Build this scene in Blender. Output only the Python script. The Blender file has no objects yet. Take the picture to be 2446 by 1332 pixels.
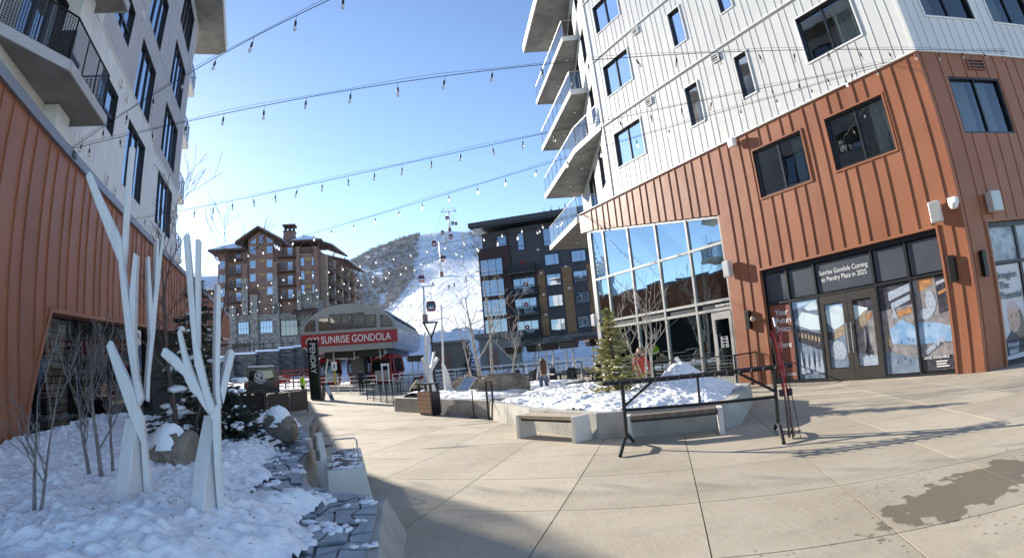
import bpy, bmesh, math, random
from mathutils import Vector, Matrix
random.seed(7)
R = math.radians
sc = bpy.context.scene
C = sc.collection

# ------------------------------------------------------------------ camera (wide action-camera lens, 106 degrees across)
cam = bpy.data.cameras.new('camera')
cam_o = bpy.data.objects.new('camera', cam)
C.objects.link(cam_o)
sc.camera = cam_o
cam.type = 'PANO'
cam.panorama_type = 'FISHEYE_LENS_POLYNOMIAL'
cam.sensor_fit = 'HORIZONTAL'
cam.sensor_width = 36.0
cam.sensor_height = 36.0 * 1332 / 2446
cam.fisheye_fov = R(170)
_k = 2446 / 36.0 / 1000
cam.fisheye_polynomial_k0 = 0.0
cam.fisheye_polynomial_k1 = -_k / 1.27163
cam.fisheye_polynomial_k2 = 0.0
cam.fisheye_polynomial_k3 = 0.01918 * _k ** 3
cam.fisheye_polynomial_k4 = 0.0
cam.clip_start = 0.05
cam.clip_end = 4000
PITCH, ROLL = R(8.3404), R(-4.98169)
cam_o.matrix_world = (Matrix.Translation((0, 0, 1.65)) @ Matrix.Rotation(R(90) + PITCH, 4, 'X') @ Matrix.Rotation(ROLL, 4, 'Z'))

# ------------------------------------------------------------------ sky, sun, exposure
SUN_AZ, SUN_EL = R(-42.5), R(19.2)          # direction TO the sun: azimuth from +Y towards +X, elevation
world = bpy.data.worlds.new('World')
sc.world = world
world.use_nodes = True
_n, _l = world.node_tree.nodes, world.node_tree.links
_n.clear()
_sky = _n.new('ShaderNodeTexSky'); _sky.sky_type = 'NISHITA'; _sky.sun_disc = False
_sky.sun_elevation = SUN_EL; _sky.sun_rotation = SUN_AZ
_sky.altitude = 2000; _sky.air_density = 0.8; _sky.dust_density = 0.3; _sky.ozone_density = 1.4
_bg = _n.new('ShaderNodeBackground'); _bg.inputs['Strength'].default_value = 0.125
_wo = _n.new('ShaderNodeOutputWorld')
_l.new(_sky.outputs[0], _bg.inputs[0]); _l.new(_bg.outputs[0], _wo.inputs[0])
sun = bpy.data.lights.new('sun', 'SUN'); sun.energy = 4.5; sun.angle = R(0.53); sun.color = (1.0, 0.93, 0.82)
sun_o = bpy.data.objects.new('sun', sun); C.objects.link(sun_o)
_d = Vector((math.sin(SUN_AZ) * math.cos(SUN_EL), math.cos(SUN_AZ) * math.cos(SUN_EL), math.sin(SUN_EL)))
sun_o.rotation_euler = _d.to_track_quat('Z', 'Y').to_euler()
sun_o.location = (-60, 60, 60)
sc.view_settings.view_transform = 'Standard'; sc.view_settings.look = 'None'
sc.view_settings.gamma = 1.0; sc.view_settings.use_curve_mapping = False
sc.view_settings.exposure = 1.31
PLATES = {"tree_near_left": [[[0.4394, -0.8983], [[-3.411, 3.651, 1.919], [-3.376, 3.669, 1.968], [-3.198, 3.756, 1.566], [-3.17, 3.769, 1.404], [-3.136, 3.786, 1.305], [-3.119, 3.794, 0.551], [-3.199, 3.755, 0.554], [-3.171, 3.769, 1.11], [-3.242, 3.734, 1.322]]], [[0.4394, -0.8983], [[-3.657, 3.531, 3.392], [-3.626, 3.546, 3.446], [-3.297, 3.707, 2.808], [-3.265, 3.722, 2.556], [-3.215, 3.747, 2.261], [-3.172, 3.768, 1.935], [-3.154, 3.777, 1.638], [-3.125, 3.791, 1.48], [-3.17, 3.769, 1.404], [-3.198, 3.756, 1.566], [-3.243, 3.733, 1.937], [-3.262, 3.724, 2.127], [-3.32, 3.696, 2.625]]], [[0.4394, -0.8983], [[-3.297, 3.707, 2.808], [-3.307, 3.702, 3.664], [-3.269, 3.721, 3.68], [-3.258, 3.726, 2.723], [-3.265, 3.722, 2.556]]], [[0.4394, -0.8983], [[-3.195, 3.757, 2.7], [-3.163, 3.773, 2.681], [-3.174, 3.767, 2.006], [-3.172, 3.768, 1.935], [-3.215, 3.747, 2.261], [-3.219, 3.745, 2.339]]], [[0.7993, -0.6009], [[-3.15, 3.863, 2.686], [-3.136, 3.882, 2.691], [-3.109, 3.917, 2.198], [-3.115, 3.91, 2.046], [-3.13, 3.89, 1.939]]], [[0.7993, -0.6009], [[-3.07, 3.969, 2.895], [-3.059, 3.985, 2.92], [-3.074, 3.964, 2.524], [-3.104, 3.925, 2.011], [-3.136, 3.882, 1.653], [-3.147, 3.866, 1.441], [-3.167, 3.841, 1.478], [-3.144, 3.871, 1.796], [-3.126, 3.895, 2.046], [-3.098, 3.932, 2.559]]], [[0.7993, -0.6009], [[-3.102, 3.927, 2.84], [-3.09, 3.942, 2.853], [-3.084, 3.95, 2.598], [-3.1, 3.929, 2.301], [-3.105, 3.923, 2.374]]], [[0.9944, 0.1057], [[-3.252, 3.745, 1.321], [-3.266, 3.882, 1.094], [-3.26, 3.827, 0.533], [-3.22, 3.447, 0.623]]]], "tree_near_right": [[[0.4061, -0.9138], [[-2.378, 3.361, 2.665], [-2.341, 3.378, 2.687], [-2.307, 3.392, 2.369], [-2.284, 3.403, 2.093], [-2.269, 3.409, 1.851], [-2.217, 3.432, 1.549], [-2.18, 3.449, 1.413], [-2.223, 3.43, 1.364], [-2.259, 3.414, 1.521], [-2.305, 3.393, 1.732], [-2.321, 3.386, 1.973], [-2.347, 3.375, 2.308]]], [[0.4061, -0.9138], [[-2.292, 3.399, 2.641], [-2.259, 3.414, 2.634], [-2.257, 3.415, 2.245], [-2.264, 3.412, 1.851], [-2.269, 3.409, 1.851], [-2.284, 3.403, 2.093], [-2.289, 3.4, 2.307]]], [[0.4061, -0.9138], [[-2.416, 3.344, 1.967], [-2.395, 3.353, 1.99], [-2.359, 3.369, 1.824], [-2.323, 3.385, 1.703], [-2.259, 3.414, 1.521], [-2.223, 3.43, 1.364], [-2.264, 3.412, 1.432], [-2.336, 3.38, 1.569], [-2.379, 3.36, 1.735]]], [[0.4061, -0.9138], [[-2.533, 3.292, 1.805], [-2.508, 3.303, 1.861], [-2.435, 3.336, 1.802], [-2.346, 3.375, 1.704], [-2.298, 3.396, 1.627], [-2.305, 3.393, 1.508], [-2.345, 3.376, 1.554], [-2.383, 3.359, 1.654], [-2.46, 3.324, 1.732]]], [[0.7189, -0.6951], [[-2.184, 3.51, 2.326], [-2.161, 3.534, 2.289], [-2.167, 3.527, 1.942], [-2.185, 3.508, 1.545], [-2.181, 3.513, 1.408], [-2.205, 3.488, 1.41], [-2.211, 3.482, 1.517], [-2.198, 3.495, 1.881]]], [[0.7189, -0.6951], [[-2.123, 3.573, 1.84], [-2.091, 3.605, 1.814], [-2.13, 3.566, 1.634], [-2.172, 3.522, 1.438], [-2.185, 3.508, 1.545], [-2.16, 3.534, 1.666]]], [[0.4842, -0.8749], [[-2.227, 3.435, 1.363], [-2.184, 3.459, 1.442], [-2.154, 3.475, 1.441], [-2.176, 3.463, 1.051], [-2.201, 3.449, 0.552], [-2.244, 3.425, 0.556], [-2.226, 3.436, 1.036], [-2.213, 3.443, 1.332]]], [[0.9998, -0.0181], [[-2.287, 3.558, 1.322], [-2.288, 3.531, 1.019], [-2.288, 3.493, 0.534], [-2.294, 3.192, 0.618], [-2.291, 3.363, 1.047], [-2.288, 3.53, 1.362]]]], "tree_mid_left": [[[-0.0016, -1.0], [[-3.257, 17.69, 1.832], [-3.181, 17.69, 1.883], [-3.056, 17.69, 1.481], [-3.05, 17.69, 1.2], [-3.157, 17.69, 1.277]]], [[-0.0016, -1.0], [[-3.108, 17.69, 2.68], [-3.035, 17.69, 2.703], [-3.034, 17.69, 1.76], [-2.953, 17.69, 1.333], [-3.027, 17.69, 1.128], [-3.101, 17.69, 1.274]]], [[-0.0016, -1.0], [[-2.968, 17.69, 2.641], [-2.895, 17.69, 2.664], [-2.995, 17.69, 1.898], [-2.985, 17.69, 1.476], [-3.061, 17.69, 1.411], [-3.037, 17.69, 1.901]]], [[0.3405, -0.9402], [[-2.857, 17.774, 2.015], [-2.788, 17.799, 2.038], [-2.879, 17.767, 1.537], [-3.004, 17.721, 1.125], [-3.079, 17.694, 1.202], [-2.94, 17.744, 1.612]]], [[0.3405, -0.9402], [[-2.747, 17.814, 1.851], [-2.685, 17.837, 1.776], [-2.884, 17.765, 1.467], [-2.993, 17.725, 1.265], [-3.013, 17.718, 1.365], [-2.916, 17.753, 1.582]]], [[0.6416, -0.7671], [[-3.094, 17.686, 1.343], [-2.995, 17.769, 1.334], [-2.879, 17.866, 0.671], [-3.103, 17.679, 0.698]]]], "tree_mid_right": [[[0.1385, -0.9904], [[-2.9, 20.73, 3.874], [-2.832, 20.74, 3.903], [-2.91, 20.729, 1.732], [-2.925, 20.726, 1.536], [-3.006, 20.715, 1.542], [-2.949, 20.723, 2.72]]], [[0.6152, -0.7884], [[-2.993, 20.658, 1.608], [-2.921, 20.714, 1.569], [-2.811, 20.799, 1.23], [-2.676, 20.905, 0.423], [-2.973, 20.673, 0.46]]]]}
# ------------------------------------------------------------------ helpers
from mathutils import noise as mnoise

def lin(c):
    return tuple(((v / 255) / 12.92 if v / 255 <= 0.04045 else ((v / 255 + 0.055) / 1.055) ** 2.4) for v in c)

class Fr:
    """a vertical facade frame: u along the wall, w outwards, z up"""
    def __init__(s, o, ang, side):
        a = R(ang); s.o = Vector((o[0], o[1], 0)); s.d = Vector((math.cos(a), math.sin(a), 0))
        s.n = Vector((-s.d.y, s.d.x, 0)) * (1 if side == 'L' else -1)
    def p(s, u, w, z):
        v = s.o + s.d * u + s.n * w
        return Vector((v.x, v.y, z))
WORLD = Fr((0, 0), 0, 'L')      # u = x, w = y

class MB:
    def __init__(s): s.v = []; s.f = []; s.m = []
    def add(s, vs, fs, m=0):
        b = len(s.v); s.v += [tuple(v) for v in vs]
        for f in fs: s.f.append([b + i for i in f]); s.m.append(m)
        return s
    def box(s, fr, u0, u1, w0, w1, z0, z1, m=0):
        P = [fr.p(u, w, z) for z in (z0, z1) for (u, w) in ((u0, w0), (u1, w0), (u1, w1), (u0, w1))]
        return s.add(P, [(0, 3, 2, 1), (4, 5, 6, 7), (0, 1, 5, 4), (1, 2, 6, 5), (2, 3, 7, 6), (3, 0, 4, 7)], m)
    def b(s, x0, x1, y0, y1, z0, z1, m=0): return s.box(WORLD, x0, x1, y0, y1, z0, z1, m)
    def quad(s, a, b, c, d, m=0): return s.add([a, b, c, d], [(0, 1, 2, 3)], m)
    def fpoly(s, fr, pts, w0, w1, m=0):
        """polygon in the facade plane (u,z), thick from w0 to w1"""
        n = len(pts)
        V = [fr.p(u, w0, z) for u, z in pts] + [fr.p(u, w1, z) for u, z in pts]
        return s.add(V, [tuple(range(n))[::-1], tuple(range(n, 2 * n))] + [(i, (i + 1) % n, n + (i + 1) % n, n + i) for i in range(n)], m)
    def slab(s, pts, z0, z1, m=0):
        """horizontal polygon, thick from z0 to z1"""
        n = len(pts)
        V = [(p[0], p[1], z0) for p in pts] + [(p[0], p[1], z1) for p in pts]
        return s.add(V, [tuple(range(n))[::-1], tuple(range(n, 2 * n))] + [(i, (i + 1) % n, n + (i + 1) % n, n + i) for i in range(n)], m)
    def prism(s, pts, n, t, m=0):
        """any planar polygon in 3D thickened by t along n"""
        k = len(pts); n = Vector(n) * (t / 2)
        V = [Vector(p) + n for p in pts] + [Vector(p) - n for p in pts]
        return s.add(V, [tuple(range(k)), tuple(range(k, 2 * k))[::-1]] + [(i, k + i, k + (i + 1) % k, (i + 1) % k) for i in range(k)], m)
    def tube(s, path, r, n=6, m=0, cap=True):
        path = [Vector(p) for p in path]; k = len(path)
        rs = list(r) if isinstance(r, (list, tuple)) else [r] * k
        b = len(s.v); ref = None
        for i, p in enumerate(path):
            t = (path[min(i + 1, k - 1)] - path[max(i - 1, 0)])
            t = t.normalized() if t.length > 1e-9 else Vector((0, 0, 1))
            if ref is None: ref = t.orthogonal().normalized()
            ref = (ref - t * ref.dot(t)); ref = ref.normalized() if ref.length > 1e-6 else t.orthogonal().normalized()
            q = t.cross(ref)
            for j in range(n):
                a = 2 * math.pi * j / n
                s.v.append(tuple(p + (ref * math.cos(a) + q * math.sin(a)) * rs[i]))
        for i in range(k - 1):
            for j in range(n):
                s.f.append([b + i * n + j, b + i * n + (j + 1) % n, b + (i + 1) * n + (j + 1) % n, b + (i + 1) * n + j]); s.m.append(m)
        if cap:
            s.f.append([b + j for j in range(n)][::-1]); s.m.append(m)
            s.f.append([b + (k - 1) * n + j for j in range(n)]); s.m.append(m)
        return s
    def lathe(s, c, prof, n=12, m=0):
        c = Vector(c); b = len(s.v); k = len(prof)
        for (r, z) in prof:
            for j in range(n):
                a = 2 * math.pi * j / n; s.v.append((c.x + r * math.cos(a), c.y + r * math.sin(a), c.z + z))
        for i in range(k - 1):
            for j in range(n):
                s.f.append([b + i * n + j, b + i * n + (j + 1) % n, b + (i + 1) * n + (j + 1) % n, b + (i + 1) * n + j]); s.m.append(m)
        s.f.append([b + j for j in range(n)][::-1]); s.m.append(m)
        s.f.append([b + (k - 1) * n + j for j in range(n)]); s.m.append(m)
        return s
    def ell(s, c, rx, ry, rz, n=8, k=6, m=0):
        prof = [(math.sin(math.pi * i / k), -math.cos(math.pi * i / k)) for i in range(k + 1)]
        b = len(s.v); s.lathe((0, 0, 0), [(max(r, 0.02), z) for r, z in prof], n, m)
        for i in range(b, len(s.v)):
            v = s.v[i]; s.v[i] = (c[0] + v[0] * rx, c[1] + v[1] * ry, c[2] + v[2] * rz)
        return s
    def mesh(s, name, mats, smooth=False):
        me = bpy.data.meshes.new(name); me.from_pydata(s.v, [], s.f)
        for mm in (mats if isinstance(mats, (list, tuple)) else [mats]): me.materials.append(mm)
        if isinstance(mats, (list, tuple)) and len(mats) > 1: me.polygons.foreach_set('material_index', s.m)
        if smooth: me.polygons.foreach_set('use_smooth', [True] * len(me.polygons))
        me.update(); return me
    def build(s, name, mats, parent=None, smooth=False, bevel=0):
        o = bpy.data.objects.new(name, s.mesh(name, mats, smooth)); C.objects.link(o)
        if parent is not None: par(o, parent)
        if bevel:
            md = o.modifiers.new('bevel', 'BEVEL'); md.width = bevel; md.segments = 2; md.limit_method = 'ANGLE'
        return o

def par(o, p):
    o.parent = p
    m = INV.get(p.name)
    if m is None: m = p.matrix_basis.inverted() if p.parent is None else None
    if p.parent is None: o.matrix_parent_inverse = p.matrix_basis.inverted()
INV = {}
def empty(name, loc=(0, 0, 0)):
    o = bpy.data.objects.new(name, None); o.location = loc; o.empty_display_size = 0.2; C.objects.link(o); return o
def tag(o, label=None, cat=None, group=None, kind=None):
    if label: o['label'] = label
    if cat: o['category'] = cat
    if group: o['group'] = group
    if kind: o['kind'] = kind
    return o
def thing(name, label, cat, loc=(0, 0, 0), group=None): return tag(empty(name, loc), label, cat, group)
def copy_tree(o, parent=None):
    c = o.copy(); C.objects.link(c)
    if parent is not None: c.parent = parent
    for ch in list(o.children): copy_tree(ch, c)
    return c

# ------------------------------------------------------------------ materials
M = {}
def mat(name, col, rough=0.6, col2=None, scale=3.0, bump=0.0, bscale=None, metal=0.0, spec=0.5, detail=4, rnd=0.0, stretch=None, mixlo=0.35, mixhi=0.65, coord='pos'):
    m = bpy.data.materials.new(name); m.use_nodes = True; nt = m.node_tree; N = nt.nodes; Lk = nt.links
    bs = N['Principled BSDF']; bs.inputs['Roughness'].default_value = rough; bs.inputs['Metallic'].default_value = metal
    bs.inputs['Specular IOR Level'].default_value = spec
    bs.inputs['Base Color'].default_value = (*col, 1)
    if coord == 'pos': src = N.new('ShaderNodeNewGeometry').outputs['Position']
    else: src = N.new('ShaderNodeTexCoord').outputs['Object']
    if stretch:
        mp = N.new('ShaderNodeMapping'); mp.inputs['Scale'].default_value = stretch; Lk.new(src, mp.inputs[0]); src = mp.outputs[0]
    out = None
    if col2 is not None:
        nz = N.new('ShaderNodeTexNoise'); nz.inputs['Scale'].default_value = scale; nz.inputs['Detail'].default_value = detail; Lk.new(src, nz.inputs['Vector'])
        mr = N.new('ShaderNodeMapRange'); mr.inputs[1].default_value = mixlo; mr.inputs[2].default_value = mixhi; Lk.new(nz.outputs[0], mr.inputs[0])
        mx = N.new('ShaderNodeMix'); mx.data_type = 'RGBA'; mx.inputs[6].default_value = (*col, 1); mx.inputs[7].default_value = (*col2, 1)
        Lk.new(mr.outputs[0], mx.inputs[0]); out = mx.outputs[2]
    if rnd:
        oi = N.new('ShaderNodeObjectInfo'); mr2 = N.new('ShaderNodeMapRange'); mr2.inputs[3].default_value = 1 - rnd; mr2.inputs[4].default_value = 1 + rnd
        Lk.new(oi.outputs['Random'], mr2.inputs[0])
        hs = N.new('ShaderNodeHueSaturation'); Lk.new(mr2.outputs[0], hs.inputs['Value'])
        if out is None: hs.inputs['Color'].default_value = (*col, 1)
        else: Lk.new(out, hs.inputs['Color'])
        out = hs.outputs[0]
    if out is not None: Lk.new(out, bs.inputs['Base Color'])
    if bump:
        nb = N.new('ShaderNodeTexNoise'); nb.inputs['Scale'].default_value = bscale or scale * 4; nb.inputs['Detail'].default_value = 6; Lk.new(src, nb.inputs['Vector'])
        bp = N.new('ShaderNodeBump'); bp.inputs['Strength'].default_value = min(1, bump); bp.inputs['Distance'].default_value = 0.02 if bump <= 1 else 0.02 * bump
        Lk.new(nb.outputs[0], bp.inputs['Height']); Lk.new(bp.outputs[0], bs.inputs['Normal'])
    M[name] = m; return m

def glassmat(name, tint, body, refl):
    """window glass: clear body seen through, mirror-like surface"""
    m = bpy.data.materials.new(name); m.use_nodes = True; nt = m.node_tree; N = nt.nodes; Lk = nt.links; N.clear()
    out = N.new('ShaderNodeOutputMaterial'); gl = N.new('ShaderNodeBsdfGlossy'); gl.inputs['Roughness'].default_value = 0.015; gl.inputs[0].default_value = (*tint, 1)
    fr = N.new('ShaderNodeFresnel'); fr.inputs[0].default_value = 1.5
    ad = N.new('ShaderNodeMath'); ad.operation = 'ADD'; ad.inputs[1].default_value = refl; ad.use_clamp = True
    Lk.new(fr.outputs[0], ad.inputs[0])
    tr = N.new('ShaderNodeBsdfTransparent') if body is None or len(body) == 4 else N.new('ShaderNodeBsdfDiffuse')
    tr.inputs[0].default_value = (*(body or (0.75, 0.8, 0.8))[:3], 1)
    mx = N.new('ShaderNodeMixShader'); Lk.new(ad.outputs[0], mx.inputs[0]); Lk.new(tr.outputs[0], mx.inputs[1]); Lk.new(gl.outputs[0], mx.inputs[2])
    nz = N.new('ShaderNodeTexNoise'); nz.inputs['Scale'].default_value = 0.9; nz.inputs['Detail'].default_value = 1
    g = N.new('ShaderNodeNewGeometry'); Lk.new(g.outputs['Position'], nz.inputs['Vector'])
    bp = N.new('ShaderNodeBump'); bp.inputs['Strength'].default_value = 0.12; bp.inputs['Distance'].default_value = 0.05; Lk.new(nz.outputs[0], bp.inputs['Height']); Lk.new(bp.outputs[0], gl.inputs['Normal'])
    Lk.new(mx.outputs[0], out.inputs[0]); M[name] = m; return m

mat('brown_panel', (0.29, 0.113, 0.060), 0.45, (0.325, 0.133, 0.073), 0.9, bump=0.55, bscale=1.6, rnd=0.07, spec=0.32, detail=7)
mat('white_panel', (0.58, 0.58, 0.565), 0.5, (0.62, 0.62, 0.605), 0.7, bump=0.22, bscale=1.1, rnd=0.025)
mat('grey_panel', (0.60, 0.595, 0.60), 0.5, (0.64, 0.635, 0.64), 0.7, bump=0.2, bscale=1.1, rnd=0.025)
mat('white_siding', (0.62, 0.62, 0.61), 0.55, (0.67, 0.67, 0.66), 1.2, rnd=0.03)
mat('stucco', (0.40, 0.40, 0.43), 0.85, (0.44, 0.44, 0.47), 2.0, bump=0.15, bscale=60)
mat('flashing', (0.20, 0.21, 0.25), 0.4)
mat('white_trim', (0.78, 0.78, 0.77), 0.5)
mat('dark_frame', (0.012, 0.014, 0.02), 0.4)
mat('grey_frame', (0.36, 0.355, 0.34), 0.4, metal=0.3)
mat('bronze_frame', (0.05, 0.045, 0.042), 0.4, metal=0.2)
mat('soffit_concrete', (0.29, 0.285, 0.265), 0.85, (0.20, 0.195, 0.18), 1.4, bump=0.2, bscale=9, detail=8)
mat('balcony_edge', (0.72, 0.71, 0.68), 0.7)
mat('planter_concrete', (0.42, 0.40, 0.36), 0.85, (0.27, 0.26, 0.235), 2.2, bump=0.5, bscale=14, detail=9, mixlo=0.42, mixhi=0.72)
mat('snow', (0.93, 0.935, 0.95), 0.55, (0.82, 0.81, 0.79), 3.0, bump=0.7, bscale=22, spec=0.3, detail=8, mixlo=0.52, mixhi=0.78)
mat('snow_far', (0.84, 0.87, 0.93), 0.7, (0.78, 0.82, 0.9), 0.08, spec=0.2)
mat('flagstone', (0.10, 0.115, 0.13), 0.30, (0.26, 0.29, 0.31), 4.5, bump=1.0, bscale=14, detail=9, rnd=0.15)
mat('black_metal', (0.012, 0.012, 0.014), 0.4, metal=0.2)
mat('black_paint', (0.015, 0.016, 0.018), 0.3)
mat('dark_interior', (0.03, 0.028, 0.026), 0.9)
mat('interior_floor', (0.10, 0.085, 0.07), 0.7)
mat('curtain', (0.34, 0.38, 0.36), 0.9, (0.24, 0.28, 0.27), 6.0, stretch=(6, 6, 0.3))
mat('sculpture_white', (0.68, 0.675, 0.665), 0.4, (0.57, 0.555, 0.535), 5, stretch=(4, 4, 0.5), detail=8, mixlo=0.5, mixhi=0.8, bump=0.12, bscale=3)
mat('bark_grey', (0.22, 0.20, 0.185), 0.85, (0.13, 0.115, 0.105), 18)
mat('bark_pale', (0.48, 0.44, 0.39), 0.8, (0.26, 0.23, 0.20), 9)
mat('bark_brown', (0.085, 0.06, 0.05), 0.9, (0.13, 0.10, 0.085), 12)
mat('needle_dark', (0.02, 0.03, 0.024), 0.7, (0.05, 0.06, 0.042), 9)
mat('needle_green', (0.26, 0.26, 0.08), 0.6, (0.50, 0.45, 0.17), 6)
mat('rock', (0.30, 0.25, 0.19), 0.9, (0.15, 0.125, 0.10), 2.4, bump=1.0, bscale=7, detail=8)
mat('bench_white', (0.66, 0.63, 0.58), 0.6, (0.60, 0.57, 0.52), 3)
mat('wood_pale', (0.52, 0.44, 0.33), 0.7, (0.36, 0.28, 0.19), 6, stretch=(1, 1, 8))
mat('wood_weathered', (0.22, 0.175, 0.14), 0.8, (0.13, 0.10, 0.08), 9)
mat('wood_bin', (0.30, 0.17, 0.10), 0.6, (0.24, 0.13, 0.075), 7, rnd=0.08)
mat('ski_red', (0.42, 0.02, 0.035), 0.3)
mat('grey_metal', (0.38, 0.38, 0.38), 0.4, metal=0.4)
mat('light_metal', (0.62, 0.62, 0.62), 0.4, metal=0.2)
mat('white_paint', (0.78, 0.78, 0.78), 0.45)
mat('sign_red', (0.32, 0.022, 0.028), 0.4)
mat('station_grey', (0.30, 0.30, 0.285), 0.45)
mat('station_side', (0.52, 0.51, 0.54), 0.25, (0.36, 0.33, 0.38), 0.5, metal=0.3)
mat('cabin_red', (0.25, 0.012, 0.02), 0.25)
mat('cabin_dark', (0.05, 0.03, 0.035), 0.3)
mat('lodge_brown', (0.185, 0.105, 0.085), 0.8, (0.215, 0.128, 0.105), 0.6)
mat('lodge_timber', (0.085, 0.047, 0.034), 0.8)
mat('lodge_trim', (0.30, 0.22, 0.16), 0.8)
mat('lodge_yellow', (0.36, 0.24, 0.10), 0.8)
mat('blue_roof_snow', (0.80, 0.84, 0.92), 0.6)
mat('dark_bldg', (0.058, 0.058, 0.064), 0.8, (0.066, 0.066, 0.072), 0.8, spec=0.2)
mat('dark_bldg_brick', (0.06, 0.036, 0.036), 0.85, (0.045, 0.027, 0.027), 2, spec=0.2)
mat('wood_cladding', (0.22, 0.125, 0.06), 0.75, (0.17, 0.095, 0.045), 0.5, stretch=(0.5, 0.5, 6))
mat('shed_grey', (0.15, 0.145, 0.135), 0.8)
mat('shrub_brush', (0.20, 0.165, 0.145), 0.95, (0.44, 0.41, 0.385), 0.25, detail=9)
mat('needle_far', (0.02, 0.028, 0.025), 0.9)
mat('skin', (0.55, 0.33, 0.24), 0.5)
mat('hair_brown', (0.10, 0.045, 0.022), 0.6, (0.17, 0.08, 0.04), 30)
mat('hair_dark', (0.02, 0.015, 0.012), 0.6)
mat('hair_light', (0.34, 0.22, 0.12), 0.6)
mat('cloth_white', (0.74, 0.74, 0.76), 0.8)
mat('cloth_denim', (0.10, 0.14, 0.21), 0.85, (0.14, 0.19, 0.27), 20)
mat('cloth_black', (0.014, 0.014, 0.018), 0.8)
mat('cloth_navy', (0.015, 0.02, 0.035), 0.8)
mat('cloth_orange', (0.62, 0.10, 0.055), 0.75, (0.50, 0.075, 0.045), 14)
mat('cloth_hivis', (0.42, 0.72, 0.02), 0.7)
mat('cloth_beige', (0.42, 0.36, 0.26), 0.85)
mat('cloth_stripe', (0.45, 0.38, 0.32), 0.85, (0.16, 0.10, 0.08), 9, stretch=(0.2, 0.2, 4))
mat('cloth_maroon', (0.10, 0.02, 0.02), 0.85)
mat('van_black', (0.008, 0.010, 0.010), 0.18)
mat('tyre', (0.02, 0.02, 0.02), 0.9)
mat('tail_red', (0.3, 0.01, 0.01), 0.3)
mat('socket_black', (0.01, 0.01, 0.012), 0.5)
mat('cable_black', (0.012, 0.012, 0.016), 0.6)
mat('print_white', (0.75, 0.75, 0.74), 0.5)
mat('print_navy', (0.055, 0.065, 0.085), 0.35, (0.07, 0.08, 0.10), 1.5)
mat('print_rust', (0.23, 0.075, 0.05), 0.45)
mat('print_sky', (0.30, 0.46, 0.66), 0.3, (0.40, 0.56, 0.74), 2.5)
mat('print_ice', (0.20, 0.36, 0.58), 0.3, (0.38, 0.52, 0.70), 3.5)
mat('print_snowroof', (0.56, 0.68, 0.74), 0.3, (0.66, 0.76, 0.80), 3)
mat('print_bluegrey', (0.13, 0.18, 0.26), 0.35, (0.22, 0.28, 0.36), 5)
mat('print_ground', (0.20, 0.19, 0.20), 0.35, (0.34, 0.32, 0.33), 6)
mat('print_dark', (0.03, 0.03, 0.045), 0.35, (0.08, 0.08, 0.10), 9)
mat('print_warm', (0.55, 0.27, 0.10), 0.35, (0.30, 0.16, 0.09), 9)
mat('print_tan', (0.42, 0.33, 0.22), 0.35, (0.24, 0.20, 0.16), 12)
mat('print_frost', (0.46, 0.52, 0.60), 0.35, (0.28, 0.33, 0.42), 18)
mat('print_skin', (0.56, 0.38, 0.30), 0.4)
mat('print_pink', (0.55, 0.42, 0.43), 0.4)
mat('print_hair', (0.14, 0.10, 0.08), 0.4, (0.28, 0.21, 0.16), 14)
mat('print_paper', (0.60, 0.59, 0.60), 0.45)
mat('print_lip', (0.38, 0.12, 0.11), 0.4)
mat('print_bluesnow', (0.16, 0.20, 0.26), 0.35, (0.45, 0.50, 0.55), 3.0)
mat('sign_green', (0.05, 0.10, 0.07), 0.5)
mat('sign_yellow', (0.55, 0.38, 0.05), 0.5)
mat('wreath_red', (0.35, 0.01, 0.02), 0.7)
mat('dead_leaf', (0.18, 0.05, 0.03), 0.8)
glassmat('glass_clear', (0.95, 0.97, 1.0), (0.55, 0.60, 0.60, 1), 0.06)
glassmat('glass_store', (0.33, 0.40, 0.43), (0.36, 0.39, 0.40, 1), 0.05)
glassmat('glass_left', (0.9, 0.93, 1.0), (0.62, 0.64, 0.64, 1), -0.01)
glassmat('glass_blue', (0.75, 0.86, 1.0), (0.03, 0.045, 0.06), 0.30)
glassmat('glass_tower', (0.78, 0.88, 1.0), (0.02, 0.028, 0.04), 0.34)
glassmat('glass_bronze', (0.85, 0.80, 0.72), (0.09, 0.085, 0.075), 0.16)
glassmat('glass_dark', (0.9, 0.95, 1.0), (0.012, 0.013, 0.016), 0.03)
glassmat('glass_rail', (0.9, 0.93, 0.95), (0.62, 0.64, 0.64, 1), 0.10)

def emis(name, col, s):
    m = bpy.data.materials.new(name); m.use_nodes = True; b = m.node_tree.nodes['Principled BSDF']
    b.inputs['Base Color'].default_value = (0.8, 0.8, 0.75, 1); b.inputs['Emission Color'].default_value = (*col, 1); b.inputs['Emission Strength'].default_value = s
    b.inputs['Roughness'].default_value = 0.15; M[name] = m; return m
emis('bulb_lit', (1.0, 0.95, 0.88), 0.7)
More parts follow.
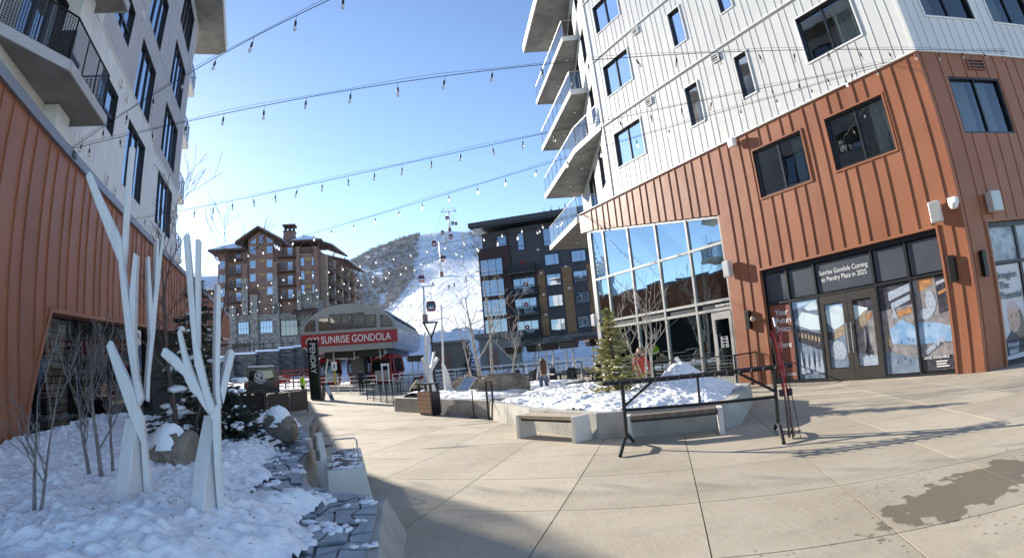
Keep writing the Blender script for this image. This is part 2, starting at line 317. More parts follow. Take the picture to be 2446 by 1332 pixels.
# clear bulb glass, unlit
def clearbulb():
    m = bpy.data.materials.new('bulb_clear'); m.use_nodes = True; nt = m.node_tree; N = nt.nodes; Lk = nt.links; N.clear()
    out = N.new('ShaderNodeOutputMaterial'); gl = N.new('ShaderNodeBsdfGlossy'); gl.inputs[1].default_value = 0.08
    tr = N.new('ShaderNodeBsdfTransparent'); tr.inputs[0].default_value = (0.86, 0.84, 0.80, 1)
    df = N.new('ShaderNodeBsdfDiffuse'); df.inputs[0].default_value = (0.75, 0.66, 0.52, 1)
    m1 = N.new('ShaderNodeMixShader'); m1.inputs[0].default_value = 0.3; Lk.new(tr.outputs[0], m1.inputs[1]); Lk.new(df.outputs[0], m1.inputs[2])
    lw = N.new('ShaderNodeLayerWeight'); lw.inputs[0].default_value = 0.35
    m2 = N.new('ShaderNodeMixShader'); Lk.new(lw.outputs['Facing'], m2.inputs[0]); Lk.new(m1.outputs[0], m2.inputs[1]); Lk.new(gl.outputs[0], m2.inputs[2])
    Lk.new(m2.outputs[0], out.inputs[0]); M['bulb_clear'] = m
clearbulb()

# wire mesh of the balcony railings: fine holes, so a woven pattern of opaque wire and gaps
def wiremesh(name, col, cell, wire):
    m = bpy.data.materials.new(name); m.use_nodes = True; nt = m.node_tree; N = nt.nodes; Lk = nt.links
    bs = N['Principled BSDF']; bs.inputs['Base Color'].default_value = (*col, 1); bs.inputs['Roughness'].default_value = 0.5
    g = N.new('ShaderNodeNewGeometry'); sp = N.new('ShaderNodeSeparateXYZ'); Lk.new(g.outputs['Position'], sp.inputs[0])
    def band(sock, ax=None):
        mo = N.new('ShaderNodeMath'); mo.operation = 'PINGPONG'; mo.inputs[1].default_value = cell / 2; Lk.new(sock, mo.inputs[0])
        lt = N.new('ShaderNodeMath'); lt.operation = 'LESS_THAN'; lt.inputs[1].default_value = wire; Lk.new(mo.outputs[0], lt.inputs[0]); return lt.outputs[0]
    ad = N.new('ShaderNodeMath'); ad.operation = 'SUBTRACT'; Lk.new(sp.outputs[1], ad.inputs[0]); Lk.new(sp.outputs[0], ad.inputs[1])
    mx = N.new('ShaderNodeMath'); mx.operation = 'MAXIMUM'; Lk.new(band(sp.outputs[2]), mx.inputs[0]); Lk.new(band(ad.outputs[0]), mx.inputs[1])
    Lk.new(mx.outputs[0], bs.inputs['Alpha']); M[name] = m
wiremesh('wire_black', (0.012, 0.012, 0.018), 0.055, 0.009)
wiremesh('wire_grey', (0.42, 0.42, 0.42), 0.06, 0.016)

# stone walls: coursed rubble from a brick texture with noise
def stonemat(name, c1, c2, mortar, sx, sz):
    m = bpy.data.materials.new(name); m.use_nodes = True; nt = m.node_tree; N = nt.nodes; Lk = nt.links; bs = N['Principled BSDF']; bs.inputs['Roughness'].default_value = 0.9
    g = N.new('ShaderNodeNewGeometry'); sp = N.new('ShaderNodeSeparateXYZ'); Lk.new(g.outputs['Position'], sp.inputs[0])
    a = N.new('ShaderNodeMath'); a.operation = 'ADD'; Lk.new(sp.outputs[0], a.inputs[0]); Lk.new(sp.outputs[1], a.inputs[1])
    cb = N.new('ShaderNodeCombineXYZ'); Lk.new(a.outputs[0], cb.inputs[0]); Lk.new(sp.outputs[2], cb.inputs[1])
    br = N.new('ShaderNodeTexBrick'); br.inputs['Scale'].default_value = 1.0; br.inputs['Brick Width'].default_value = sx; br.inputs['Row Height'].default_value = sz
    br.inputs['Mortar Size'].default_value = sz * 0.09; br.inputs['Color1'].default_value = (*c1, 1); br.inputs['Color2'].default_value = (*c2, 1); br.inputs['Mortar'].default_value = (*mortar, 1)
    nz = N.new('ShaderNodeTexNoise'); nz.inputs['Scale'].default_value = 1.2 / sz; nz.inputs['Detail'].default_value = 2; Lk.new(cb.outputs[0], nz.inputs['Vector'])
    mxv = N.new('ShaderNodeMix'); mxv.data_type = 'VECTOR'; mxv.inputs[0].default_value = 0.12 * sz; Lk.new(cb.outputs[0], mxv.inputs[4]); Lk.new(nz.outputs['Color'], mxv.inputs[5])
    Lk.new(mxv.outputs[1], br.inputs['Vector'])
    n2 = N.new('ShaderNodeTexNoise'); n2.inputs['Scale'].default_value = 0.8 / sz; Lk.new(cb.outputs[0], n2.inputs['Vector'])
    hs = N.new('ShaderNodeHueSaturation'); mr = N.new('ShaderNodeMapRange'); mr.inputs[1].default_value = 0.25; mr.inputs[2].default_value = 0.75; mr.inputs[3].default_value = 0.45; mr.inputs[4].default_value = 1.5
    Lk.new(n2.outputs[0], mr.inputs[0]); Lk.new(mr.outputs[0], hs.inputs['Value']); Lk.new(br.outputs[0], hs.inputs['Color']); Lk.new(hs.outputs[0], bs.inputs['Base Color'])
    bp = N.new('ShaderNodeBump'); bp.inputs['Strength'].default_value = 0.8; bp.inputs['Distance'].default_value = 0.08; Lk.new(br.outputs[1], bp.inputs['Height']); bp.invert = True; Lk.new(bp.outputs[0], bs.inputs['Normal'])
    M[name] = m
stonemat('lodge_stone', (0.40, 0.365, 0.315), (0.22, 0.20, 0.18), (0.10, 0.095, 0.09), 0.9, 0.38)
stonemat('wall_stone', (0.20, 0.185, 0.165), (0.09, 0.085, 0.08), (0.05, 0.048, 0.045), 0.8, 0.26)
stonemat('pillar_stone', (0.60, 0.53, 0.44), (0.42, 0.37, 0.31), (0.10, 0.09, 0.08), 0.42, 0.17)

# plaza concrete: broom marks, stains, a wet patch and splashes
def plazamat(name, slab):
    m = bpy.data.materials.new(name); m.use_nodes = True; nt = m.node_tree; N = nt.nodes; Lk = nt.links; bs = N['Principled BSDF']
    g = N.new('ShaderNodeNewGeometry'); P = g.outputs['Position']
    def noise(sc, det=4, vec=P, st=None):
        v = vec
        if st:
            mp = N.new('ShaderNodeMapping'); mp.inputs['Scale'].default_value = st; mp.inputs['Rotation'].default_value = (0, 0, R(15)); Lk.new(vec, mp.inputs[0]); v = mp.outputs[0]
        n = N.new('ShaderNodeTexNoise'); n.inputs['Scale'].default_value = sc; n.inputs['Detail'].default_value = det; Lk.new(v, n.inputs['Vector']); return n.outputs[0]
    def mrange(s, a, b, c=0.0, d=1.0):
        n = N.new('ShaderNodeMapRange'); n.interpolation_type = 'SMOOTHSTEP'
        for i, x in enumerate((a, b, c, d)): n.inputs[i + 1].default_value = x
        Lk.new(s, n.inputs[0]); return n.outputs[0]
    def mth(op, a, b=None):
        n = N.new('ShaderNodeMath'); n.operation = op; n.use_clamp = op in ('ADD', 'SUBTRACT')
        for i, x in enumerate((a, b)):
            if x is None: continue
            if isinstance(x, (int, float)): n.inputs[i].default_value = x
            else: Lk.new(x, n.inputs[i])
        return n.outputs[0]
    def mix(f, a, b):
        n = N.new('ShaderNodeMix'); n.data_type = 'RGBA'
        if isinstance(f, (int, float)): n.inputs[0].default_value = f
        else: Lk.new(f, n.inputs[0])
        for i, x in ((6, a), (7, b)):
            if isinstance(x, tuple): n.inputs[i].default_value = (*x, 1)
            else: Lk.new(x, n.inputs[i])
        return n.outputs[2]
    base = mix(mrange(noise(0.9, 6), 0.3, 0.7), (0.39, 0.332, 0.246), (0.46, 0.398, 0.306))
    base = mix(mth('MULTIPLY', mrange(noise(5.0, 8), 0.52, 0.72), 0.35), base, (0.30, 0.26, 0.205))
    base = mix(mth('MULTIPLY', mrange(noise(14, 4), 0.60, 0.70), 0.22), base, (0.20, 0.18, 0.15))
    base = mix(mth('MULTIPLY', mrange(noise(26, 3, st=(1, 0.12, 1)), 0.45, 0.75), 0.16), base, (0.62, 0.57, 0.49))
    # tyre and salt streaks
    base = mix(mth('MULTIPLY', mrange(noise(1.6, 5, st=(0.25, 1.6, 1)), 0.55, 0.75), 0.30), base, (0.27, 0.24, 0.20))
    # wet patch
    mp = N.new('ShaderNodeMapping'); mp.vector_type = 'TEXTURE'; mp.inputs['Location'].default_value = (3.85, 3.68, 0); mp.inputs['Rotation'].default_value = (0, 0, R(8)); mp.inputs['Scale'].default_value = (1.55, 0.50, 1); Lk.new(P, mp.inputs[0])
    ln = N.new('ShaderNodeVectorMath'); ln.operation = 'LENGTH'; Lk.new(mp.outputs[0], ln.inputs[0])
    wob = mth('MULTIPLY', noise(4.2, 12), 1.5)
    d = N.new('ShaderNodeMath'); d.operation = 'ADD'; Lk.new(ln.outputs['Value'], d.inputs[0]); Lk.new(wob, d.inputs[1])
    wet = mrange(d.outputs[0], 1.52, 1.44)
    near = mrange(ln.outputs['Value'], 2.9, 1.2)
    vo = N.new('ShaderNodeTexVoronoi'); vo.inputs['Scale'].default_value = 14; Lk.new(P, vo.inputs['Vector'])
    spl = mth('MULTIPLY', mth('MULTIPLY', mrange(vo.outputs['Distance'], 0.24, 0.16), near), mrange(noise(2.2, 4), 0.52, 0.58))
    wet = mth('MAXIMUM', wet, spl)
    # melt-water streaks by the planters
    spx = N.new('ShaderNodeSeparateXYZ'); Lk.new(P, spx.inputs[0])
    band = mth('MULTIPLY', mth('MULTIPLY', mrange(spx.outputs[1], 9.5, 10.5), mrange(spx.outputs[1], 16.5, 14.5)), mth('MULTIPLY', mrange(spx.outputs[0], -8.0, -6.0), mrange(spx.outputs[0], 0.5, -0.8)))
    strk = mth('MULTIPLY', mrange(noise(0.9, 4, st=(0.45, 2.2, 1)), 0.60, 0.63), band)
    wet = mth('MAXIMUM', wet, strk)
    col = mix(mth('MULTIPLY', wet, 0.66), base, (0.085, 0.066, 0.046))
    if slab:
        oi = N.new('ShaderNodeObjectInfo'); hs = N.new('ShaderNodeHueSaturation'); Lk.new(mrange(oi.outputs['Random'], 0, 1, 0.89, 1.05), hs.inputs['Value']); Lk.new(col, hs.inputs['Color']); col = hs.outputs[0]
    Lk.new(col, bs.inputs['Base Color'])
    Lk.new(mrange(wet, 0, 1, 0.85, 0.55), bs.inputs['Roughness']); bs.inputs['Specular IOR Level'].default_value = 0.4
    bp = N.new('ShaderNodeBump'); bp.inputs['Strength'].default_value = 0.35; bp.inputs['Distance'].default_value = 0.01
    Lk.new(mth('ADD', mth('MULTIPLY', noise(30, 6), 0.5), mth('MULTIPLY', noise(60, 2, st=(1, 0.06, 1)), 0.35)), bp.inputs['Height']); Lk.new(bp.outputs[0], bs.inputs['Normal'])
    M[name] = m
plazamat('plaza_slab', True); plazamat('plaza_far', False)
mat('joint_dark', (0.11, 0.09, 0.07), 0.9, (0.07, 0.06, 0.05), 4)
mat('asphalt', (0.05, 0.05, 0.05), 0.9)

def lettering(txt, size, place, parent, m, align='LEFT', extrude=0.004, spacing=1.0, name='lettering', bold=0.0, fit=None):
    """flat raised letters; place = (origin Vector, right Vector, up Vector)"""
    cu = bpy.data.curves.new('lettering', 'FONT'); cu.body = txt; cu.size = size; cu.align_x = align; cu.extrude = extrude; cu.space_character = spacing; cu.resolution_u = 3; cu.offset = bold
    tmp = bpy.data.objects.new('tmp_lettering', cu); C.objects.link(tmp)
    dg = bpy.context.evaluated_depsgraph_get(); me = bpy.data.meshes.new_from_object(tmp.evaluated_get(dg))
    bpy.data.objects.remove(tmp)
    if fit:
        xs = [v.co.x for v in me.vertices]; k = fit / (max(xs) - min(xs)); me.transform(Matrix.Diagonal((k, 1, 1, 1)))
    o0, rt, up = place; nn = rt.cross(up)
    mw = Matrix(((rt.x, up.x, nn.x, o0.x), (rt.y, up.y, nn.y, o0.y), (rt.z, up.z, nn.z, o0.z), (0, 0, 0, 1)))
    me.transform(mw); me.materials.clear(); me.materials.append(m); me.name = name
    o = bpy.data.objects.new(name, me); C.objects.link(o); par(o, parent); return o
def fplace(fr, u, w, z, flip=False):
    """letters on a facade read from outside: to the right as seen from outside"""
    right = Vector((0, 0, 1)).cross(fr.n)
    return (fr.p(u, w, z), right, Vector((0, 0, 1)))
# ------------------------------------------------------------------ ground
def structure(o): o['kind'] = 'structure'; return o
bed = structure(MB().slab([(-60, -25), (45, -25), (45, 46), (-60, 46)], -0.4, -0.012).build('plaza', M['joint_dark']))
E1 = Vector((0.9651, -0.2622, 0)); E2 = Vector((0.2622, 0.9651, 0))
SP, ST = 1.44, 1.47
g = 0.006
slab_mesh = MB().b(g, SP - g, g, ST - g, -0.10, 0.0).mesh('slab', M['plaza_slab'])
ang = math.atan2(E1.y, E1.x)
S0, T0 = 0.27, 5.38
i0, i1, j0, j1 = -10, 6, -3, 14
for i in range(i0, i1):
    for j in range(j0, j1):
        if i <= -6 and j <= 2: continue                      # under the snow bed of the near planter
        p = E1 * (S0 + SP * i) + E2 * (T0 + ST * j)
        o = bpy.data.objects.new('slab', slab_mesh); C.objects.link(o); o.location = (p.x, p.y, random.uniform(-0.0015, 0.0)); o.rotation_euler = (0, 0, ang); o.parent = bed
# the paving that goes on beyond the slabs one can tell apart
def sq(s, t): p = E1 * s + E2 * t; return (p.x, p.y)
sa, sb, ta, tb = S0 + SP * i0, S0 + SP * i1, T0 + ST * j0, T0 + ST * j1
far = MB()
for (s0, s1, t0, t1) in ((-70, sa, -40, 70), (sb, 60, -40, 70), (sa, sb, tb, 70), (sa, sb, -40, ta)):
    pts = [sq(s0, t0), sq(s1, t0), sq(s1, t1), sq(s0, t1)]
    far.slab(pts, -0.05, -0.003)
fo = structure(far.build('pavement', M['plaza_far']))
# snow sheet and ski hill behind the plaza
def interp(x, tab):
    if x <= tab[0][0]: return tab[0][1]
    for (a, b), (c, d) in zip(tab, tab[1:]):
        if x <= c: t = (x - a) / (c - a); return b + (d - b) * t
    return tab[-1][1]
def smoothi(x, tab, e): return (interp(x - e, tab) + 2 * interp(x, tab) + interp(x + e, tab)) / 4
HR = [(40, -0.4), (46, -0.1), (52, 0.1), (60, 0.5), (75, 1.9), (110, 6.5), (150, 13.7), (190, 23.5), (230, 37), (280, 59), (330, 84), (350, 88.5), (380, 86), (460, 66)]
HE = [(-60, 6), (-45, 7.6), (-33, 9.0), (-25, 9.6), (-17.7, 11.3), (-14.5, 12.9), (-9.8, 14.1), (-7, 14.3), (-3.8, 13.9), (0, 14.5), (6.6, 15.3), (12, 15.8), (25, 14), (40, 12)]
def hill_z(az, r):
    f = math.tan(R(smoothi(az, HE, 1.0))) / 0.2549
    z = smoothi(r, HR, 8)
    z = z * (f if z > 0 else 1)
    x, y = r * math.sin(R(az)), r * math.cos(R(az))
    k = min(1, max(0, (r - 60) / 60))
    z += k * (1.6 * mnoise.noise(Vector((x * 0.02, y * 0.02, 1))) + 0.5 * mnoise.noise(Vector((x * 0.07, y * 0.07, 5))))
    cr = interp(r, [(70, 0), (110, 1), (215, 1), (265, 0.35), (330, 0)])
    z += 0.24 * cr * max(-24, min(26, x - r * math.sin(R(-9.5))))
    if az < -5: z += k * 1.2 * math.exp(-((az + 14 + (r - 130) * 0.03) / 2.2) ** 2)      # bank along the left of the run
    return z
hb = MB(); AZ = [-60 + 0.5 * i for i in range(201)]; RR = [40 + 3.0 * i for i in range(41)] + [163 + 4.5 * i for i in range(66)]
hb.v = [(r * math.sin(R(a)), r * math.cos(R(a)), hill_z(a, r)) for r in RR for a in AZ]
nA = len(AZ)
hb.f = [[i * nA + j, i * nA + j + 1, (i + 1) * nA + j + 1, (i + 1) * nA + j] for i in range(len(RR) - 1) for j in range(nA - 1)]
hb.m = [0] * len(hb.f)
def hillmat():
    m = bpy.data.materials.new('ski_snow'); m.use_nodes = True; nt = m.node_tree; N = nt.nodes; Lk = nt.links; bs = N['Principled BSDF']; bs.inputs['Roughness'].default_value = 0.7; bs.inputs['Specular IOR Level'].default_value = 0.2
    ge = N.new('ShaderNodeNewGeometry')
    def nz(sc, d, st=(1, 1, 1)):
        mp = N.new('ShaderNodeMapping'); mp.inputs['Scale'].default_value = st; Lk.new(ge.outputs['Position'], mp.inputs[0])
        n = N.new('ShaderNodeTexNoise'); n.inputs['Scale'].default_value = sc; n.inputs['Detail'].default_value = d; n.inputs['Distortion'].default_value = 0.8; Lk.new(mp.outputs[0], n.inputs['Vector']); return n.outputs[0]
    # ski tracks: thin wandering lines where a stretched noise crosses its middle
    tr = N.new('ShaderNodeMath'); tr.operation = 'SUBTRACT'; tr.inputs[1].default_value = 0.5; Lk.new(nz(0.055, 3, (1.6, 0.6, 0.6)), tr.inputs[0])
    ab = N.new('ShaderNodeMath'); ab.operation = 'ABSOLUTE'; Lk.new(tr.outputs[0], ab.inputs[0])
    mr = N.new('ShaderNodeMapRange'); mr.inputs[1].default_value = 0.0; mr.inputs[2].default_value = 0.018; mr.inputs[3].default_value = 1; mr.inputs[4].default_value = 0; Lk.new(ab.outputs[0], mr.inputs[0])
    mx = N.new('ShaderNodeMix'); mx.data_type = 'RGBA'; mx.inputs[6].default_value = (0.86, 0.88, 0.92, 1); mx.inputs[7].default_value = (0.60, 0.62, 0.66, 1); Lk.new(mr.outputs[0], mx.inputs[0])
    # bare sage poking through on the upper run
    sg = N.new('ShaderNodeMapRange'); sg.inputs[1].default_value = 0.62; sg.inputs[2].default_value = 0.68; Lk.new(nz(0.5, 6), sg.inputs[0])
    sp = N.new('ShaderNodeSeparateXYZ'); Lk.new(ge.outputs['Position'], sp.inputs[0])
    hi = N.new('ShaderNodeMapRange'); hi.inputs[1].default_value = 30; hi.inputs[2].default_value = 60; Lk.new(sp.outputs[2], hi.inputs[0])
    ml = N.new('ShaderNodeMath'); ml.operation = 'MULTIPLY'; Lk.new(sg.outputs[0], ml.inputs[0]); Lk.new(hi.outputs[0], ml.inputs[1])
    m2 = N.new('ShaderNodeMix'); m2.data_type = 'RGBA'; m2.inputs[7].default_value = (0.25, 0.23, 0.22, 1); Lk.new(ml.outputs[0], m2.inputs[0]); Lk.new(mx.outputs[2], m2.inputs[6])
    Lk.new(m2.outputs[2], bs.inputs['Base Color'])
    bp = N.new('ShaderNodeBump'); bp.inputs['Strength'].default_value = 0.9; bp.inputs['Distance'].default_value = 1.2
    bsum = N.new('ShaderNodeMath'); bsum.operation = 'MULTIPLY_ADD'; bsum.inputs[1].default_value = -0.5; Lk.new(mr.outputs[0], bsum.inputs[0]); Lk.new(nz(0.25, 6), bsum.inputs[2])
    Lk.new(bsum.outputs[0], bp.inputs['Height']); Lk.new(bp.outputs[0], bs.inputs['Normal']); M['ski_snow'] = m
hillmat()
hill = structure(hb.build('ski_hill', M['ski_snow'], smooth=True))
# a farther snow mountain beyond the lodge
mb = MB(); AZ2 = [-62 + 1.0 * i for i in range(75)]
rows = []
for k, (r, f) in enumerate(((620, 0.2), (760, 0.62), (900, 1.0), (1000, 0.9))):
    for a in AZ2:
        e = 10.9 - 0.05 * abs(a + 40) + 0.8 * mnoise.noise(Vector((a * 0.25, k * 0.4, 3)))
        if a > -15: e -= (a + 15) * 0.25
        mb.v.append((r * math.sin(R(a)), r * math.cos(R(a)), 900 * math.tan(R(max(e, 1))) * f - 4))
n2 = len(AZ2); mb.f = [[i * n2 + j, i * n2 + j + 1, (i + 1) * n2 + j + 1, (i + 1) * n2 + j] for i in range(3) for j in range(n2 - 1)]; mb.m = [0] * len(mb.f)
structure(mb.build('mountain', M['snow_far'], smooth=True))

# ------------------------------------------------------------------ facade tools
FA = Fr((10.33, 9.30), 116.45, 'L'); FB = Fr((10.33, 9.30), -5.55, 'R')
FL = Fr((-8.80, 6.83), 114.2, 'R'); FT = Fr((-9.50, 7.38), 114.2, 'R')
FW = Fr((4.44, 21.11), 88.4, 'L')
FG = Fr((-52.6, 107.86), math.degrees(math.atan2(0.22, 0.97)), 'R')
FD = Fr((2.72, 77.95), math.degrees(math.atan2(-0.26, 0.97)), 'R')

def strips(fr, seams, zlo, zhi, holes, m, parent, rib=0.024, ribw=0.022, w=0.0, name='panel', thick=0.02, side=-1, gap=0.0):
    """metal cladding: one panel object per seam interval, cut round the openings, with its standing seam; zlo/zhi numbers or functions of u"""
    zl = zlo if callable(zlo) else (lambda u: zlo)
    zh = zhi if callable(zhi) else (lambda u: zhi)
    for a, b in zip(seams, seams[1:]):
        a, b = min(a, b), max(a, b)
        pcs = []
        cuts = sorted({a, b} | {h[k] for h in holes for k in (0, 1) if a < h[k] < b})
        def segs(uu):
            lo, hi = zl(uu), zh(uu); out = [(lo, hi)]
            for (h0, h1, z0, z1) in holes:
                if h0 <= uu <= h1:
                    nx = []
                    for (p, q) in out:
                        if z1 <= p or z0 >= q: nx.append((p, q)); continue
                        if z0 > p: nx.append((p, z0))
                        if z1 < q: nx.append((z1, q))
                    out = nx
            return [s for s in out if s[1] - s[0] > 0.01]
        for c, d in zip(cuts, cuts[1:]):
            if d - c < 0.004: continue
            mid = (c + d) / 2
            for (p, q) in segs(mid):
                p0 = zl(c) if abs(p - zl(mid)) < 1e-6 else p; p1 = zl(d) if abs(p - zl(mid)) < 1e-6 else p
                q0 = zh(c) if abs(q - zh(mid)) < 1e-6 else q; q1 = zh(d) if abs(q - zh(mid)) < 1e-6 else q
                pcs.append((c, d, p, q, p0, p1, q0, q1))
        groups = []
        for pc in pcs:                                   # pieces that touch make one panel; above and below a window are two
            hit = [gr for gr in groups if any(abs(o[1] - pc[0]) < 1e-6 and min(o[3], pc[3]) - max(o[2], pc[2]) > 0.01 for o in gr)]
            new = [pc] + [o for gr in hit for o in gr]
            groups = [gr for gr in groups if gr not in hit] + [new]
        ur = b if side > 0 else a
        rsegs = segs(ur + 0.0005 if side < 0 else ur - 0.0005) if rib else []
        for gr in groups:
            mbp = MB()
            for (c, d, p, q, p0, p1, q0, q1) in gr: c, d = c + (gap if abs(c - a) < 1e-6 else 0), d - (gap if abs(d - b) < 1e-6 else 0); mbp.fpoly(fr, [(c, p0), (d, p1), (d, q1), (c, q0)], w - thick, w)
            for (p, q) in rsegs:
                if any(abs((o[1] if side > 0 else o[0]) - ur) < 1e-6 and min(o[3], q) - max(o[2], p) > 0.01 for o in gr):
                    mbp.box(fr, ur - ribw / 2, ur + ribw / 2, w - 0.001, w + rib, p + 0.003, q - 0.003)
            mbp.build(name, m, parent)

def seq(start, end, pat):
    out = [start]; i = 0
    while out[-1] < end - 0.12:
        out.append(min(out[-1] + pat[i % len(pat)], end)); i += 1
    if out[-1] < end: out[-1] = end
    return out

def window(fr, u0, u1, z0, z1, parent, cols=(0.5,), rows=(), frame='dark_frame', glass='glass_clear', w=-0.02, fw=0.05, depth=0.16, trim=None, curtain=None, mul=0.05, interior=True, name='window'):
    """a framed window set in the wall; each pane is a sub-part"""
    fm = MB()
    fm.box(fr, u0, u0 + fw, w - depth, w, z0, z1); fm.box(fr, u1 - fw, u1, w - depth, w, z0, z1)
    fm.box(fr, u0 + fw, u1 - fw, w - depth, w, z1 - fw, z1); fm.box(fr, u0 + fw, u1 - fw, w - depth, w, z0, z0 + fw)
    us = [u0 + fw] + [u0 + (u1 - u0) * c for c in cols] + [u1 - fw]
    zs = [z0 + fw] + [z0 + (z1 - z0) * c for c in rows] + [z1 - fw]
    for u in us[1:-1]: fm.box(fr, u - mul / 2, u + mul / 2, w - depth + 0.01, w - 0.035, z0 + fw, z1 - fw)
    for z in zs[1:-1]: fm.box(fr, us[0], us[-1], w - depth + 0.012, w - 0.038, z - mul / 2, z + mul / 2)
    win = fm.build(name, M[frame], parent)
    for a, b in zip(us, us[1:]):
        for c, d in zip(zs, zs[1:]):
            a2 = a + (mul / 2 if a != us[0] else 0); b2 = b - (mul / 2 if b != us[-1] else 0)
            c2 = c + (mul / 2 if c != zs[0] else 0); d2 = d - (mul / 2 if d != zs[-1] else 0)
            tilt = random.uniform(-0.004, 0.004)
            MB().add([fr.p(a2, w - 0.09 + tilt, c2), fr.p(b2, w - 0.09 - tilt, c2), fr.p(b2, w - 0.09 - tilt, d2), fr.p(a2, w - 0.09 + tilt, d2)], [(0, 1, 2, 3)]).build('pane', M[glass], win)
    if trim:
        t = MB(); e = 0.045
        t.box(fr, u0 - e, u0, w - 0.03, w + 0.05, z0 - e, z1 + e); t.box(fr, u1, u1 + e, w - 0.03, w + 0.05, z0 - e, z1 + e)
        t.box(fr, u0, u1, w - 0.03, w + 0.05, z1, z1 + e); t.box(fr, u0, u1, w - 0.03, w + 0.05, z0 - e, z0)
        t.build('trim', M[trim], win)
    if interior:
        bx = MB(); D = 0.9
        V = [fr.p(u, ww, z) for ww in (w - depth + 0.001, w - D) for (u, z) in ((u0 + 0.01, z0 + 0.01), (u1 - 0.01, z0 + 0.01), (u1 - 0.01, z1 - 0.01), (u0 + 0.01, z1 - 0.01))]
        bx.add(V, [(4, 5, 6, 7), (0, 1, 5, 4), (1, 2, 6, 5), (2, 3, 7, 6), (3, 0, 4, 7)])
        bx.build('room', M['dark_interior'], win)
    if curtain:
        for (c0, c1) in curtain:
            cv = MB(); n = 14; a, b = u0 + (u1 - u0) * c0, u0 + (u1 - u0) * c1
            for k in range(n):
                ua, ub = a + (b - a) * k / n, a + (b - a) * (k + 1) / n
                wa, wb = w - 0.24 - 0.03 * (k % 2), w - 0.24 - 0.03 * ((k + 1) % 2)
                cv.quad(fr.p(ua, wa, z0 + 0.03), fr.p(ub, wb, z0 + 0.03), fr.p(ub, wb, z1 - 0.03), fr.p(ua, wa, z1 - 0.03))
            cv.build('curtain', M['curtain'], win)
    return win

def vent(fr, u, z, ww, hh, parent, m='white_trim'):
    v = MB(); e = 0.03
    v.box(fr, u - ww / 2, u + ww / 2, 0.001, 0.012, z - hh / 2, z + hh / 2, 1)
    v.box(fr, u - ww / 2, u - ww / 2 + e, 0.0, 0.05, z - hh / 2, z + hh / 2); v.box(fr, u + ww / 2 - e, u + ww / 2, 0.0, 0.05, z - hh / 2, z + hh / 2)
    v.box(fr, u - ww / 2 + e, u + ww / 2 - e, 0.0, 0.05, z + hh / 2 - e, z + hh / 2); v.box(fr, u - ww / 2 + e, u + ww / 2 - e, 0.0, 0.05, z - hh / 2, z - hh / 2 + e)
    for k in (1, 2): v.box(fr, u - ww / 2 + e, u + ww / 2 - e, 0.012, 0.045, z - hh / 2 + hh * k / 3 - 0.012, z - hh / 2 + hh * k / 3 + 0.012)
    return v.build('vent', [M[m], M['dark_frame']], parent)

def railing(path, z0, h, parent, post='black_metal', infill='wire_black', step=1.2, r=0.02, name='railing', gap=0.06):
    """posts, rails and infill panels along a path of xy points"""
    rl = MB(); pts = [Vector((p[0], p[1], 0)) for p in path]; pan = MB()
    for a, b in zip(pts, pts[1:]):
        Ls = (b - a).length; n = max(1, round(Ls / step)); d = (b - a) / n
        for k in range(n + 1):
            p = a + d * k; rl.tube([(p.x, p.y, z0), (p.x, p.y, z0 + h)], r, 5)
        rl.tube([(a.x, a.y, z0 + h), (b.x, b.y, z0 + h)], r * 1.2, 5); rl.tube([(a.x, a.y, z0 + gap), (b.x, b.y, z0 + gap)], r * 0.8, 5)
        for k in range(n):
            p, q = a + d * (k + 0.06), a + d * (k + 0.94)
            pan.quad((p.x, p.y, z0 + gap + 0.02), (q.x, q.y, z0 + gap + 0.02), (q.x, q.y, z0 + h - 0.04), (p.x, p.y, z0 + h - 0.04))
    o = rl.build(name, M[post], parent)
    if infill: pan.build('infill', M[infill], o)
    return o

def edge_strip(mb, p, q, nn, z0, z1, t):
    a, b = Vector((p[0], p[1], 0)), Vector((q[0], q[1], 0)); nn = Vector((nn[0], nn[1], 0)).normalized()
    a1, b1 = a + nn * 0.002, b + nn * 0.002; a2, b2 = a + nn * t, b + nn * t
    V = [(v.x, v.y, z) for z in (z0, z1) for v in (a1, b1, b2, a2)]
    mb.add(V, [(3, 2, 1, 0), (4, 5, 6, 7), (0, 1, 5, 4), (1, 2, 6, 5), (2, 3, 7, 6), (3, 0, 4, 7)])
# ------------------------------------------------------------------ right building
rb = thing('corner_building', 'tall corner building with rust brown metal panels below white panels', 'building', (10.33, 9.30, 0))
COP, G0 = 7.74, 7.70
zg = lambda u: 5.52 + (u - 7.7) * (6.85 - 5.52) / 7.5 + 0.02      # sloping head of the glass front
brown_seams = sorted([0.06, 0.32, 0.81, 1.17, 1.69, 2.04, 2.55, 2.9, 3.36, 3.76, 4.26, 4.62, 5.12, 5.48, 5.96, 6.33, 6.81, 7.18, 7.69])
holesA = [(3.98, 5.84, 5.56, 7.09), (1.27, 3.13, 5.56, 7.09), (0.72, 6.36, -1, 3.44)]
strips(FA, brown_seams, 0.0, COP, holesA, M['brown_panel'], rb)
up = [7.69, 8.05, 8.53]
while up[-1] < 15.3: up.append(up[-1] + (0.36 if len(up) % 2 == 1 else 0.49))
up[-1] = 15.8
strips(FA, up, lambda u: zg(min(u, 15.3)), COP, [], M['brown_panel'], rb)
MB().box(FA, -0.02, 0.06, 0.0, 0.035, 0.0, COP - 0.004).build('corner_trim', M['brown_panel'], rb)
MB().box(FB, 0.0, 0.06, 0.0, 0.03, 0.0, COP - 0.004).build('corner_trim', M['brown_panel'], rb)
white_seams = seq(0.0, 13.15, (0.35, 0.25, 0.37, 0.24))
floors = [(7.76, 10.98), (11.02, 14.20), (14.24, 17.46), (17.50, 20.6)]
WA = [(10.75, 12.5), (7.5, 8.14), (5.18, 5.71), (1.27, 3.12)]
hw = []
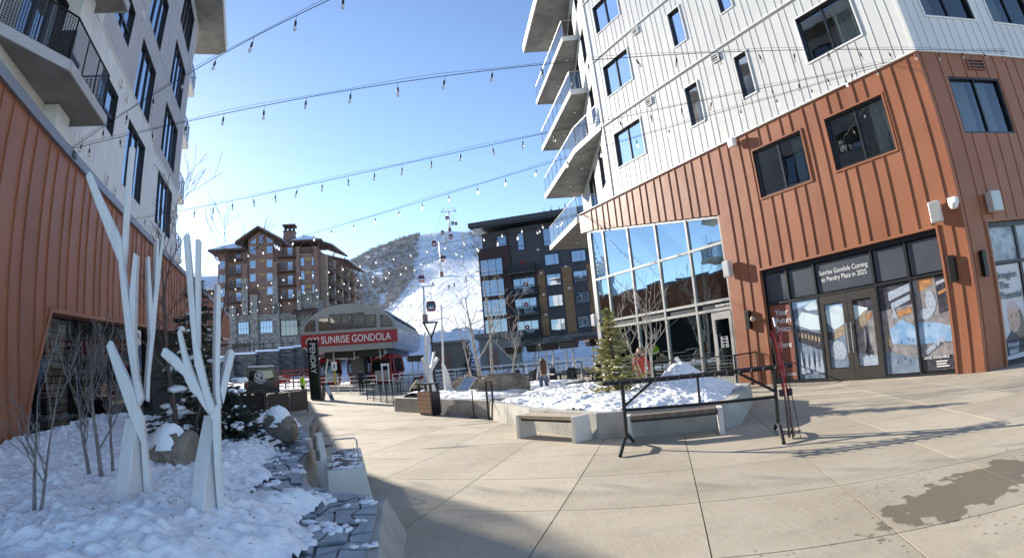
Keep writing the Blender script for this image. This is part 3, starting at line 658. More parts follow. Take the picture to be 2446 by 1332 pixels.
for k in range(4):
    s = 8.86 + 3.25 * k
    hw += [(u0, u1, s, s + 1.48) for (u0, u1) in WA]
for (a, b) in floors: strips(FA, white_seams, a, b, hw, M['white_panel'], rb, rib=0.010, ribw=0.014)
fl = MB()
for z in (7.74, 10.98, 14.20, 17.46): fl.box(FA, -0.04, 13.18 if z > 8 else 15.82, 0.002, 0.06, z, z + 0.035).box(FB, -0.04, 7.0, 0.002, 0.06, z, z + 0.035)
fl.build('flashing', M['white_trim'], rb)
MB().box(FA, 13.1, 13.2, -0.02, 0.03, 7.80, 20.6).build('corner_trim', M['white_panel'], rb)
MB().box(FA, -0.03, 0.05, 0.001, 0.03, 7.80, 20.6).build('corner_trim', M['white_panel'], rb)
for k in range(3):
    s = 8.86 + 3.25 * k
    for i, (u0, u1) in enumerate(WA):
        if k == 2 and i == 3: continue
        window(FA, u0, u1, s, s + 1.48, rb, cols=(0.52,) if u1 - u0 > 1 else (), trim='white_trim', curtain=[(0.04, 0.42)] if i in (0, 3) else ([(0.05, 0.35)] if k else None))
for (u0, u1) in ((3.98, 5.84), (1.27, 3.13)):
    window(FA, u0, u1, 5.57, 7.08, rb, cols=(0.5,), trim='brown_panel', curtain=[(0.04, 0.3)])
for (u, z) in ((10.07, 10.72), (10.02, 13.98), (6.45, 10.72)): vent(FA, u, z, 0.36, 0.30, rb)
# B face (shaded side)
bs = sorted([0.06, 0.13, 0.66, 1.01, 1.52, 1.9, 2.35, 2.72, 3.2, 3.58, 4.05, 4.42, 4.9, 5.3])
holesB = [(0.78, 2.65, 5.56, 7.08), (3.85, 5.2, 5.56, 7.08), (0.78, 5.4, -1, 3.36)]
strips(FB, bs, 0.0, COP, holesB, M['brown_panel'], rb, rib=0.02, ribw=0.016, side=1)
hb2 = [(0.8, 2.64, 8.86, 10.34), (3.35, 5.2, 8.86, 10.34)]
strips(FB, seq(0.0, 5.4, (0.27, 0.28, 0.34, 0.31)), 7.76, 10.98, hb2, M['grey_panel'], rb, rib=0.018, ribw=0.014, side=1)
strips(FB, seq(0.0, 5.4, (0.27, 0.28, 0.34, 0.31)), 11.02, 14.2, [], M['grey_panel'], rb, rib=0.018, ribw=0.014, side=1)
window(FB, 0.78, 2.65, 5.56, 7.08, rb, curtain=[(0.02, 0.4), (0.5, 0.8)]); window(FB, 3.85, 5.2, 5.56, 7.08, rb)
window(FB, 0.8, 2.64, 8.86, 10.34, rb, trim='white_trim', curtain=[(0.02, 0.3)]); window(FB, 3.35, 5.2, 8.86, 10.34, rb, trim='white_trim', curtain=[(0.05, 0.4)])
vent(FB, 1.95, 7.45, 0.62, 0.30, rb, 'brown_panel')
# solid core behind the cladding
core = MB()
core.box(FA, 0.4, 13.1, -6.0, -1.0, 3.5, 20.6); core.box(FB, 0.5, 7.0, -6, -1.0, 0, 20.6); core.box(FA, 0.4, 7.6, -6, -1.0, 0, 3.5)
core.box(FA, -0.01, 15.75, -1.0, -0.03, COP - 0.06, COP - 0.02)
core.box(FA, 7.75, 15.7, -7.0, -6.5, 0, 7.6)
core.build('core', M['dark_interior'], rb)
# storefront on A: frame, navy transom panels, doors, printed window films
sf = MB(); W0 = -0.10
us = [0.72, 1.68, 2.68, 4.53, 5.49, 6.36]
for u in us: sf.box(FA, u - 0.03, u + 0.03, W0 - 0.1, W0, 0.0, 3.44)
sf.box(FA, 0.75, 6.33, W0 - 0.1, W0 - 0.002, 3.30, 3.44); sf.box(FA, 0.75, 6.33, W0 - 0.1, W0 - 0.002, 2.36, 2.43); sf.box(FA, 0.75, 2.65, W0 - 0.1, W0 - 0.002, 0.0, 0.08); sf.box(FA, 4.56, 6.33, W0 - 0.1, W0 - 0.002, 0.0, 0.08)
store = sf.build('storefront_frame', M['dark_frame'], rb)
MB().box(FA, 0.66, 0.72, -0.2, 0.035, 0, 3.5).box(FA, 6.36, 6.42, -0.2, 0.035, 0, 3.5).box(FA, 0.72, 6.36, -0.2, 0.035, 3.44, 3.5).build('opening_trim', M['brown_panel'], rb)
for a, b in zip(us, us[1:]):
    MB().box(FA, a + 0.06, b - 0.06, W0 - 0.06, W0 - 0.05, 2.46, 3.27).build('transom_panel', M['print_navy'], store)
RT = Vector((0, 0, 1)).cross(FA.n)
def sfplace(u, z, w=W0 - 0.045): return (FA.p(u, w, z), RT, Vector((0, 0, 1)))
lettering('Sunrise Gondola Coming', 0.19, sfplace(3.6, 2.93), store, M['print_white'], 'CENTER', spacing=0.95, fit=1.56)
lettering('to Pendry Plaza in 2025', 0.19, sfplace(3.6, 2.74), store, M['print_white'], 'CENTER', spacing=0.95, fit=1.45)
# double door
for k, (a, b) in enumerate(((2.71, 3.595), (3.605, 4.50))):
    d = MB(); s = 0.15
    d.box(FA, a, a + s, W0 - 0.07, W0 - 0.01, 0.02, 2.35); d.box(FA, b - s, b, W0 - 0.07, W0 - 0.01, 0.02, 2.35)
    d.box(FA, a + s, b - s, W0 - 0.07, W0 - 0.011, 0.02, 0.34); d.box(FA, a + s, b - s, W0 - 0.07, W0 - 0.011, 2.12, 2.35)
    dr = d.build('door', M['bronze_frame'], rb)
    hu = 3.53 if k == 0 else 3.67
    MB().tube([FA.p(hu, W0 + 0.06, 0.75), FA.p(hu, W0 + 0.06, 1.55)], 0.016, 8).tube([FA.p(hu, W0 - 0.01, 0.85), FA.p(hu, W0 + 0.06, 0.85)], 0.012, 6).tube([FA.p(hu, W0 - 0.01, 1.45), FA.p(hu, W0 + 0.06, 1.45)], 0.012, 6).build('handle', M['grey_metal'], dr)
# printed films: one picture that runs across the panes (u falls to the right)
def film(u0, u1, z0, z1, shapes, nm='window_film'):
    """print: list of (material, polygon in 0..1 left-right, bottom-top as seen)"""
    f = MB(); mats = []; wb = W0 - 0.055
    for i, (mm, poly) in enumerate(shapes):
        if M[mm] not in mats: mats.append(M[mm])
        k = mats.index(M[mm]); wz = wb + 0.0012 * i
        pts = []
        for (x, y) in poly: pts.append(FA.p(u1 + (u0 - u1) * x, wz, z0 + (z1 - z0) * y))
        f.add(pts, [tuple(range(len(pts)))], k)
    return f.build(nm, mats, store)
full = [(0, 0), (1, 0), (1, 1), (0, 1)]
def ellp(cx, cy, rx, ry, n=16): return [(cx + rx * math.cos(2 * math.pi * i / n), cy + ry * math.sin(2 * math.pi * i / n)) for i in range(n)]
def treep(cx, y, h, w): return [(cx - w, y), (cx + w, y), (cx + w * 0.35, y + h * 0.5), (cx, y + h), (cx - w * 0.35, y + h * 0.5)]
film(5.55, 6.30, 0.10, 2.34, [('print_rust', full)])
for i, t in enumerate(('Your', 'Future', 'Space', 'is', 'Here')):
    lettering(t, 0.26, sfplace(6.12, 2.02 - 0.24 * i, W0 - 0.05), store, M['print_white'], spacing=0.92)
lettering('POTENTIAL', 0.105, sfplace(6.08, 0.22, W0 - 0.05), store, M['print_white'])
random.seed(11)
def bld(x0, y0, x1, y1, n, m1='print_tan'):
    out = []
    for k in range(n):
        t = k / n; xa = x0 + (x1 - x0) * t; xb = x0 + (x1 - x0) * (t + 0.6 / n); yb = y0 + (y1 - y0) * t
        out += [(m1, [(xa, yb - 0.12), (xb, yb - 0.12), (xb, yb - 0.06), (xa, yb - 0.06)]), ('print_dark', [(xa, yb - 0.045), (xb, yb - 0.045), (xb, yb - 0.01), (xa, yb - 0.01)])]
    return out
film(4.57, 5.45, 0.10, 2.34, [('print_bluegrey', full), ('print_sky', [(0, 0.9), (1, 0.96), (1, 1), (0, 1)]), ('print_snowroof', [(0, 0.72), (0.35, 0.86), (1, 0.78), (1, 0.60), (0.6, 0.62), (0.1, 0.70)]), ('print_snowroof', [(0.45, 0.9), (0.85, 0.98), (1, 0.93), (1, 0.86), (0.6, 0.86)]),
    ('print_dark', [(0.05, 0.66), (1, 0.55), (1, 0.34), (0.1, 0.48)])] + bld(0.1, 0.66, 1.0, 0.56, 7) + [('print_frost', treep(x, 0.02 + 0.1 * random.random(), 0.32, 0.1)) for x in (0.15, 0.35, 0.55, 0.75, 0.92)])
for (a, b, sh) in ((3.76, 4.34, [('print_bluegrey', full), ('print_sky', [(0, 0.86), (1, 0.9), (1, 1), (0, 1)]), ('print_snowroof', [(0, 0.72), (0, 0.92), (0.7, 0.98), (1, 0.9), (1, 0.68), (0.4, 0.60)]), ('print_tan', [(0.35, 0.60), (1, 0.66), (1, 0.52), (0.35, 0.44)]), ('print_dark', [(0, 0.58), (0.3, 0.57), (0.3, 0.42), (0, 0.45)])] + [('print_frost', ellp(0.5, 0.26, 0.42, 0.17)), ('print_bluegrey', [(0, 0), (1, 0), (1, 0.12), (0, 0.14)])]),
                   (2.86, 3.44, [('print_ground', full), ('print_dark', [(0, 0.8), (1, 0.82), (1, 1), (0, 1)]), ('print_snowroof', [(0, 0.94), (0.75, 0.86), (0.3, 0.70), (0, 0.72)]), ('print_tan', [(0.1, 0.72), (0.6, 0.84), (0.62, 0.62), (0.1, 0.50)]), ('print_warm', [(0.62, 0.76), (0.9, 0.80), (0.9, 0.72), (0.62, 0.68)]), ('print_dark', treep(0.55, 0.12, 0.40, 0.26)), ('print_frost', [(0, 0), (1, 0), (1, 0.14), (0, 0.2)])])):
    film(a, b, 0.36, 2.10, sh)
def skaters(n): return [('print_dark', [(x, y), (x + 0.03, y), (x + 0.02, y + 0.035), (x + 0.01, y + 0.035)]) for x, y in [(random.uniform(0.1, 0.9), random.uniform(0.08, 0.48)) for _ in range(n)]]
film(1.72, 2.64, 0.10, 2.34, [('print_ground', full), ('print_dark', [(0, 0.72), (1, 0.75), (1, 1), (0, 1)]), ('print_frost', [(0.3, 0.82), (1, 0.90), (1, 0.98), (0.3, 0.92)]), ('print_frost', [(0.35, 0.72), (0.95, 0.80), (0.95, 0.86), (0.35, 0.79)]), ('print_warm', [(0.5, 0.62), (0.95, 0.66), (0.95, 0.72), (0.5, 0.69)]), ('print_ice', [(0.25, 0.34), (1, 0.30), (1, 0.50), (0.62, 0.60), (0.2, 0.50)]), ('print_tan', treep(0.12, 0.30, 0.30, 0.12)), ('print_frost', treep(0.42, 0.62, 0.14, 0.1)), ('print_bluegrey', [(0, 0), (1, 0), (1, 0.16), (0, 0.26)])] + skaters(9))
film(0.78, 1.64, 0.10, 2.34, [('print_ground', full), ('print_warm', [(0.15, 0.86), (0.62, 0.93), (0.62, 1), (0.15, 1)]), ('print_dark', [(0.7, 0.6), (1, 0.62), (1, 1), (0.7, 1)]), ('print_frost', [(0.72, 0.90), (1, 0.93), (1, 0.96), (0.72, 0.94)]), ('print_warm', [(0.75, 0.80), (1, 0.83), (1, 0.86), (0.75, 0.83)]), ('print_frost', ellp(0.48, 0.74, 0.16, 0.12)), ('print_frost', ellp(0.30, 0.62, 0.22, 0.06)), ('print_ice', [(0, 0.30), (1, 0.30), (1, 0.46), (0.55, 0.52), (0, 0.54)]), ('print_frost', [(0.1, 0.22), (0.75, 0.36), (0.82, 0.33), (0.2, 0.18)]), ('print_dark', [(0, 0), (1, 0), (1, 0.16), (0, 0.16)])] + skaters(7))
lettering('LEASE AVAILABLE', 0.088, sfplace(1.58, 0.40, W0 - 0.03), store, M['print_white'], bold=0.002)
for i, wd in enumerate((0.30, 0.27, 0.34)): MB().box(FA, 1.25 - wd, 1.25, W0 - 0.034, W0 - 0.032, 0.31 - 0.06 * i, 0.34 - 0.06 * i).build('print_line', M['print_white'], store)
# B storefront posters
WB = -0.08; RTB = Vector((0, 0, 1)).cross(FB.n)
sb = MB()
for u in (0.80, 1.80, 2.90, 4.0, 5.1): sb.box(FB, u - 0.04, u + 0.04, WB - 0.1, WB, 0, 3.36)
sb.box(FB, 0.84, 5.06, WB - 0.1, WB - 0.002, 3.24, 3.36); sb.box(FB, 0.84, 5.06, WB - 0.1, WB - 0.002, 2.36, 2.44); sb.box(FB, 0.84, 5.06, WB - 0.1, WB - 0.002, 0, 0.1)
storeb = sb.build('storefront_frame', M['dark_frame'], rb)
MB().box(FB, 0.70, 0.76, -0.2, 0.03, 0, 3.42).box(FB, 0.76, 5.3, -0.2, 0.03, 3.36, 3.42).build('opening_trim', M['brown_panel'], rb)
def posterB(u0, u1, z0, z1, shapes):
    f = MB(); mats = []
    for i, (mm, poly) in enumerate(shapes):
        if M[mm] not in mats: mats.append(M[mm])
        f.add([FB.p(u0 + (u1 - u0) * x, WB - 0.05 + 0.0012 * i, z0 + (z1 - z0) * y) for x, y in poly], [tuple(range(len(poly)))], mats.index(M[mm]))
    return f.build('poster', mats, storeb)
for (a, b) in ((0.84, 1.76), (1.84, 2.86), (2.94, 3.96)):
    posterB(a, b, 2.44, 3.24, [('print_bluesnow', full), ('print_frost', [(0, 0.95), (0.5, 0.70), (1, 0.45), (1, 0.30), (0.5, 0.55), (0, 0.8)])])
posterB(0.84, 1.74, 0.12, 2.34, [('print_paper', full),
    ('print_hair', ellp(0.60, 0.36, 0.30, 0.20, 20)), ('print_dark', [(0.10, 0.22), (0.34, 0.30), (0.70, 0.20), (1, 0.26), (1, 0.06), (0.1, 0.04)]), ('print_frost', [(0.15, 0.18), (0.6, 0.18), (0.55, 0.06), (0.2, 0.05)]),
    ('print_skin', ellp(0.50, 0.42, 0.235, 0.145, 22)), ('print_pink', [(0.24, 0.49), (0.33, 0.58), (0.5, 0.62), (0.68, 0.58), (0.77, 0.49), (0.5, 0.53)]),
    ('print_dark', ellp(0.41, 0.445, 0.032, 0.009)), ('print_dark', ellp(0.60, 0.448, 0.032, 0.009)), ('print_hair', [(0.35, 0.468), (0.46, 0.474), (0.46, 0.468), (0.36, 0.461)]), ('print_hair', [(0.55, 0.474), (0.67, 0.468), (0.66, 0.461), (0.55, 0.467)]),
    ('print_lip', [(0.38, 0.368), (0.5, 0.362), (0.63, 0.370), (0.58, 0.345), (0.5, 0.336), (0.43, 0.345)]), ('print_white', [(0.41, 0.364), (0.5, 0.358), (0.60, 0.365), (0.56, 0.352), (0.5, 0.347), (0.45, 0.352)]), ('print_hair', [(0.49, 0.405), (0.53, 0.405), (0.54, 0.40), (0.48, 0.40)])])
for i, t in enumerate(('Imagine', 'The', 'Potential')): lettering(t, 0.25, (FB.p(0.90, WB - 0.02, 2.02 - 0.24 * i), RTB, Vector((0, 0, 1))), storeb, M['print_navy'], spacing=0.9)
for i, t in enumerate(('YOUR FUTURE', 'SPACE IS HERE')): lettering(t, 0.13, (FB.p(0.98, WB - 0.02, 0.48 - 0.14 * i), RTB, Vector((0, 0, 1))), storeb, M['print_navy'], spacing=0.9)
posterB(1.86, 2.84, 0.12, 2.34, [('print_paper', full), ('print_hair', ellp(0.1, 0.40, 0.2, 0.24))])
for (a, b) in ((2.94, 3.96), (4.04, 5.06)): posterB(a, b, 0.12, 2.34, [('print_bluesnow', full)])

# glass front of the corner restaurant: mullions, transoms, panes, door
mu = [7.72, 9.32, 10.95, 12.6, 14.25, 15.2]
cw = MB(); Wg = -0.06
for i, u in enumerate(mu):
    t = 0.045 if 0 < i < 5 else 0.06
    cw.box(FA, u - t, u + t, Wg - 0.14, Wg + 0.02, 0.02, zg(min(u, 15.2)) - 0.02)
for z in (4.64, 2.79, 2.50):
    for a, b in zip(mu, mu[1:]): cw.box(FA, a + 0.05, b - 0.05, Wg - 0.12, Wg + 0.015, z - 0.045, z + 0.045)
for a, b in zip(mu, mu[1:]):
    cw.box(FA, a + 0.05, b - 0.05, Wg - 0.12, Wg + 0.01, 0.02, 0.12)
    cw.fpoly(FA, [(a + 0.05, zg(a) - 0.10), (b - 0.05, zg(b) - 0.10), (b - 0.05, zg(b) - 0.02), (a + 0.05, zg(a) - 0.02)], Wg - 0.12, Wg + 0.01)
gf = cw.build('glazing_frame', M['grey_frame'], rb)
for i, (a, b) in enumerate(zip(mu, mu[1:])):
    for (z0, z1) in ((4.69, None), (2.84, 4.59), (2.55, 2.74), (0.12, 2.45)):
        if i == 0 and z0 == 0.12: b0, a0 = 9.27, 8.70
        else: a0, b0 = a + 0.05, b - 0.05
        if z0 == 2.55:
            MB().box(FA, a0, b0, Wg - 0.05, Wg - 0.04, z0, z1).build('spandrel', M['dark_frame'], gf); continue
        za, zb = (zg(a0) - 0.1, zg(b0) - 0.1) if z1 is None else (z1, z1)
        t = random.uniform(-0.006, 0.006); t2 = random.uniform(-0.006, 0.006)
        MB().add([FA.p(a0, Wg - 0.04 + t, z0), FA.p(b0, Wg - 0.04 - t, z0), FA.p(b0, Wg - 0.04 - t2, zb), FA.p(a0, Wg - 0.04 + t2, za)], [(0, 1, 2, 3)]).build('pane', M['glass_store'], gf)
d = MB(); d.box(FA, 7.78, 7.90, Wg - 0.06, Wg + 0.03, 0.02, 2.42).box(FA, 8.53, 8.65, Wg - 0.06, Wg + 0.03, 0.02, 2.42).box(FA, 7.90, 8.53, Wg - 0.06, Wg + 0.029, 2.18, 2.42).box(FA, 7.90, 8.53, Wg - 0.06, Wg + 0.029, 0.02, 0.3)
gd = d.build('door', M['grey_frame'], rb)
MB().quad(FA.p(7.90, Wg - 0.01, 0.3), FA.p(8.53, Wg - 0.01, 0.3), FA.p(8.53, Wg - 0.01, 2.18), FA.p(7.90, Wg - 0.01, 2.18)).build('pane', M['glass_store'], gd)
MB().tube([FA.p(8.46, Wg + 0.08, 0.7), FA.p(8.46, Wg + 0.08, 1.7)], 0.016, 8).build('handle', M['light_metal'], gd)
dn = MB().box(FA, 8.05, 8.35, Wg, Wg + 0.004, 1.25, 1.6).build('door_notice', M['print_dark'], gd)
nf = MB(); nf.box(FA, 8.05, 8.35, Wg + 0.004, Wg + 0.006, 1.585, 1.60).box(FA, 8.05, 8.35, Wg + 0.004, Wg + 0.006, 1.25, 1.265).box(FA, 8.05, 8.065, Wg + 0.004, Wg + 0.006, 1.265, 1.585).box(FA, 8.335, 8.35, Wg + 0.004, Wg + 0.006, 1.265, 1.585)
for z in (1.52, 1.42, 1.32): nf.box(FA, 8.1, 8.3, Wg + 0.004, Wg + 0.006, z - 0.018, z + 0.018)
nf.build('print_line', M['print_white'], gd)
lettering('BUILDING ONE', 0.095, (FA.p(8.45, Wg - 0.03, 2.60), RT, Vector((0, 0, 1))), gf, M['print_white'], bold=0.002)
# soffit, end return and corner post of the brown upper band
MB().box(FA, 15.2, 15.8, -0.6, -0.021, 6.93, COP - 0.06).build('panel', M['brown_panel'], rb)
MB().box(FA, 7.75, 15.25, -6.4, -0.25, 7.4, 7.5).build('ceiling', M['dark_interior'], rb)
MB().box(FA, 7.75, 15.2, -6.4, -0.2, 0.0, 0.03).build('floor', M['interior_floor'], rb)
MB().box(FA, 15.18, 15.42, -0.40, -0.065, 0.0, 6.84).build('corner_post', M['grey_frame'], rb)
MB().box(FA, 15.22, 15.25, -6.4, -0.5, 0.0, 7.2).build('side_wall', M['dark_interior'], rb)
# white west face, seen edge-on, with its windows
for (a, b) in floors: strips(FW, seq(0.0, 10.2, (0.9, 0.8)), a, b, [(1.0, 2.2, a + 1.0, b - 0.4), (4.0, 6.4, a + 0.4, b - 0.4)], M['white_panel'], rb, rib=0.015)
for (a, b) in floors:
    window(FW, 1.0, 2.2, a + 1.0, b - 0.4, rb, cols=()); window(FW, 4.0, 6.4, a + 0.4, b - 0.4, rb, cols=(0.5,))
MB().box(FW, 0, 10.2, -3.0, -1.0, 7.7, 20.6).build('core', M['dark_interior'], rb)
# balconies
bal = [(7.60, [(2.38, 30.4), (3.30, 24.3), (4.60, 24.1), (4.64, 30.6)]), (10.9, [(2.45, 31.0), (3.54, 23.7), (4.40, 21.15), (4.50, 22.0), (4.64, 31.2)]),
       (14.1, [(2.60, 31.2), (3.72, 23.85), (4.50, 23.75), (4.64, 31.3)]), (17.4, [(2.57, 31.3), (3.72, 24.0), (4.50, 23.9), (4.64, 31.4)])]
for z, poly in bal:
    b_ = MB().slab(poly, z, z + 0.24).build('balcony_slab', M['soffit_concrete'], rb)
    e = MB(); c = [Vector((p[0], p[1], 0)) for p in poly]
    for p, q in zip(c[:3], c[1:3]):
        dd = (q - p).normalized(); nn = Vector((dd.y, -dd.x, 0))
        if nn.x > 0 and nn.y > -0.5: nn = -nn
        edge_strip(e, p, q, nn, z - 0.01, z + 0.26, 0.03)
    e.build('slab_edge', M['balcony_edge'], b_)
    ins = [(p.x + 0.06, p.y - (0.05 if i == 0 else -0.03)) for i, p in enumerate(c[:3])]
    railing(ins, z + 0.24, 1.08, b_, post='grey_metal', infill='glass_rail', step=1.1, r=0.018)
    for (lx, ly) in ((4.1, 26.0), (3.8, 29.0)): MB().tube([(lx, ly, z - 0.001), (lx, ly, z - 0.012)], 0.07, 10).build('ceiling_light', M['white_paint'], b_)
ov = MB().slab([(2.05, 30.0), (4.9, 30.0), (7.0, 17.0), (3.72, 17.0)], 20.6, 21.1).build('roof_overhang', M['soffit_concrete'], rb)
MB().add([(2.04, 30.02, 20.59), (3.71, 17.0, 20.59), (3.71, 17.0, 21.2), (2.04, 30.02, 21.2), (1.98, 30.0, 20.59), (3.65, 17.0, 20.59), (3.65, 17.0, 21.2), (1.98, 30.0, 21.2)], [(0, 1, 2, 3), (7, 6, 5, 4), (0, 4, 5, 1), (1, 5, 6, 2), (2, 6, 7, 3), (3, 7, 4, 0)]).build('fascia', M['balcony_edge'], ov)

# wall fittings, each a thing of its own
def speaker(fr, u, z, w, h, dp, label, m='light_metal', name='wall_speaker'):
    t = thing(name, label, 'speaker', fr.p(u, 0, z))
    MB().box(fr, u - w / 2, u + w / 2, 0.06, 0.06 + dp, z - h / 2, z + h / 2).build('housing', M[m], t, bevel=0.02)
    MB().box(fr, u - w / 2 + 0.02, u + w / 2 - 0.02, 0.06 + dp, 0.066 + dp, z - h / 2 + 0.02, z + h / 2 - 0.02).build('grille', M['grey_metal'] if m == 'light_metal' else M['black_metal'], t)
    MB().box(fr, u - 0.06, u + 0.06, 0.0, 0.06, z - 0.06, z + 0.06).build('bracket', M['grey_metal'], t)
speaker(FA, 7.50, 3.70, 0.26, 0.52, 0.20, 'silver wall speaker beside the top right of the restaurant glass front')
speaker(FA, 0.58, 3.78, 0.28, 0.50, 0.20, 'silver wall speaker above the right end of the leasing storefront')
speaker(FB, 1.0, 3.80, 0.34, 0.48, 0.24, 'silver wall speaker on the shaded brown wall above the white poster')
speaker(FA, 15.3, 2.9, 0.24, 0.5, 0.16, 'silver wall speaker on the far corner post of the glass front')
def sconce(fr, u, z, w, h, label):
    t = thing('wall_light', label, 'wall light', fr.p(u, 0, z))
    MB().box(fr, u - w / 2, u + w / 2, 0.03, 0.13, z - h / 2, z + h / 2).build('housing', M['black_metal'], t, bevel=0.008)
    MB().box(fr, u - w / 2 - 0.01, u + w / 2 + 0.01, 0.0, 0.03, z - h / 2 + 0.03, z + h / 2 - 0.03).build('back_plate', M['black_metal'], t)
sconce(FA, 0.46, 2.42, 0.17, 0.62, 'black box wall light right of the leasing storefront in the sun'); sconce(FB, 0.36, 2.42, 0.13, 0.6, 'black box wall light on the shaded wall round the corner'); sconce(FA, 7.0, 2.02, 0.15, 0.58, 'black box wall light between restaurant door and leasing storefront')
t = thing('bell', 'small pale round alarm bell beside the black wall light', 'alarm', FA.p(6.76, 0, 2.03))
MB().tube([FA.p(6.76, 0.0, 2.03), FA.p(6.76, 0.10, 2.03)], 0.05, 10).build('mount', M['grey_metal'], t); MB().ell(FA.p(6.76, 0.15, 2.03), 0.085, 0.085, 0.085, 10, 8).build('dome', M['wood_pale'], t, smooth=True)
t = thing('security_camera', 'white dome security camera at the brown building corner', 'camera', FA.p(0.1, 0, 3.9))
MB().box(FA, -0.02, 0.2, 0.03, 0.28, 3.86, 4.0).build('arm', M['white_paint'], t, bevel=0.02); MB().lathe(FA.p(0.08, 0.22, 3.72), [(0.02, 0), (0.09, 0.03), (0.12, 0.10), (0.13, 0.14), (0.05, 0.15)], 14).build('dome', M['white_paint'], t, smooth=True)
t = thing('floodlight', 'small white square floodlight on the seam between white and brown panels', 'light', FA.p(6.44, 0, 7.6))
MB().box(FA, 6.30, 6.55, 0.10, 0.26, 7.42, 7.72).build('housing', M['white_paint'], t, bevel=0.015); MB().box(FA, 6.38, 6.47, 0.0, 0.10, 7.5, 7.62).build('arm', M['grey_metal'], t)
MB().box(FA, 6.33, 6.52, 0.26, 0.268, 7.46, 7.68).build('lens', M['light_metal'], t)
# ------------------------------------------------------------------ left building: brown podium and pale tower
lb = thing('podium_tower_building', 'shaded building with brown ribbed podium below a pale tower with dark windows', 'building', (-8.8, 6.83, 0))
PC = 6.62
lh = lambda u: 3.03 + 0.046 * u if u > 1.6 else 3.10 - (1.62 - u) * 3.1 / 1.77          # slanted jamb then rising head of the big opening
lzlo = lambda u: max(0.0, lh(u)) if u > -0.15 else 0.0
sm = [-6.0]
while sm[-1] < 38: sm.append(sm[-1] + (0.47 if len(sm) % 2 else 0.69))
off = -0.99 - min(sm, key=lambda v: abs(v + 0.99)); sm = [round(v + off, 3) for v in sm]
sm2 = []
for v in sm:
    sm2.append(v)
extra = [-0.15, 0.4, 0.9, 1.3, 1.62]
allc = sorted(set(sm2 + extra))
def is_seam(v): return any(abs(v - s) < 1e-6 for s in sm2)
for a, b in zip(sm2, sm2[1:]):
    cuts = [a] + [e for e in extra if a < e < b] + [b]; pm = MB()
    for c, d in zip(cuts, cuts[1:]):
        pm.fpoly(FL, [(c, lzlo(c) + 0.001), (d, lzlo(d) + 0.001), (d, PC - 0.16), (c, PC - 0.16)], -0.02, 0.0)
    pm.box(FL, a - 0.012, a + 0.012, 0.0005, 0.035, lzlo(a) + 0.01, PC - 0.17)
    pm.build('panel', M['brown_panel'], lb)
cp = MB(); cp.box(FL, -8, 38.6, -1.2, 0.10, PC - 0.16, PC + 0.06); cp.build('coping', M['flashing'], lb)
tr = MB(); 
tr.add([FL.p(-0.20, -0.3, 0), FL.p(-0.12, -0.3, 0), FL.p(1.66, -0.3, 3.02), FL.p(1.60, -0.3, 3.12), FL.p(-0.20, 0.05, 0), FL.p(-0.12, 0.05, 0), FL.p(1.66, 0.05, 3.02), FL.p(1.60, 0.05, 3.12)], [(0, 1, 2, 3), (7, 6, 5, 4), (0, 4, 5, 1), (1, 5, 6, 2), (2, 6, 7, 3), (3, 7, 4, 0)])
tr.fpoly(FL, [(1.66, lh(1.66) - 0.09), (38.3, lh(38.3) - 0.09), (38.3, lh(38.3)), (1.66, lh(1.66))], -0.6, 0.04)
tr.build('opening_trim', M['brown_panel'], lb)
# recessed glazing under the podium, a stone pillar behind it
gl = MB()
for u in (1.9, 4.4, 6.9, 9.4): gl.box(FL, u - 0.04, u + 0.04, -0.55, -0.42, 0.25, lh(max(u, 1.7)) - 0.1)
gl.box(FL, -0.2, 11.4, -0.56, -0.42, 0.15, 0.28); gl.box(FL, -0.2, 11.4, -0.57, -0.43, 0.5, 0.53)
lgf = gl.build('glazing_frame', M['dark_frame'], lb)
for (a, b) in ((-0.1, 1.86), (1.94, 4.36), (4.44, 6.86), (6.94, 9.36), (9.44, 11.4)):
    zt0, zt1 = (lh(max(a, 1.7)) - 0.1, lh(max(b, 1.7)) - 0.1)
    MB().add([FL.p(a, -0.48, 0.28), FL.p(b, -0.48, 0.28), FL.p(b, -0.48, zt1), FL.p(a, -0.48, zt0)], [(0, 1, 2, 3)]).build('pane', M['glass_left'], lgf)
MB().box(FL, 3.1, 4.4, -1.4, -0.8, 0.0, 3.1).build('stone_pillar', M['pillar_stone'], lb)
MB().box(FL, -8, 11.3, -9, -2.6, 0, PC - 0.2).box(FL, -8, -0.4, -2.6, -0.03, 0, PC - 0.2).box(FL, 11.5, 12.2, -9, -0.3, 0, PC - 0.2).box(FL, -0.4, 38, -9, -0.03, 5.2, PC - 0.18).box(FL, 14.0, 38.3, -9, -1.5, 0, 5.3).build('core', M['dark_interior'], lb)
MB().box(FL, -0.3, 12, -9, -0.1, 0.02, 0.06).build('floor', M['dark_interior'], lb)
MB().box(FL, -0.2, 11.4, -0.60, 0.02, 0.0, 0.15).build('sill', M['rock'], lb)
# tower
cor = MB(); TZ = 20.5
cor.box(FT, -9, 15.86, -7.0, -1.0, 5.0, TZ); cor.build('core', M['dark_interior'], lb)
tw = []
for k, z in enumerate((7.81, 11.03, 14.30, 17.6)): tw.append((6.60, 9.14, z, z + 2.3)); tw.append((11.5, 14.62, z + 0.05, z + 2.3))
for k, z in enumerate((8.76, 11.95, 15.1, 18.3)): tw.append((3.35, 5.2, z, z + 1.4))
tw.append((-1.8, 1.0, 7.8, 10.0)); tw.append((-1.8, 1.0, 11.0, 13.2))
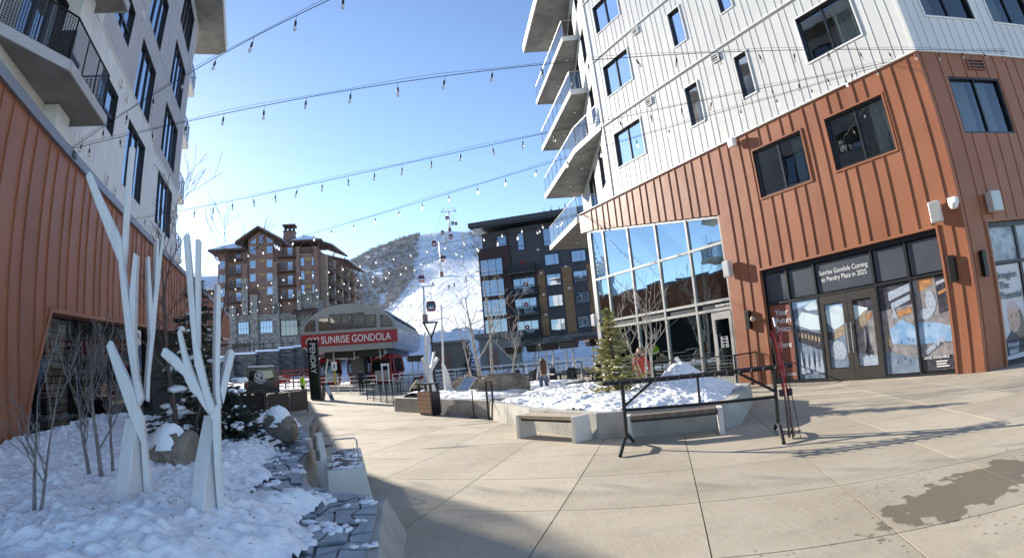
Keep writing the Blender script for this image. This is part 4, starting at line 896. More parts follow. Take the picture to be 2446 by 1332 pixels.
# siding boards below, smooth panels above
def tower_seams(u0, u1): return seq(u0, u1, (0.24, 0.24, 0.3))
strips(FT, tower_seams(0.2, 10.2), 5.2, 10.98, tw, M['white_siding'], lb, rib=0, name='siding_board', w=0.0, gap=0.007)
strips(FT, tower_seams(10.2, 15.86), 5.2, 10.55, tw, M['white_siding'], lb, rib=0, name='siding_board', w=0.0, gap=0.007)
strips(FT, [-9, -4, -1.9, 0.2], 5.2, TZ, tw, M['white_siding'], lb, rib=0, name='siding_board', w=0.0, gap=0.007)
strips(FT, tower_seams(0.2, 2.6), 11.0, TZ, tw, M['white_siding'], lb, rib=0, name='siding_board', gap=0.007)
band = MB(); band.box(FT, 0.2, 10.2, 0.0, 0.03, 10.97, 11.01).box(FT, 10.2, 15.9, 0.0, 0.03, 10.54, 10.58).build('flashing', M['white_trim'], lb)
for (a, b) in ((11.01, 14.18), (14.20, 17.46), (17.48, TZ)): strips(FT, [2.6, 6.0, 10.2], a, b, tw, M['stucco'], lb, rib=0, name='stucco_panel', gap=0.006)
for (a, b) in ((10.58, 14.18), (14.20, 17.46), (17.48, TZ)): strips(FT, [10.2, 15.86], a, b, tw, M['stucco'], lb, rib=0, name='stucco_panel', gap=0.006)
for (u0, u1, z0, z1) in tw:
    wd = u1 - u0
    cols = (0.34, 0.66) if 2 < wd < 2.7 else ((0.26, 0.5, 0.75) if wd >= 2.7 else (0.5,))
    window(FT, u0, u1, z0, z1, lb, cols=cols, rows=() if z1 - z0 > 1.8 else (0.42,), glass='glass_tower', interior=False, fw=0.07, mul=0.09, depth=0.14, w=-0.05)
MB().box(FT, 15.8, 15.9, -7.0, 0.02, 5.2, TZ).build('corner_trim', M['white_siding'], lb)
for (u, z) in ((5.12, 10.62), (5.94, 10.55), (5.12, 7.40), (5.96, 7.32), (5.93, 13.8)): vent(FT, u, z, 0.26, 0.28, lb)
# balconies of the tower
for z in (7.40, 10.62):
    poly = [FT.p(1.40, 0.0, 0), FT.p(1.40, 1.08, 0), FT.p(-1.06, 1.04, 0), FT.p(-2.55, 0.03, 0)]
    s_ = MB().slab([(p.x, p.y) for p in poly], z, z + 0.2).build('balcony_slab', M['soffit_concrete'], lb)
    e = MB(); 
    for a, b in zip(poly, poly[1:]):
        nn = Vector((0, 0, 1)).cross((b - a).normalized())
        if nn.dot((a + b) / 2 - FT.p(-0.5, 0.3, 0)) < 0: nn = -nn
        edge_strip(e, a, b, nn, z - 0.015, z + 0.22, 0.05)
    e.build('slab_edge', M['stucco'], s_)
    rp = [FT.p(1.34, 0.05, 0), FT.p(1.34, 1.02, 0), FT.p(-1.04, 0.98, 0), FT.p(-2.5, 0.0, 0)]
    railing([(p.x, p.y) for p in rp], z + 0.22, 1.05, s_, step=0.85, r=0.022)
    MB().box(FT, 0.25, 1.0, 0.005, 0.35, z - 2.0 if z < 8 else z - 2.0, z - 0.02).build('pier', M['white_siding'], lb)
    if z < 8:
        c = FT.p(-0.35, 0.55, 0); ch = MB()
        ch.box(FT, -0.7, -0.15, 0.3, 0.85, z + 0.62, z + 0.68).box(FT, -0.72, -0.66, 0.3, 0.85, z + 0.68, z + 1.2)
        for (a, b) in ((-0.69, 0.32), (-0.17, 0.32), (-0.69, 0.82), (-0.17, 0.82)): ch.box(FT, a - 0.015, a + 0.015, b - 0.015, b + 0.015, z + 0.2, z + 0.62)
        tag(ch.build('balcony_chair', M['black_metal']), 'black chair on the lowest balcony of the pale tower', 'chair')
for z in (17.2, 13.95, 10.72, 7.50):
    poly = [FT.p(15.95, -0.1, 0), FT.p(18.4, -0.15, 0), FT.p(18.4, -1.6, 0), FT.p(15.95, -1.6, 0)]
    s_ = MB().slab([(p.x, p.y) for p in poly], z, z + 0.24).build('balcony_slab', M['balcony_edge'], lb)
    rp = [FT.p(16.0, -0.16, 0), FT.p(18.34, -0.2, 0), FT.p(18.34, -1.5, 0)]
    railing([(p.x, p.y) for p in rp], z + 0.24, 1.05, s_, step=0.8, r=0.02, infill='wire_black')
rp = [FT.p(u, w, 0) for (u, w) in ((-9, 0.9), (14.0, 1.5), (18.6, 1.36), (19.0, 0.9), (18.9, -4), (-9, -4))]
MB().slab([(p.x, p.y) for p in rp], TZ, TZ + 0.35).build('roof_overhang', M['soffit_concrete'], lb)
rp = [FT.p(u, w, 0) for (u, w) in ((-9, 0.95), (14.0, 1.56), (18.64, 1.42), (19.06, 0.92), (18.96, -4), (-9, -4))]
MB().slab([(p.x, p.y) for p in rp], TZ + 0.02, TZ + 0.6).build('fascia', M['balcony_edge'], lb)
# ------------------------------------------------------------------ planters with snow
def inside(p, poly):
    x, y = p; c = False; n = len(poly)
    for i in range(n):
        (x1, y1), (x2, y2) = poly[i], poly[(i + 1) % n]
        if (y1 > y) != (y2 > y) and x < (x2 - x1) * (y - y1) / (y2 - y1) + x1: c = not c
    return c
def edge_dist(p, poly):
    best = 9e9; P = Vector(p)
    for i in range(len(poly)):
        a, b = Vector(poly[i]), Vector(poly[(i + 1) % len(poly)]); t = max(0, min(1, (P - a).dot(b - a) / max((b - a).length_squared, 1e-9)))
        best = min(best, (P - a - (b - a) * t).length)
    return best
def shrink(poly, d):
    c = sum((Vector(p) for p in poly), Vector((0, 0))) / len(poly); out = []
    for p in poly:
        v = Vector(p) - c; out.append(tuple(c + v * (1 - d / max(v.length, 0.01))))
    return out
def planter_wall(name, poly, h, batter, label, th=0.22, joints=True):
    """concrete ring: vertical or battered outer face, each cast length a part"""
    t = thing(name, label, 'planter', (poly[0][0], poly[0][1], 0))
    n = len(poly); c = sum((Vector(p) for p in poly), Vector((0, 0))) / n
    def offs(d):
        out = []
        for i in range(n):
            p0, p1, p2 = Vector(poly[i - 1]), Vector(poly[i]), Vector(poly[(i + 1) % n])
            e1, e2 = (p1 - p0).normalized(), (p2 - p1).normalized()
            n1, n2 = Vector((-e1.y, e1.x)), Vector((-e2.y, e2.x))
            bis = (n1 + n2); bis = bis / max(bis.length_squared / 2, 0.2)
            out.append(p1 + bis * d)
        return out
    area = sum(poly[i][0] * poly[(i + 1) % n][1] - poly[(i + 1) % n][0] * poly[i][1] for i in range(n))
    sgn = 1 if area > 0 else -1
    bot, top, inn = offs(-batter * sgn), offs(0), offs(th * sgn)
    for i in range(n):
        j = (i + 1) % n; Ls = (Vector(poly[j]) - Vector(poly[i])).length; k = max(1, round(Ls / 1.6)) if joints else 1
        for q in range(k):
            f0, f1 = q / k, (q + 1) / k; gp = 0.004 / max(Ls, 0.1)
            f0 += gp if q else 0; f1 -= gp if q < k - 1 else 0
            L_ = lambda A, f: A[i].lerp(A[j], f)
            V = [(*L_(A, f), z) for (A, z) in ((bot, -0.03), (top, h), (inn, h), (inn, -0.03)) for f in (f0, f1)]
            MB().add(V, [(0, 1, 3, 2), (2, 3, 5, 4), (4, 5, 7, 6), (6, 7, 1, 0), (0, 2, 4, 6), (1, 7, 5, 3)]).build('wall_length', M['planter_concrete'], t, bevel=0.012)
    return t, [tuple(v) for v in inn]
def snowbed(name, poly, zf, step, label, lump=0.05, amp2=0.02, seed=0, cutoff=None, m='snow'):
    xs = [p[0] for p in poly]; ys = [p[1] for p in poly]
    nx = int((max(xs) - min(xs)) / step) + 2; ny = int((max(ys) - min(ys)) / step) + 2; idx = {}; b = MB()
    for i in range(nx):
        for j in range(ny):
            x = min(xs) + i * step; y = min(ys) + j * step
            if not inside((x, y), poly): continue
            if cutoff and cutoff(x, y): continue
            z = zf(x, y)
            q = Vector((x * 2.1, y * 2.1, seed)); q2 = Vector((x * 8.5, y * 8.5, seed + 3)); q3 = Vector((x * 21, y * 21, seed + 7))
            z += lump * mnoise.noise(q) + amp2 * abs(mnoise.noise(q2)) * 1.6 + 0.5 * amp2 * mnoise.noise(q3)
            idx[(i, j)] = len(b.v); b.v.append((x, y, z))
    for (i, j) in idx:
        k = [(i, j), (i + 1, j), (i + 1, j + 1), (i, j + 1)]
        if all(t in idx for t in k): b.f.append([idx[t] for t in k]); b.m.append(0)
    o = b.build(name, M[m], smooth=True); return tag(o, label, 'snow', kind='stuff')

# centre planter with the spruce
PA = [(-0.91, 14.64), (0.14, 11.75), (1.32, 9.71), (3.52, 9.06), (3.88, 9.27), (5.25, 11.65), (4.75, 13.6), (2.3, 18.6), (0.1, 17.6)]
pa, pai = planter_wall('concrete_planter', PA, 0.48, 0.03, 'large concrete planter heaped with snow around the green spruce')
def za(x, y):
    e = edge_dist((x, y), pai); z = 0.42 + 0.14 * min(1, e / 0.5)
    z += 0.56 * math.exp(-(((x - 3.55) / 0.62) ** 2 + ((y - 11.6) / 0.75) ** 2)) + 0.10 * math.exp(-(((x - 1.6) / 0.8) ** 2 + ((y - 11.6) / 1.0) ** 2))
    return z
snowbed('planter_snow', pai, za, 0.045, 'lumpy snow filling the centre planter around the spruce', 0.07, 0.05, 2)
# second planter behind, with the boulders
PB = [(-4.62, 19.1), (-3.02, 17.42), (-0.92, 14.86), (-0.55, 15.6), (0.7, 18.7), (2.6, 21.2), (2.2, 22.6), (-1.0, 23.2), (-3.6, 21.8), (-4.8, 20.2)]
pb, pbi = planter_wall('concrete_planter', PB, 0.49, 0.03, 'concrete planter with boulders and birches behind the wood litter bin')
snowbed('planter_snow', pbi, lambda x, y: 0.42 + 0.12 * min(1, edge_dist((x, y), pbi) / 0.5) + 0.22 * math.exp(-((x + 3.7) ** 2 + (y - 18.6) ** 2) / 0.5), 0.06, 'snow filling the boulder planter behind the litter bin', 0.06, 0.04, 5)
# near left planter: broad flagstone rim with the snow slumped over it
PCp = [(-1.30, 4.55), (-1.36, 4.95), (-2.35, 5.35), (-3.05, 6.9), (-3.25, 7.6), (-3.75, 8.9), (-4.4, 10.6), (-6.4, 12.9), (-9.5, 13.2), (-11.5, 11.9), (-8.75, 6.9), (-6.6, 2.0), (-1.2, 1.2), (-0.85, 2.6)]
pc, pci = planter_wall('concrete_planter', PCp, 0.40, 0.16, 'long low concrete planter at left under shaded snow', th=0.10, joints=False)
fm = MB(); rim = shrink(PCp, 0.05)
random.seed(21)
# flagstones of the rim: irregular pieces laid along the right hand edge
edge = [(-0.98, 1.4), (-0.95, 2.7), (-1.30, 4.5), (-1.45, 4.95), (-2.40, 5.42), (-3.08, 6.9), (-3.28, 7.6), (-3.78, 8.9), (-4.4, 10.5)]
def along(poly, s):
    for a, b in zip(poly, poly[1:]):
        L_ = math.dist(a, b)
        if s <= L_: t = s / L_; return Vector((a[0] + (b[0] - a[0]) * t, a[1] + (b[1] - a[1]) * t)), (Vector(b) - Vector(a)).normalized()
        s -= L_
    return Vector(poly[-1]), (Vector(poly[-1]) - Vector(poly[-2])).normalized()
tot = sum(math.dist(a, b) for a, b in zip(edge, edge[1:]))
rows = 6; s = 0.0; grid = []
while s < tot:
    p, d = along(edge, s); nn = Vector((-d.y, d.x)); row = [0.02]
    for r_ in range(rows): row.append(row[-1] + random.uniform(0.12, 0.23))
    grid.append([p + nn * (w_ - 0.0) + d * random.uniform(-0.07, 0.07) for w_ in row]); s += random.uniform(0.16, 0.32)
for i in range(len(grid) - 1):
    for k in range(rows):
        q = [grid[i][k], grid[i + 1][k], grid[i + 1][k + 1], grid[i][k + 1]]; c = sum(q, Vector((0, 0))) / 4
        pts = [tuple(c + (v - c) * random.uniform(0.88, 0.99)) for v in q]
        zt = 0.422 + random.uniform(-0.014, 0.014)
        MB().slab(pts, 0.385, zt).build('flagstone', M['flagstone'], pc, bevel=0.01)
fm.slab(shrink(PCp, 0.12), 0.28, 0.392).build('bedding', M['flagstone'], pc)
def snow_edge(x, y):
    """distance left of the rim edge where snow starts"""
    best = 9e9; P = Vector((x, y)); sd = 0
    for a, b in zip(edge, edge[1:]):
        A, B = Vector(a), Vector(b); t = max(0, min(1, (P - A).dot(B - A) / (B - A).length_squared)); q = A + (B - A) * t; dd = (P - q).length
        if dd < best: best = dd; sd = (B - A).x * (P - A).y - (B - A).y * (P - A).x
    return best if sd > 0 else -best
def snow_h(x, y):
    e = snow_edge(x, y)
    n_ = mnoise.noise(Vector((x * 1.3, y * 1.3, 4))) * 0.22 + mnoise.noise(Vector((x * 5, y * 5, 9))) * 0.10 + mnoise.noise(Vector((x * 14, y * 14, 2))) * 0.04
    near = 0.54 if y < 5.2 else 0.44
    return e - near + n_
def zc(x, y):
    h = snow_h(x, y)
    z = 0.40 + 0.20 * (1 - math.exp(-max(h, 0) / 0.28)) + 0.03 * max(0, min(1.5, -x - 3.4))
    z += 0.16 * math.exp(-(((x + 2.55) / 0.7) ** 2 + ((y - 2.9) / 0.8) ** 2)) + 0.10 * math.exp(-(((x + 4.6) / 0.5) ** 2 + ((y - 8.4) / 0.5) ** 2))
    return z
snowbed('planter_snow', shrink(PCp, 0.10), zc, 0.034, 'deep shaded snow around the two white steel trees at left', 0.08, 0.055, 8, cutoff=lambda x, y: snow_h(x, y) < 0)
# clumps of snow left on the wet flagstones
random.seed(5)
cl = MB()
for k in range(170):
    s = random.uniform(0, tot); p, d = along(edge, s); nn = Vector((-d.y, d.x)); w_ = random.uniform(0.02, 0.75); q = p + nn * w_
    if mnoise.noise(Vector((q.x * 2.2, q.y * 2.2, 31))) < -0.05: continue
    r = random.uniform(0.015, 0.06) * (1.3 if w_ > 0.35 else 0.8)
    for j in range(random.randint(2, 6)):
        a = random.uniform(0, 6.28); rr_ = random.uniform(0.4, 2.2) * r; cl.ell((q.x + rr_ * math.cos(a), q.y + rr_ * math.sin(a), 0.42 + r * 0.1), r * random.uniform(0.5, 1.5), r * random.uniform(0.5, 1.5), r * random.uniform(0.25, 0.6), 10, 8)
cs = cl.build('snow_clumps', M['snow'], smooth=True); tag(cs, 'loose clumps of snow scattered on the wet flagstone rim', 'snow', kind='stuff')
dm = cs.modifiers.new('disp', 'DISPLACE'); tx = bpy.data.textures.new('clumpnoise', 'CLOUDS'); tx.noise_scale = 0.035; dm.texture = tx; dm.strength = 0.045; dm.texture_coords = 'GLOBAL'

# twigs, dead leaves and grit fallen on the snow
random.seed(33); db_ = MB()
for k in range(420):
    x, y = random.uniform(-6.5, -1.6), random.uniform(2.0, 8.5)
    if not inside((x, y), pci) or snow_h(x, y) < 0.05: continue
    z = zc(x, y) + 0.055; a = random.uniform(0, 6.28); L_ = random.choice((0.012, 0.015, 0.02, 0.05, 0.09)); d = Vector((math.cos(a), math.sin(a), random.uniform(0.0, 0.5))); p = Vector((x, y, z))
    db_.tube([p, p + d * L_], [0.005 if L_ < 0.03 else 0.0025, 0.002], 4)
tag(db_.build('twig_litter', M['bark_brown']), 'twigs and dark grit scattered over the left snow bed', 'twigs', kind='stuff')
# ------------------------------------------------------------------ white steel tree sculptures
def sculpture(key, label, th):
    pl = PLATES[key]; b = pl[-1][1][-1]
    t = thing('steel_tree', label, 'sculpture', (b[0], b[1], 0.4))
    for i, (n, pts) in enumerate(pl):
        MB().prism(pts, (n[0], n[1], 0), th * (1 + 0.08 * i)).build('branch_plate' if i < len(pl) - 1 else 'base_fin', M['sculpture_white'], t, bevel=th * 0.12)
sculpture('tree_near_left', 'tall white steel tree sculpture with long straight branches, the left one of two', 0.085)
sculpture('tree_near_right', 'shorter white steel tree sculpture standing in snow by the bench', 0.075)
sculpture('tree_mid_left', 'small white steel tree sculpture behind the wood litter bin', 0.10)
sculpture('tree_mid_right', 'slim white steel spire with broad foot in the boulder planter', 0.10)

# ------------------------------------------------------------------ boulders
def boulder(loc, sx, sy, sz, label, seed, cap=0.0):
    b = MB(); bm = bmesh.new(); bmesh.ops.create_icosphere(bm, subdivisions=4, radius=1.0)
    for v in bm.verts:
        q = v.co.copy(); f = 1 + 0.28 * mnoise.noise(q * 1.1 + Vector((seed, 0, 0))) + 0.14 * mnoise.cell(q * 2.2 + Vector((0, seed, 0))) + 0.04 * mnoise.noise(q * 7)
        q = Vector((max(-0.8, min(0.8, q.x)), max(-0.8, min(0.8, q.y)), max(-0.6, min(0.72, q.z)))) * f
        v.co = Vector((loc[0] + q.x * sx, loc[1] + q.y * sy, loc[2] + q.z * sz))
    me = bpy.data.meshes.new('stone'); bm.to_mesh(me); me.materials.append(M['rock'])
    for p in me.polygons: p.use_smooth = False
    t = thing('boulder', label, 'boulder', (loc[0], loc[1], loc[2] - sz * 0.6))
    o = bpy.data.objects.new('stone', me); C.objects.link(o); par(o, t)
    if cap:
        sb = MB(); n = 22
        for i in range(n + 1):
            for j in range(n + 1):
                x = (i / n * 2 - 1); y = (j / n * 2 - 1); r = math.hypot(x, y)
                if r > 1: x /= r; y /= r; r = 1
                z = loc[2] + sz * (0.62 - 0.42 * r * r) + cap * (1 - r ** 4) + 0.05 * mnoise.noise(Vector((x * 3, y * 3, seed))) * (1 - r)
                sb.v.append((loc[0] + x * sx * 0.86 - 0.05, loc[1] + y * sy * 0.86, z))
        for i in range(n):
            for j in range(n): sb.f.append([i * (n + 1) + j, (i + 1) * (n + 1) + j, (i + 1) * (n + 1) + j + 1, i * (n + 1) + j + 1]); sb.m.append(0)
        sb.build('snow_cap', M['snow'], t, smooth=True)
    bm.free()
boulder((-4.22, 5.62, 0.72), 0.31, 0.30, 0.34, 'brown boulder with a snow cap behind the tall white steel tree', 1.3, 0.16)
boulder((-4.22, 8.75, 0.66), 0.34, 0.34, 0.34, 'snow-capped boulder by the low end of the dark spruce', 3.1, 0.2)
boulder((-0.70, 18.5, 0.72), 1.0, 0.5, 0.48, 'long flat brown boulder in front of the birch trunks', 5.2)
boulder((-2.15, 20.6, 0.70), 0.52, 0.42, 0.42, 'squat brown boulder left of the reading stand', 7.7)

# ------------------------------------------------------------------ benches
def slab_bench(corner, ang_deg, length, width, h, label, top='wood_pale', slats=5, tilt=0.07, arms=False):
    """two tapered white end slabs carrying a slatted top"""
    a = R(ang_deg); fr = Fr(corner, ang_deg, 'L'); t = thing('bench', label, 'bench', (corner[0], corner[1], 0))
    for u0 in (0.0, length - 0.09):
        MB().add([fr.p(u0, 0, 0), fr.p(u0 + 0.09, 0, 0), fr.p(u0 + 0.09, width, 0), fr.p(u0, width, 0), fr.p(u0, tilt, h), fr.p(u0 + 0.09, tilt, h), fr.p(u0 + 0.09, width - 0.02, h), fr.p(u0, width - 0.02, h)],
                 [(3, 2, 1, 0), (4, 5, 6, 7), (0, 1, 5, 4), (1, 2, 6, 5), (2, 3, 7, 6), (3, 0, 4, 7)]).build('end_slab', M['bench_white'], t, bevel=0.008)
    w0, w1 = tilt + 0.01, width - 0.03; sw = (w1 - w0) / slats
    for k in range(slats):
        MB().box(fr, 0.092, length - 0.092, w0 + sw * k + 0.006, w0 + sw * (k + 1) - 0.006, h - 0.075, h - 0.004 + random.uniform(-0.003, 0.003)).build('slat', M[top], t, bevel=0.005)
    MB().box(fr, 0.1, length - 0.1, w0 + 0.05, w0 + 0.09, h - 0.12, h - 0.08).box(fr, 0.1, length - 0.1, w1 - 0.09, w1 - 0.05, h - 0.12, h - 0.08).build('rail', M['black_metal'], t)
    if arms:
        for u in arms:
            MB().tube([fr.p(u, w0 + 0.04, h), fr.p(u, w0 + 0.04, h + 0.16), fr.p(u, w0 + 0.07, h + 0.2), fr.p(u, w1 - 0.07, h + 0.2), fr.p(u, w1 - 0.04, h + 0.16), fr.p(u, w1 - 0.04, h)], 0.012, 6).build('armrest', M['grey_metal'], t)
    return t
slab_bench((1.24, 9.83), 131, 1.62, 0.48, 0.48, 'pale bench with white end slabs at the sunlit planter corner')
slab_bench((3.40, 8.88), 163.5, 1.66, 0.42, 0.46, 'dark slatted bench in the planter shade behind the ski rack', top='wood_weathered')
slab_bench((-2.41, 6.22), 108, 1.95, 0.0001 + 0.52, 0.45, 'white ended bench with wire armrests beside the left snow planter', top='wood_weathered', arms=(0.35, 1.5)) if False else None
fr2 = Fr((-1.89, 6.26), 108.5, 'L')
t = slab_bench((-1.89, 6.26), 108.5, 1.75, 0.54, 0.44, 'white ended bench with wire armrests beside the left snow planter', top='wood_weathered', arms=(0.3, 1.4))
ic = MB(); random.seed(9)
for k in range(60):
    u, w_ = random.uniform(0.12, 1.62), random.uniform(0.1, 0.5); q = fr2.p(u, w_, 0.436); ic.ell((q.x, q.y, q.z), random.uniform(0.03, 0.08), random.uniform(0.02, 0.05), 0.012, 7, 4)
ic.build('frost', M['snow'], t, smooth=True)['kind'] = 'stuff'
t = thing('backrest_panel', 'leaning white slab with dark wood back between planter and bench', 'bench back', (-2.6, 6.5, 0))
MB().add([(-2.62, 6.45, 0.0), (-2.58, 6.55, 0.0), (-3.02, 7.45, 0.75), (-3.08, 7.36, 0.75), (-2.50, 6.43, 0.0), (-2.46, 6.53, 0.0), (-2.94, 7.45, 0.75), (-3.0, 7.36, 0.75)], [(0, 1, 2, 3), (7, 6, 5, 4), (0, 4, 5, 1), (1, 5, 6, 2), (2, 6, 7, 3), (3, 7, 4, 0)]).build('end_slab', M['bench_white'], t, bevel=0.006)
for k in range(3):
    z = 0.40 + 0.17 * k; x0 = -2.86 - 0.035 * k
    MB().add([(x0, 6.95, z), (x0 - 0.62, 8.75, z), (x0 - 0.62, 8.75, z + 0.14), (x0, 6.95, z + 0.14), (x0 + 0.05, 6.95, z), (x0 - 0.57, 8.75, z), (x0 - 0.57, 8.75, z + 0.14), (x0 + 0.05, 6.95, z + 0.14)], [(0, 1, 2, 3), (7, 6, 5, 4), (0, 4, 5, 1), (1, 5, 6, 2), (2, 6, 7, 3), (3, 7, 4, 0)]).build('back_slat', M['wood_weathered'], t)

# ------------------------------------------------------------------ ski rack, skis and poles
FR = Fr((1.58, 8.45), math.degrees(math.atan2(-0.85, 2.22)), 'L')
t = thing('ski_rack', 'long black metal ski rack standing on bent legs in front of the planter', 'ski rack', (1.58, 8.45, 0))
u0, u1 = -0.29, 2.70
MB().tube([FR.p(u0, -0.04, 1.075), FR.p(u1, -0.04, 1.065)], 0.028, 8).build('top_rail', M['black_metal'], t); MB().tube([FR.p(u0, 0.10, 1.085), FR.p(u1, 0.10, 1.075)], 0.028, 8).build('top_rail', M['black_metal'], t)
MB().tube([FR.p(0.03, 0.03, 0.63), FR.p(2.40, 0.03, 0.615)], 0.025, 8).build('lower_rail', M['black_metal'], t)
for u in (0.015, 2.41):
    MB().tube([FR.p(u, 0.03, 1.08), FR.p(u, 0.03, 0.20)], 0.032, 8).build('post', M['black_metal'], t)
    MB().tube([FR.p(u, -0.62, 0.02), FR.p(u, -0.20, 0.19), FR.p(u, 0.22, 0.19), FR.p(u, 0.60, 0.02)], 0.03, 8).build('foot', M['black_metal'], t)
MB().tube([FR.p(1.22, 0.03, 1.08), FR.p(1.22, 0.03, 0.62)], 0.02, 6).build('post', M['black_metal'], t)
MB().tube([FR.p(0.03, 0.03, 0.70), FR.p(0.5, 0.03, 1.05)], 0.022, 6).build('brace', M['black_metal'], t); MB().tube([FR.p(2.40, 0.03, 0.70), FR.p(1.85, 0.03, 1.05)], 0.022, 6).build('brace', M['black_metal'], t)
for k in range(16):
    u = u0 + 0.12 + k * 0.185
    MB().tube([FR.p(u, -0.06, 1.07), FR.p(u, -0.16, 1.05), FR.p(u + 0.02, -0.19, 1.10)], 0.012, 5).build('hook', M['black_metal'], t)
    MB().tube([FR.p(u, 0.12, 1.08), FR.p(u, 0.22, 1.06), FR.p(u + 0.02, 0.25, 1.11)], 0.012, 5).build('hook', M['black_metal'], t)
    MB().ell(FR.p(u, -0.085, 1.062), 0.014, 0.014, 0.012, 6, 4).build('rivet', M['light_metal'], t)
def ski(px, lean, label):
    """stands on its tail, seen almost edge-on: red top sheet, dark base and sidewall"""
    t = thing('ski', label, 'ski', FR.p(px, 0.0, 0)); b = MB(); n = 16; sd = 1 if lean > 0 else -1
    for k in range(n):
        s = k / (n - 1); z = 0.02 + 1.60 * s; w_ = 0.038 + 0.014 * abs(2 * s - 1) ** 2; bend = sd * (0.045 * max(0, (s - 0.84) / 0.16) ** 2 + 0.012 * (2 * s - 1) ** 2)
        if k == n - 1: w_ *= 0.4
        c = FR.p(px - 0.085 * s + bend, -0.24 + 0.10 * s, z); ca = FR.n * math.cos(0.35) + FR.d * math.sin(0.35); cb = FR.d * math.cos(0.35) - FR.n * math.sin(0.35)
        for (a, e) in ((-w_, -0.008), (w_, -0.008), (w_, 0.008), (-w_, 0.008)): b.v.append(tuple(c + ca * a + cb * e))
    for k in range(n - 1):
        for j in range(4): b.f.append([k * 4 + j, k * 4 + (j + 1) % 4, (k + 1) * 4 + (j + 1) % 4, (k + 1) * 4 + j]); b.m.append(0 if k > 5 else 1)
    b.f += [[3, 2, 1, 0], [4 * n - 4, 4 * n - 3, 4 * n - 2, 4 * n - 1]]; b.m += [1, 0]; b.build('ski_body', [M['ski_red'], M['ski_tail']], t)
    u = px - 0.04 + sd * 0.045
    MB().box(FR, u - 0.03, u + 0.03, -0.26, -0.16, 0.64, 0.74).build('heel_binding', M['black_metal'], t); MB().box(FR, u - 0.028, u + 0.028, -0.25, -0.16, 0.84, 0.93).build('toe_binding', M['black_metal'], t)
mat('ski_tail', (0.05, 0.012, 0.02), 0.35)
ski(2.555, -1, 'red ski on the left of the pair leaning on the rack'); ski(2.60, 1, 'red ski on the right of the pair leaning on the rack')
for i, (px, ln) in enumerate(((2.55, -0.16), (2.67, -0.22))):
    t = thing('ski_pole', ('left' if i == 0 else 'right') + ' thin ski pole of the two leaning on the rack by the red skis', 'ski pole', FR.p(px, -0.3, 0))
    a, b_ = FR.p(px + 0.03, -0.33, 0.01), FR.p(px + ln * 0.8, -0.12, 1.40 + 0.28 * i)
    MB().tube([a, b_], [0.006, 0.009], 6).build('shaft', M['black_metal'], t); MB().tube([b_, b_ + (b_ - a).normalized() * 0.14], 0.016, 6).build('grip', M['white_paint'] if i else M['black_metal'], t)
    q = a + (b_ - a) * 0.06; MB().lathe(q, [(0.02, 0), (0.045, 0.005), (0.02, 0.012)], 8).build('basket', M['black_metal'], t)

# ------------------------------------------------------------------ litter bin, stands, pylon, A-board
Fbin = Fr((-3.40, 17.19), math.degrees(math.atan2(16.55 - 17.24, -2.77 + 3.34)), 'R')
t = thing('litter_bin', 'square litter bin with wood plank front and black side', 'bin', (-3.0, 16.9, 0))
MB().box(Fbin, 0.0, 0.86, -0.36, -0.03, 0.06, 0.76).build('body', M['black_paint'], t)
for k in range(5): MB().box(Fbin, 0.01, 0.85, -0.03, 0.0, 0.09 + 0.134 * k, 0.09 + 0.134 * k + 0.124).build('plank', M['wood_bin'], t)
for (a, b) in ((0.02, -0.35), (0.78, -0.35), (0.02, -0.1), (0.78, -0.1)): MB().box(Fbin, a, a + 0.06, b, b + 0.06, 0.76, 0.99).build('post', M['black_paint'], t)
MB().box(Fbin, -0.02, 0.88, -0.38, 0.01, 0.99, 1.03).build('lid', M['black_paint'], t)
MB().box(Fbin, 0.04, 0.82, -0.34, -0.06, 0.0, 0.06).build('plinth', M['black_paint'], t)
t = thing('reading_stand', 'slanted white information panel on a thin black post', 'sign', (-1.41, 15.17, 0))
MB().tube([(-1.41, 15.17, 0), (-1.41, 15.17, 0.80)], 0.018, 6).build('post', M['black_metal'], t); MB().box(WORLD, -1.53, -1.29, 15.07, 15.27, 0.0, 0.015).build('foot', M['black_metal'], t)
rp = [(-1.86, 15.10, 0.80), (-1.50, 14.98, 0.80), (-1.26, 15.42, 1.15), (-1.62, 15.54, 1.15)]
MB().prism(rp, (-0.3, -0.6, 0.74), 0.02).build('panel', M['print_paper'], t)
rp2 = [tuple(Vector(sum((Vector(q) for q in rp), Vector()) / 4).lerp(Vector(q), 0.85)) for q in rp]
MB().prism([(x - 0.006, y - 0.011, z + 0.014) for x, y, z in rp2], (-0.3, -0.6, 0.74), 0.004).build('print', M['print_frost'], t)
t = thing('gate_post', 'pair of slim black metal posts at the planter corner', 'post', (-0.94, 14.55, 0))
for dx in (0.0, 0.16): MB().b(-0.98 + dx, -0.93 + dx, 14.5 - dx, 14.55 - dx, 0, 1.05).build('upright', M['black_metal'], t)
MB().tube([(-0.95, 14.52, 1.03), (-0.79, 14.36, 1.03)], 0.015, 5).build('crossbar', M['black_metal'], t)
MB().tube([(-0.95, 14.52, 0.55), (-0.79, 14.36, 0.55)], 0.012, 5).build('crossbar', M['black_metal'], t)
t = thing('pylon_sign', 'tall black pylon sign with white lettering running downwards', 'sign', (-11.42, 28.5, 0))
MB().b(-11.72, -11.12, 28.4, 28.62, 0.05, 3.36).build('slab', M['black_paint'], t, bevel=0.01); MB().b(-11.66, -11.18, 28.44, 28.58, 0, 0.05).build('plinth', M['grey_metal'], t)
lettering('PENDRY', 0.46, (Vector((-11.57, 28.395, 3.22)), Vector((0, 0, -1)), Vector((1, 0, 0))), t, M['print_white'], spacing=1.0, bold=0.004)
t = thing('a_board', 'black folding A-board standing right of the pylon sign', 'sign', (-10.7, 28.3, 0))
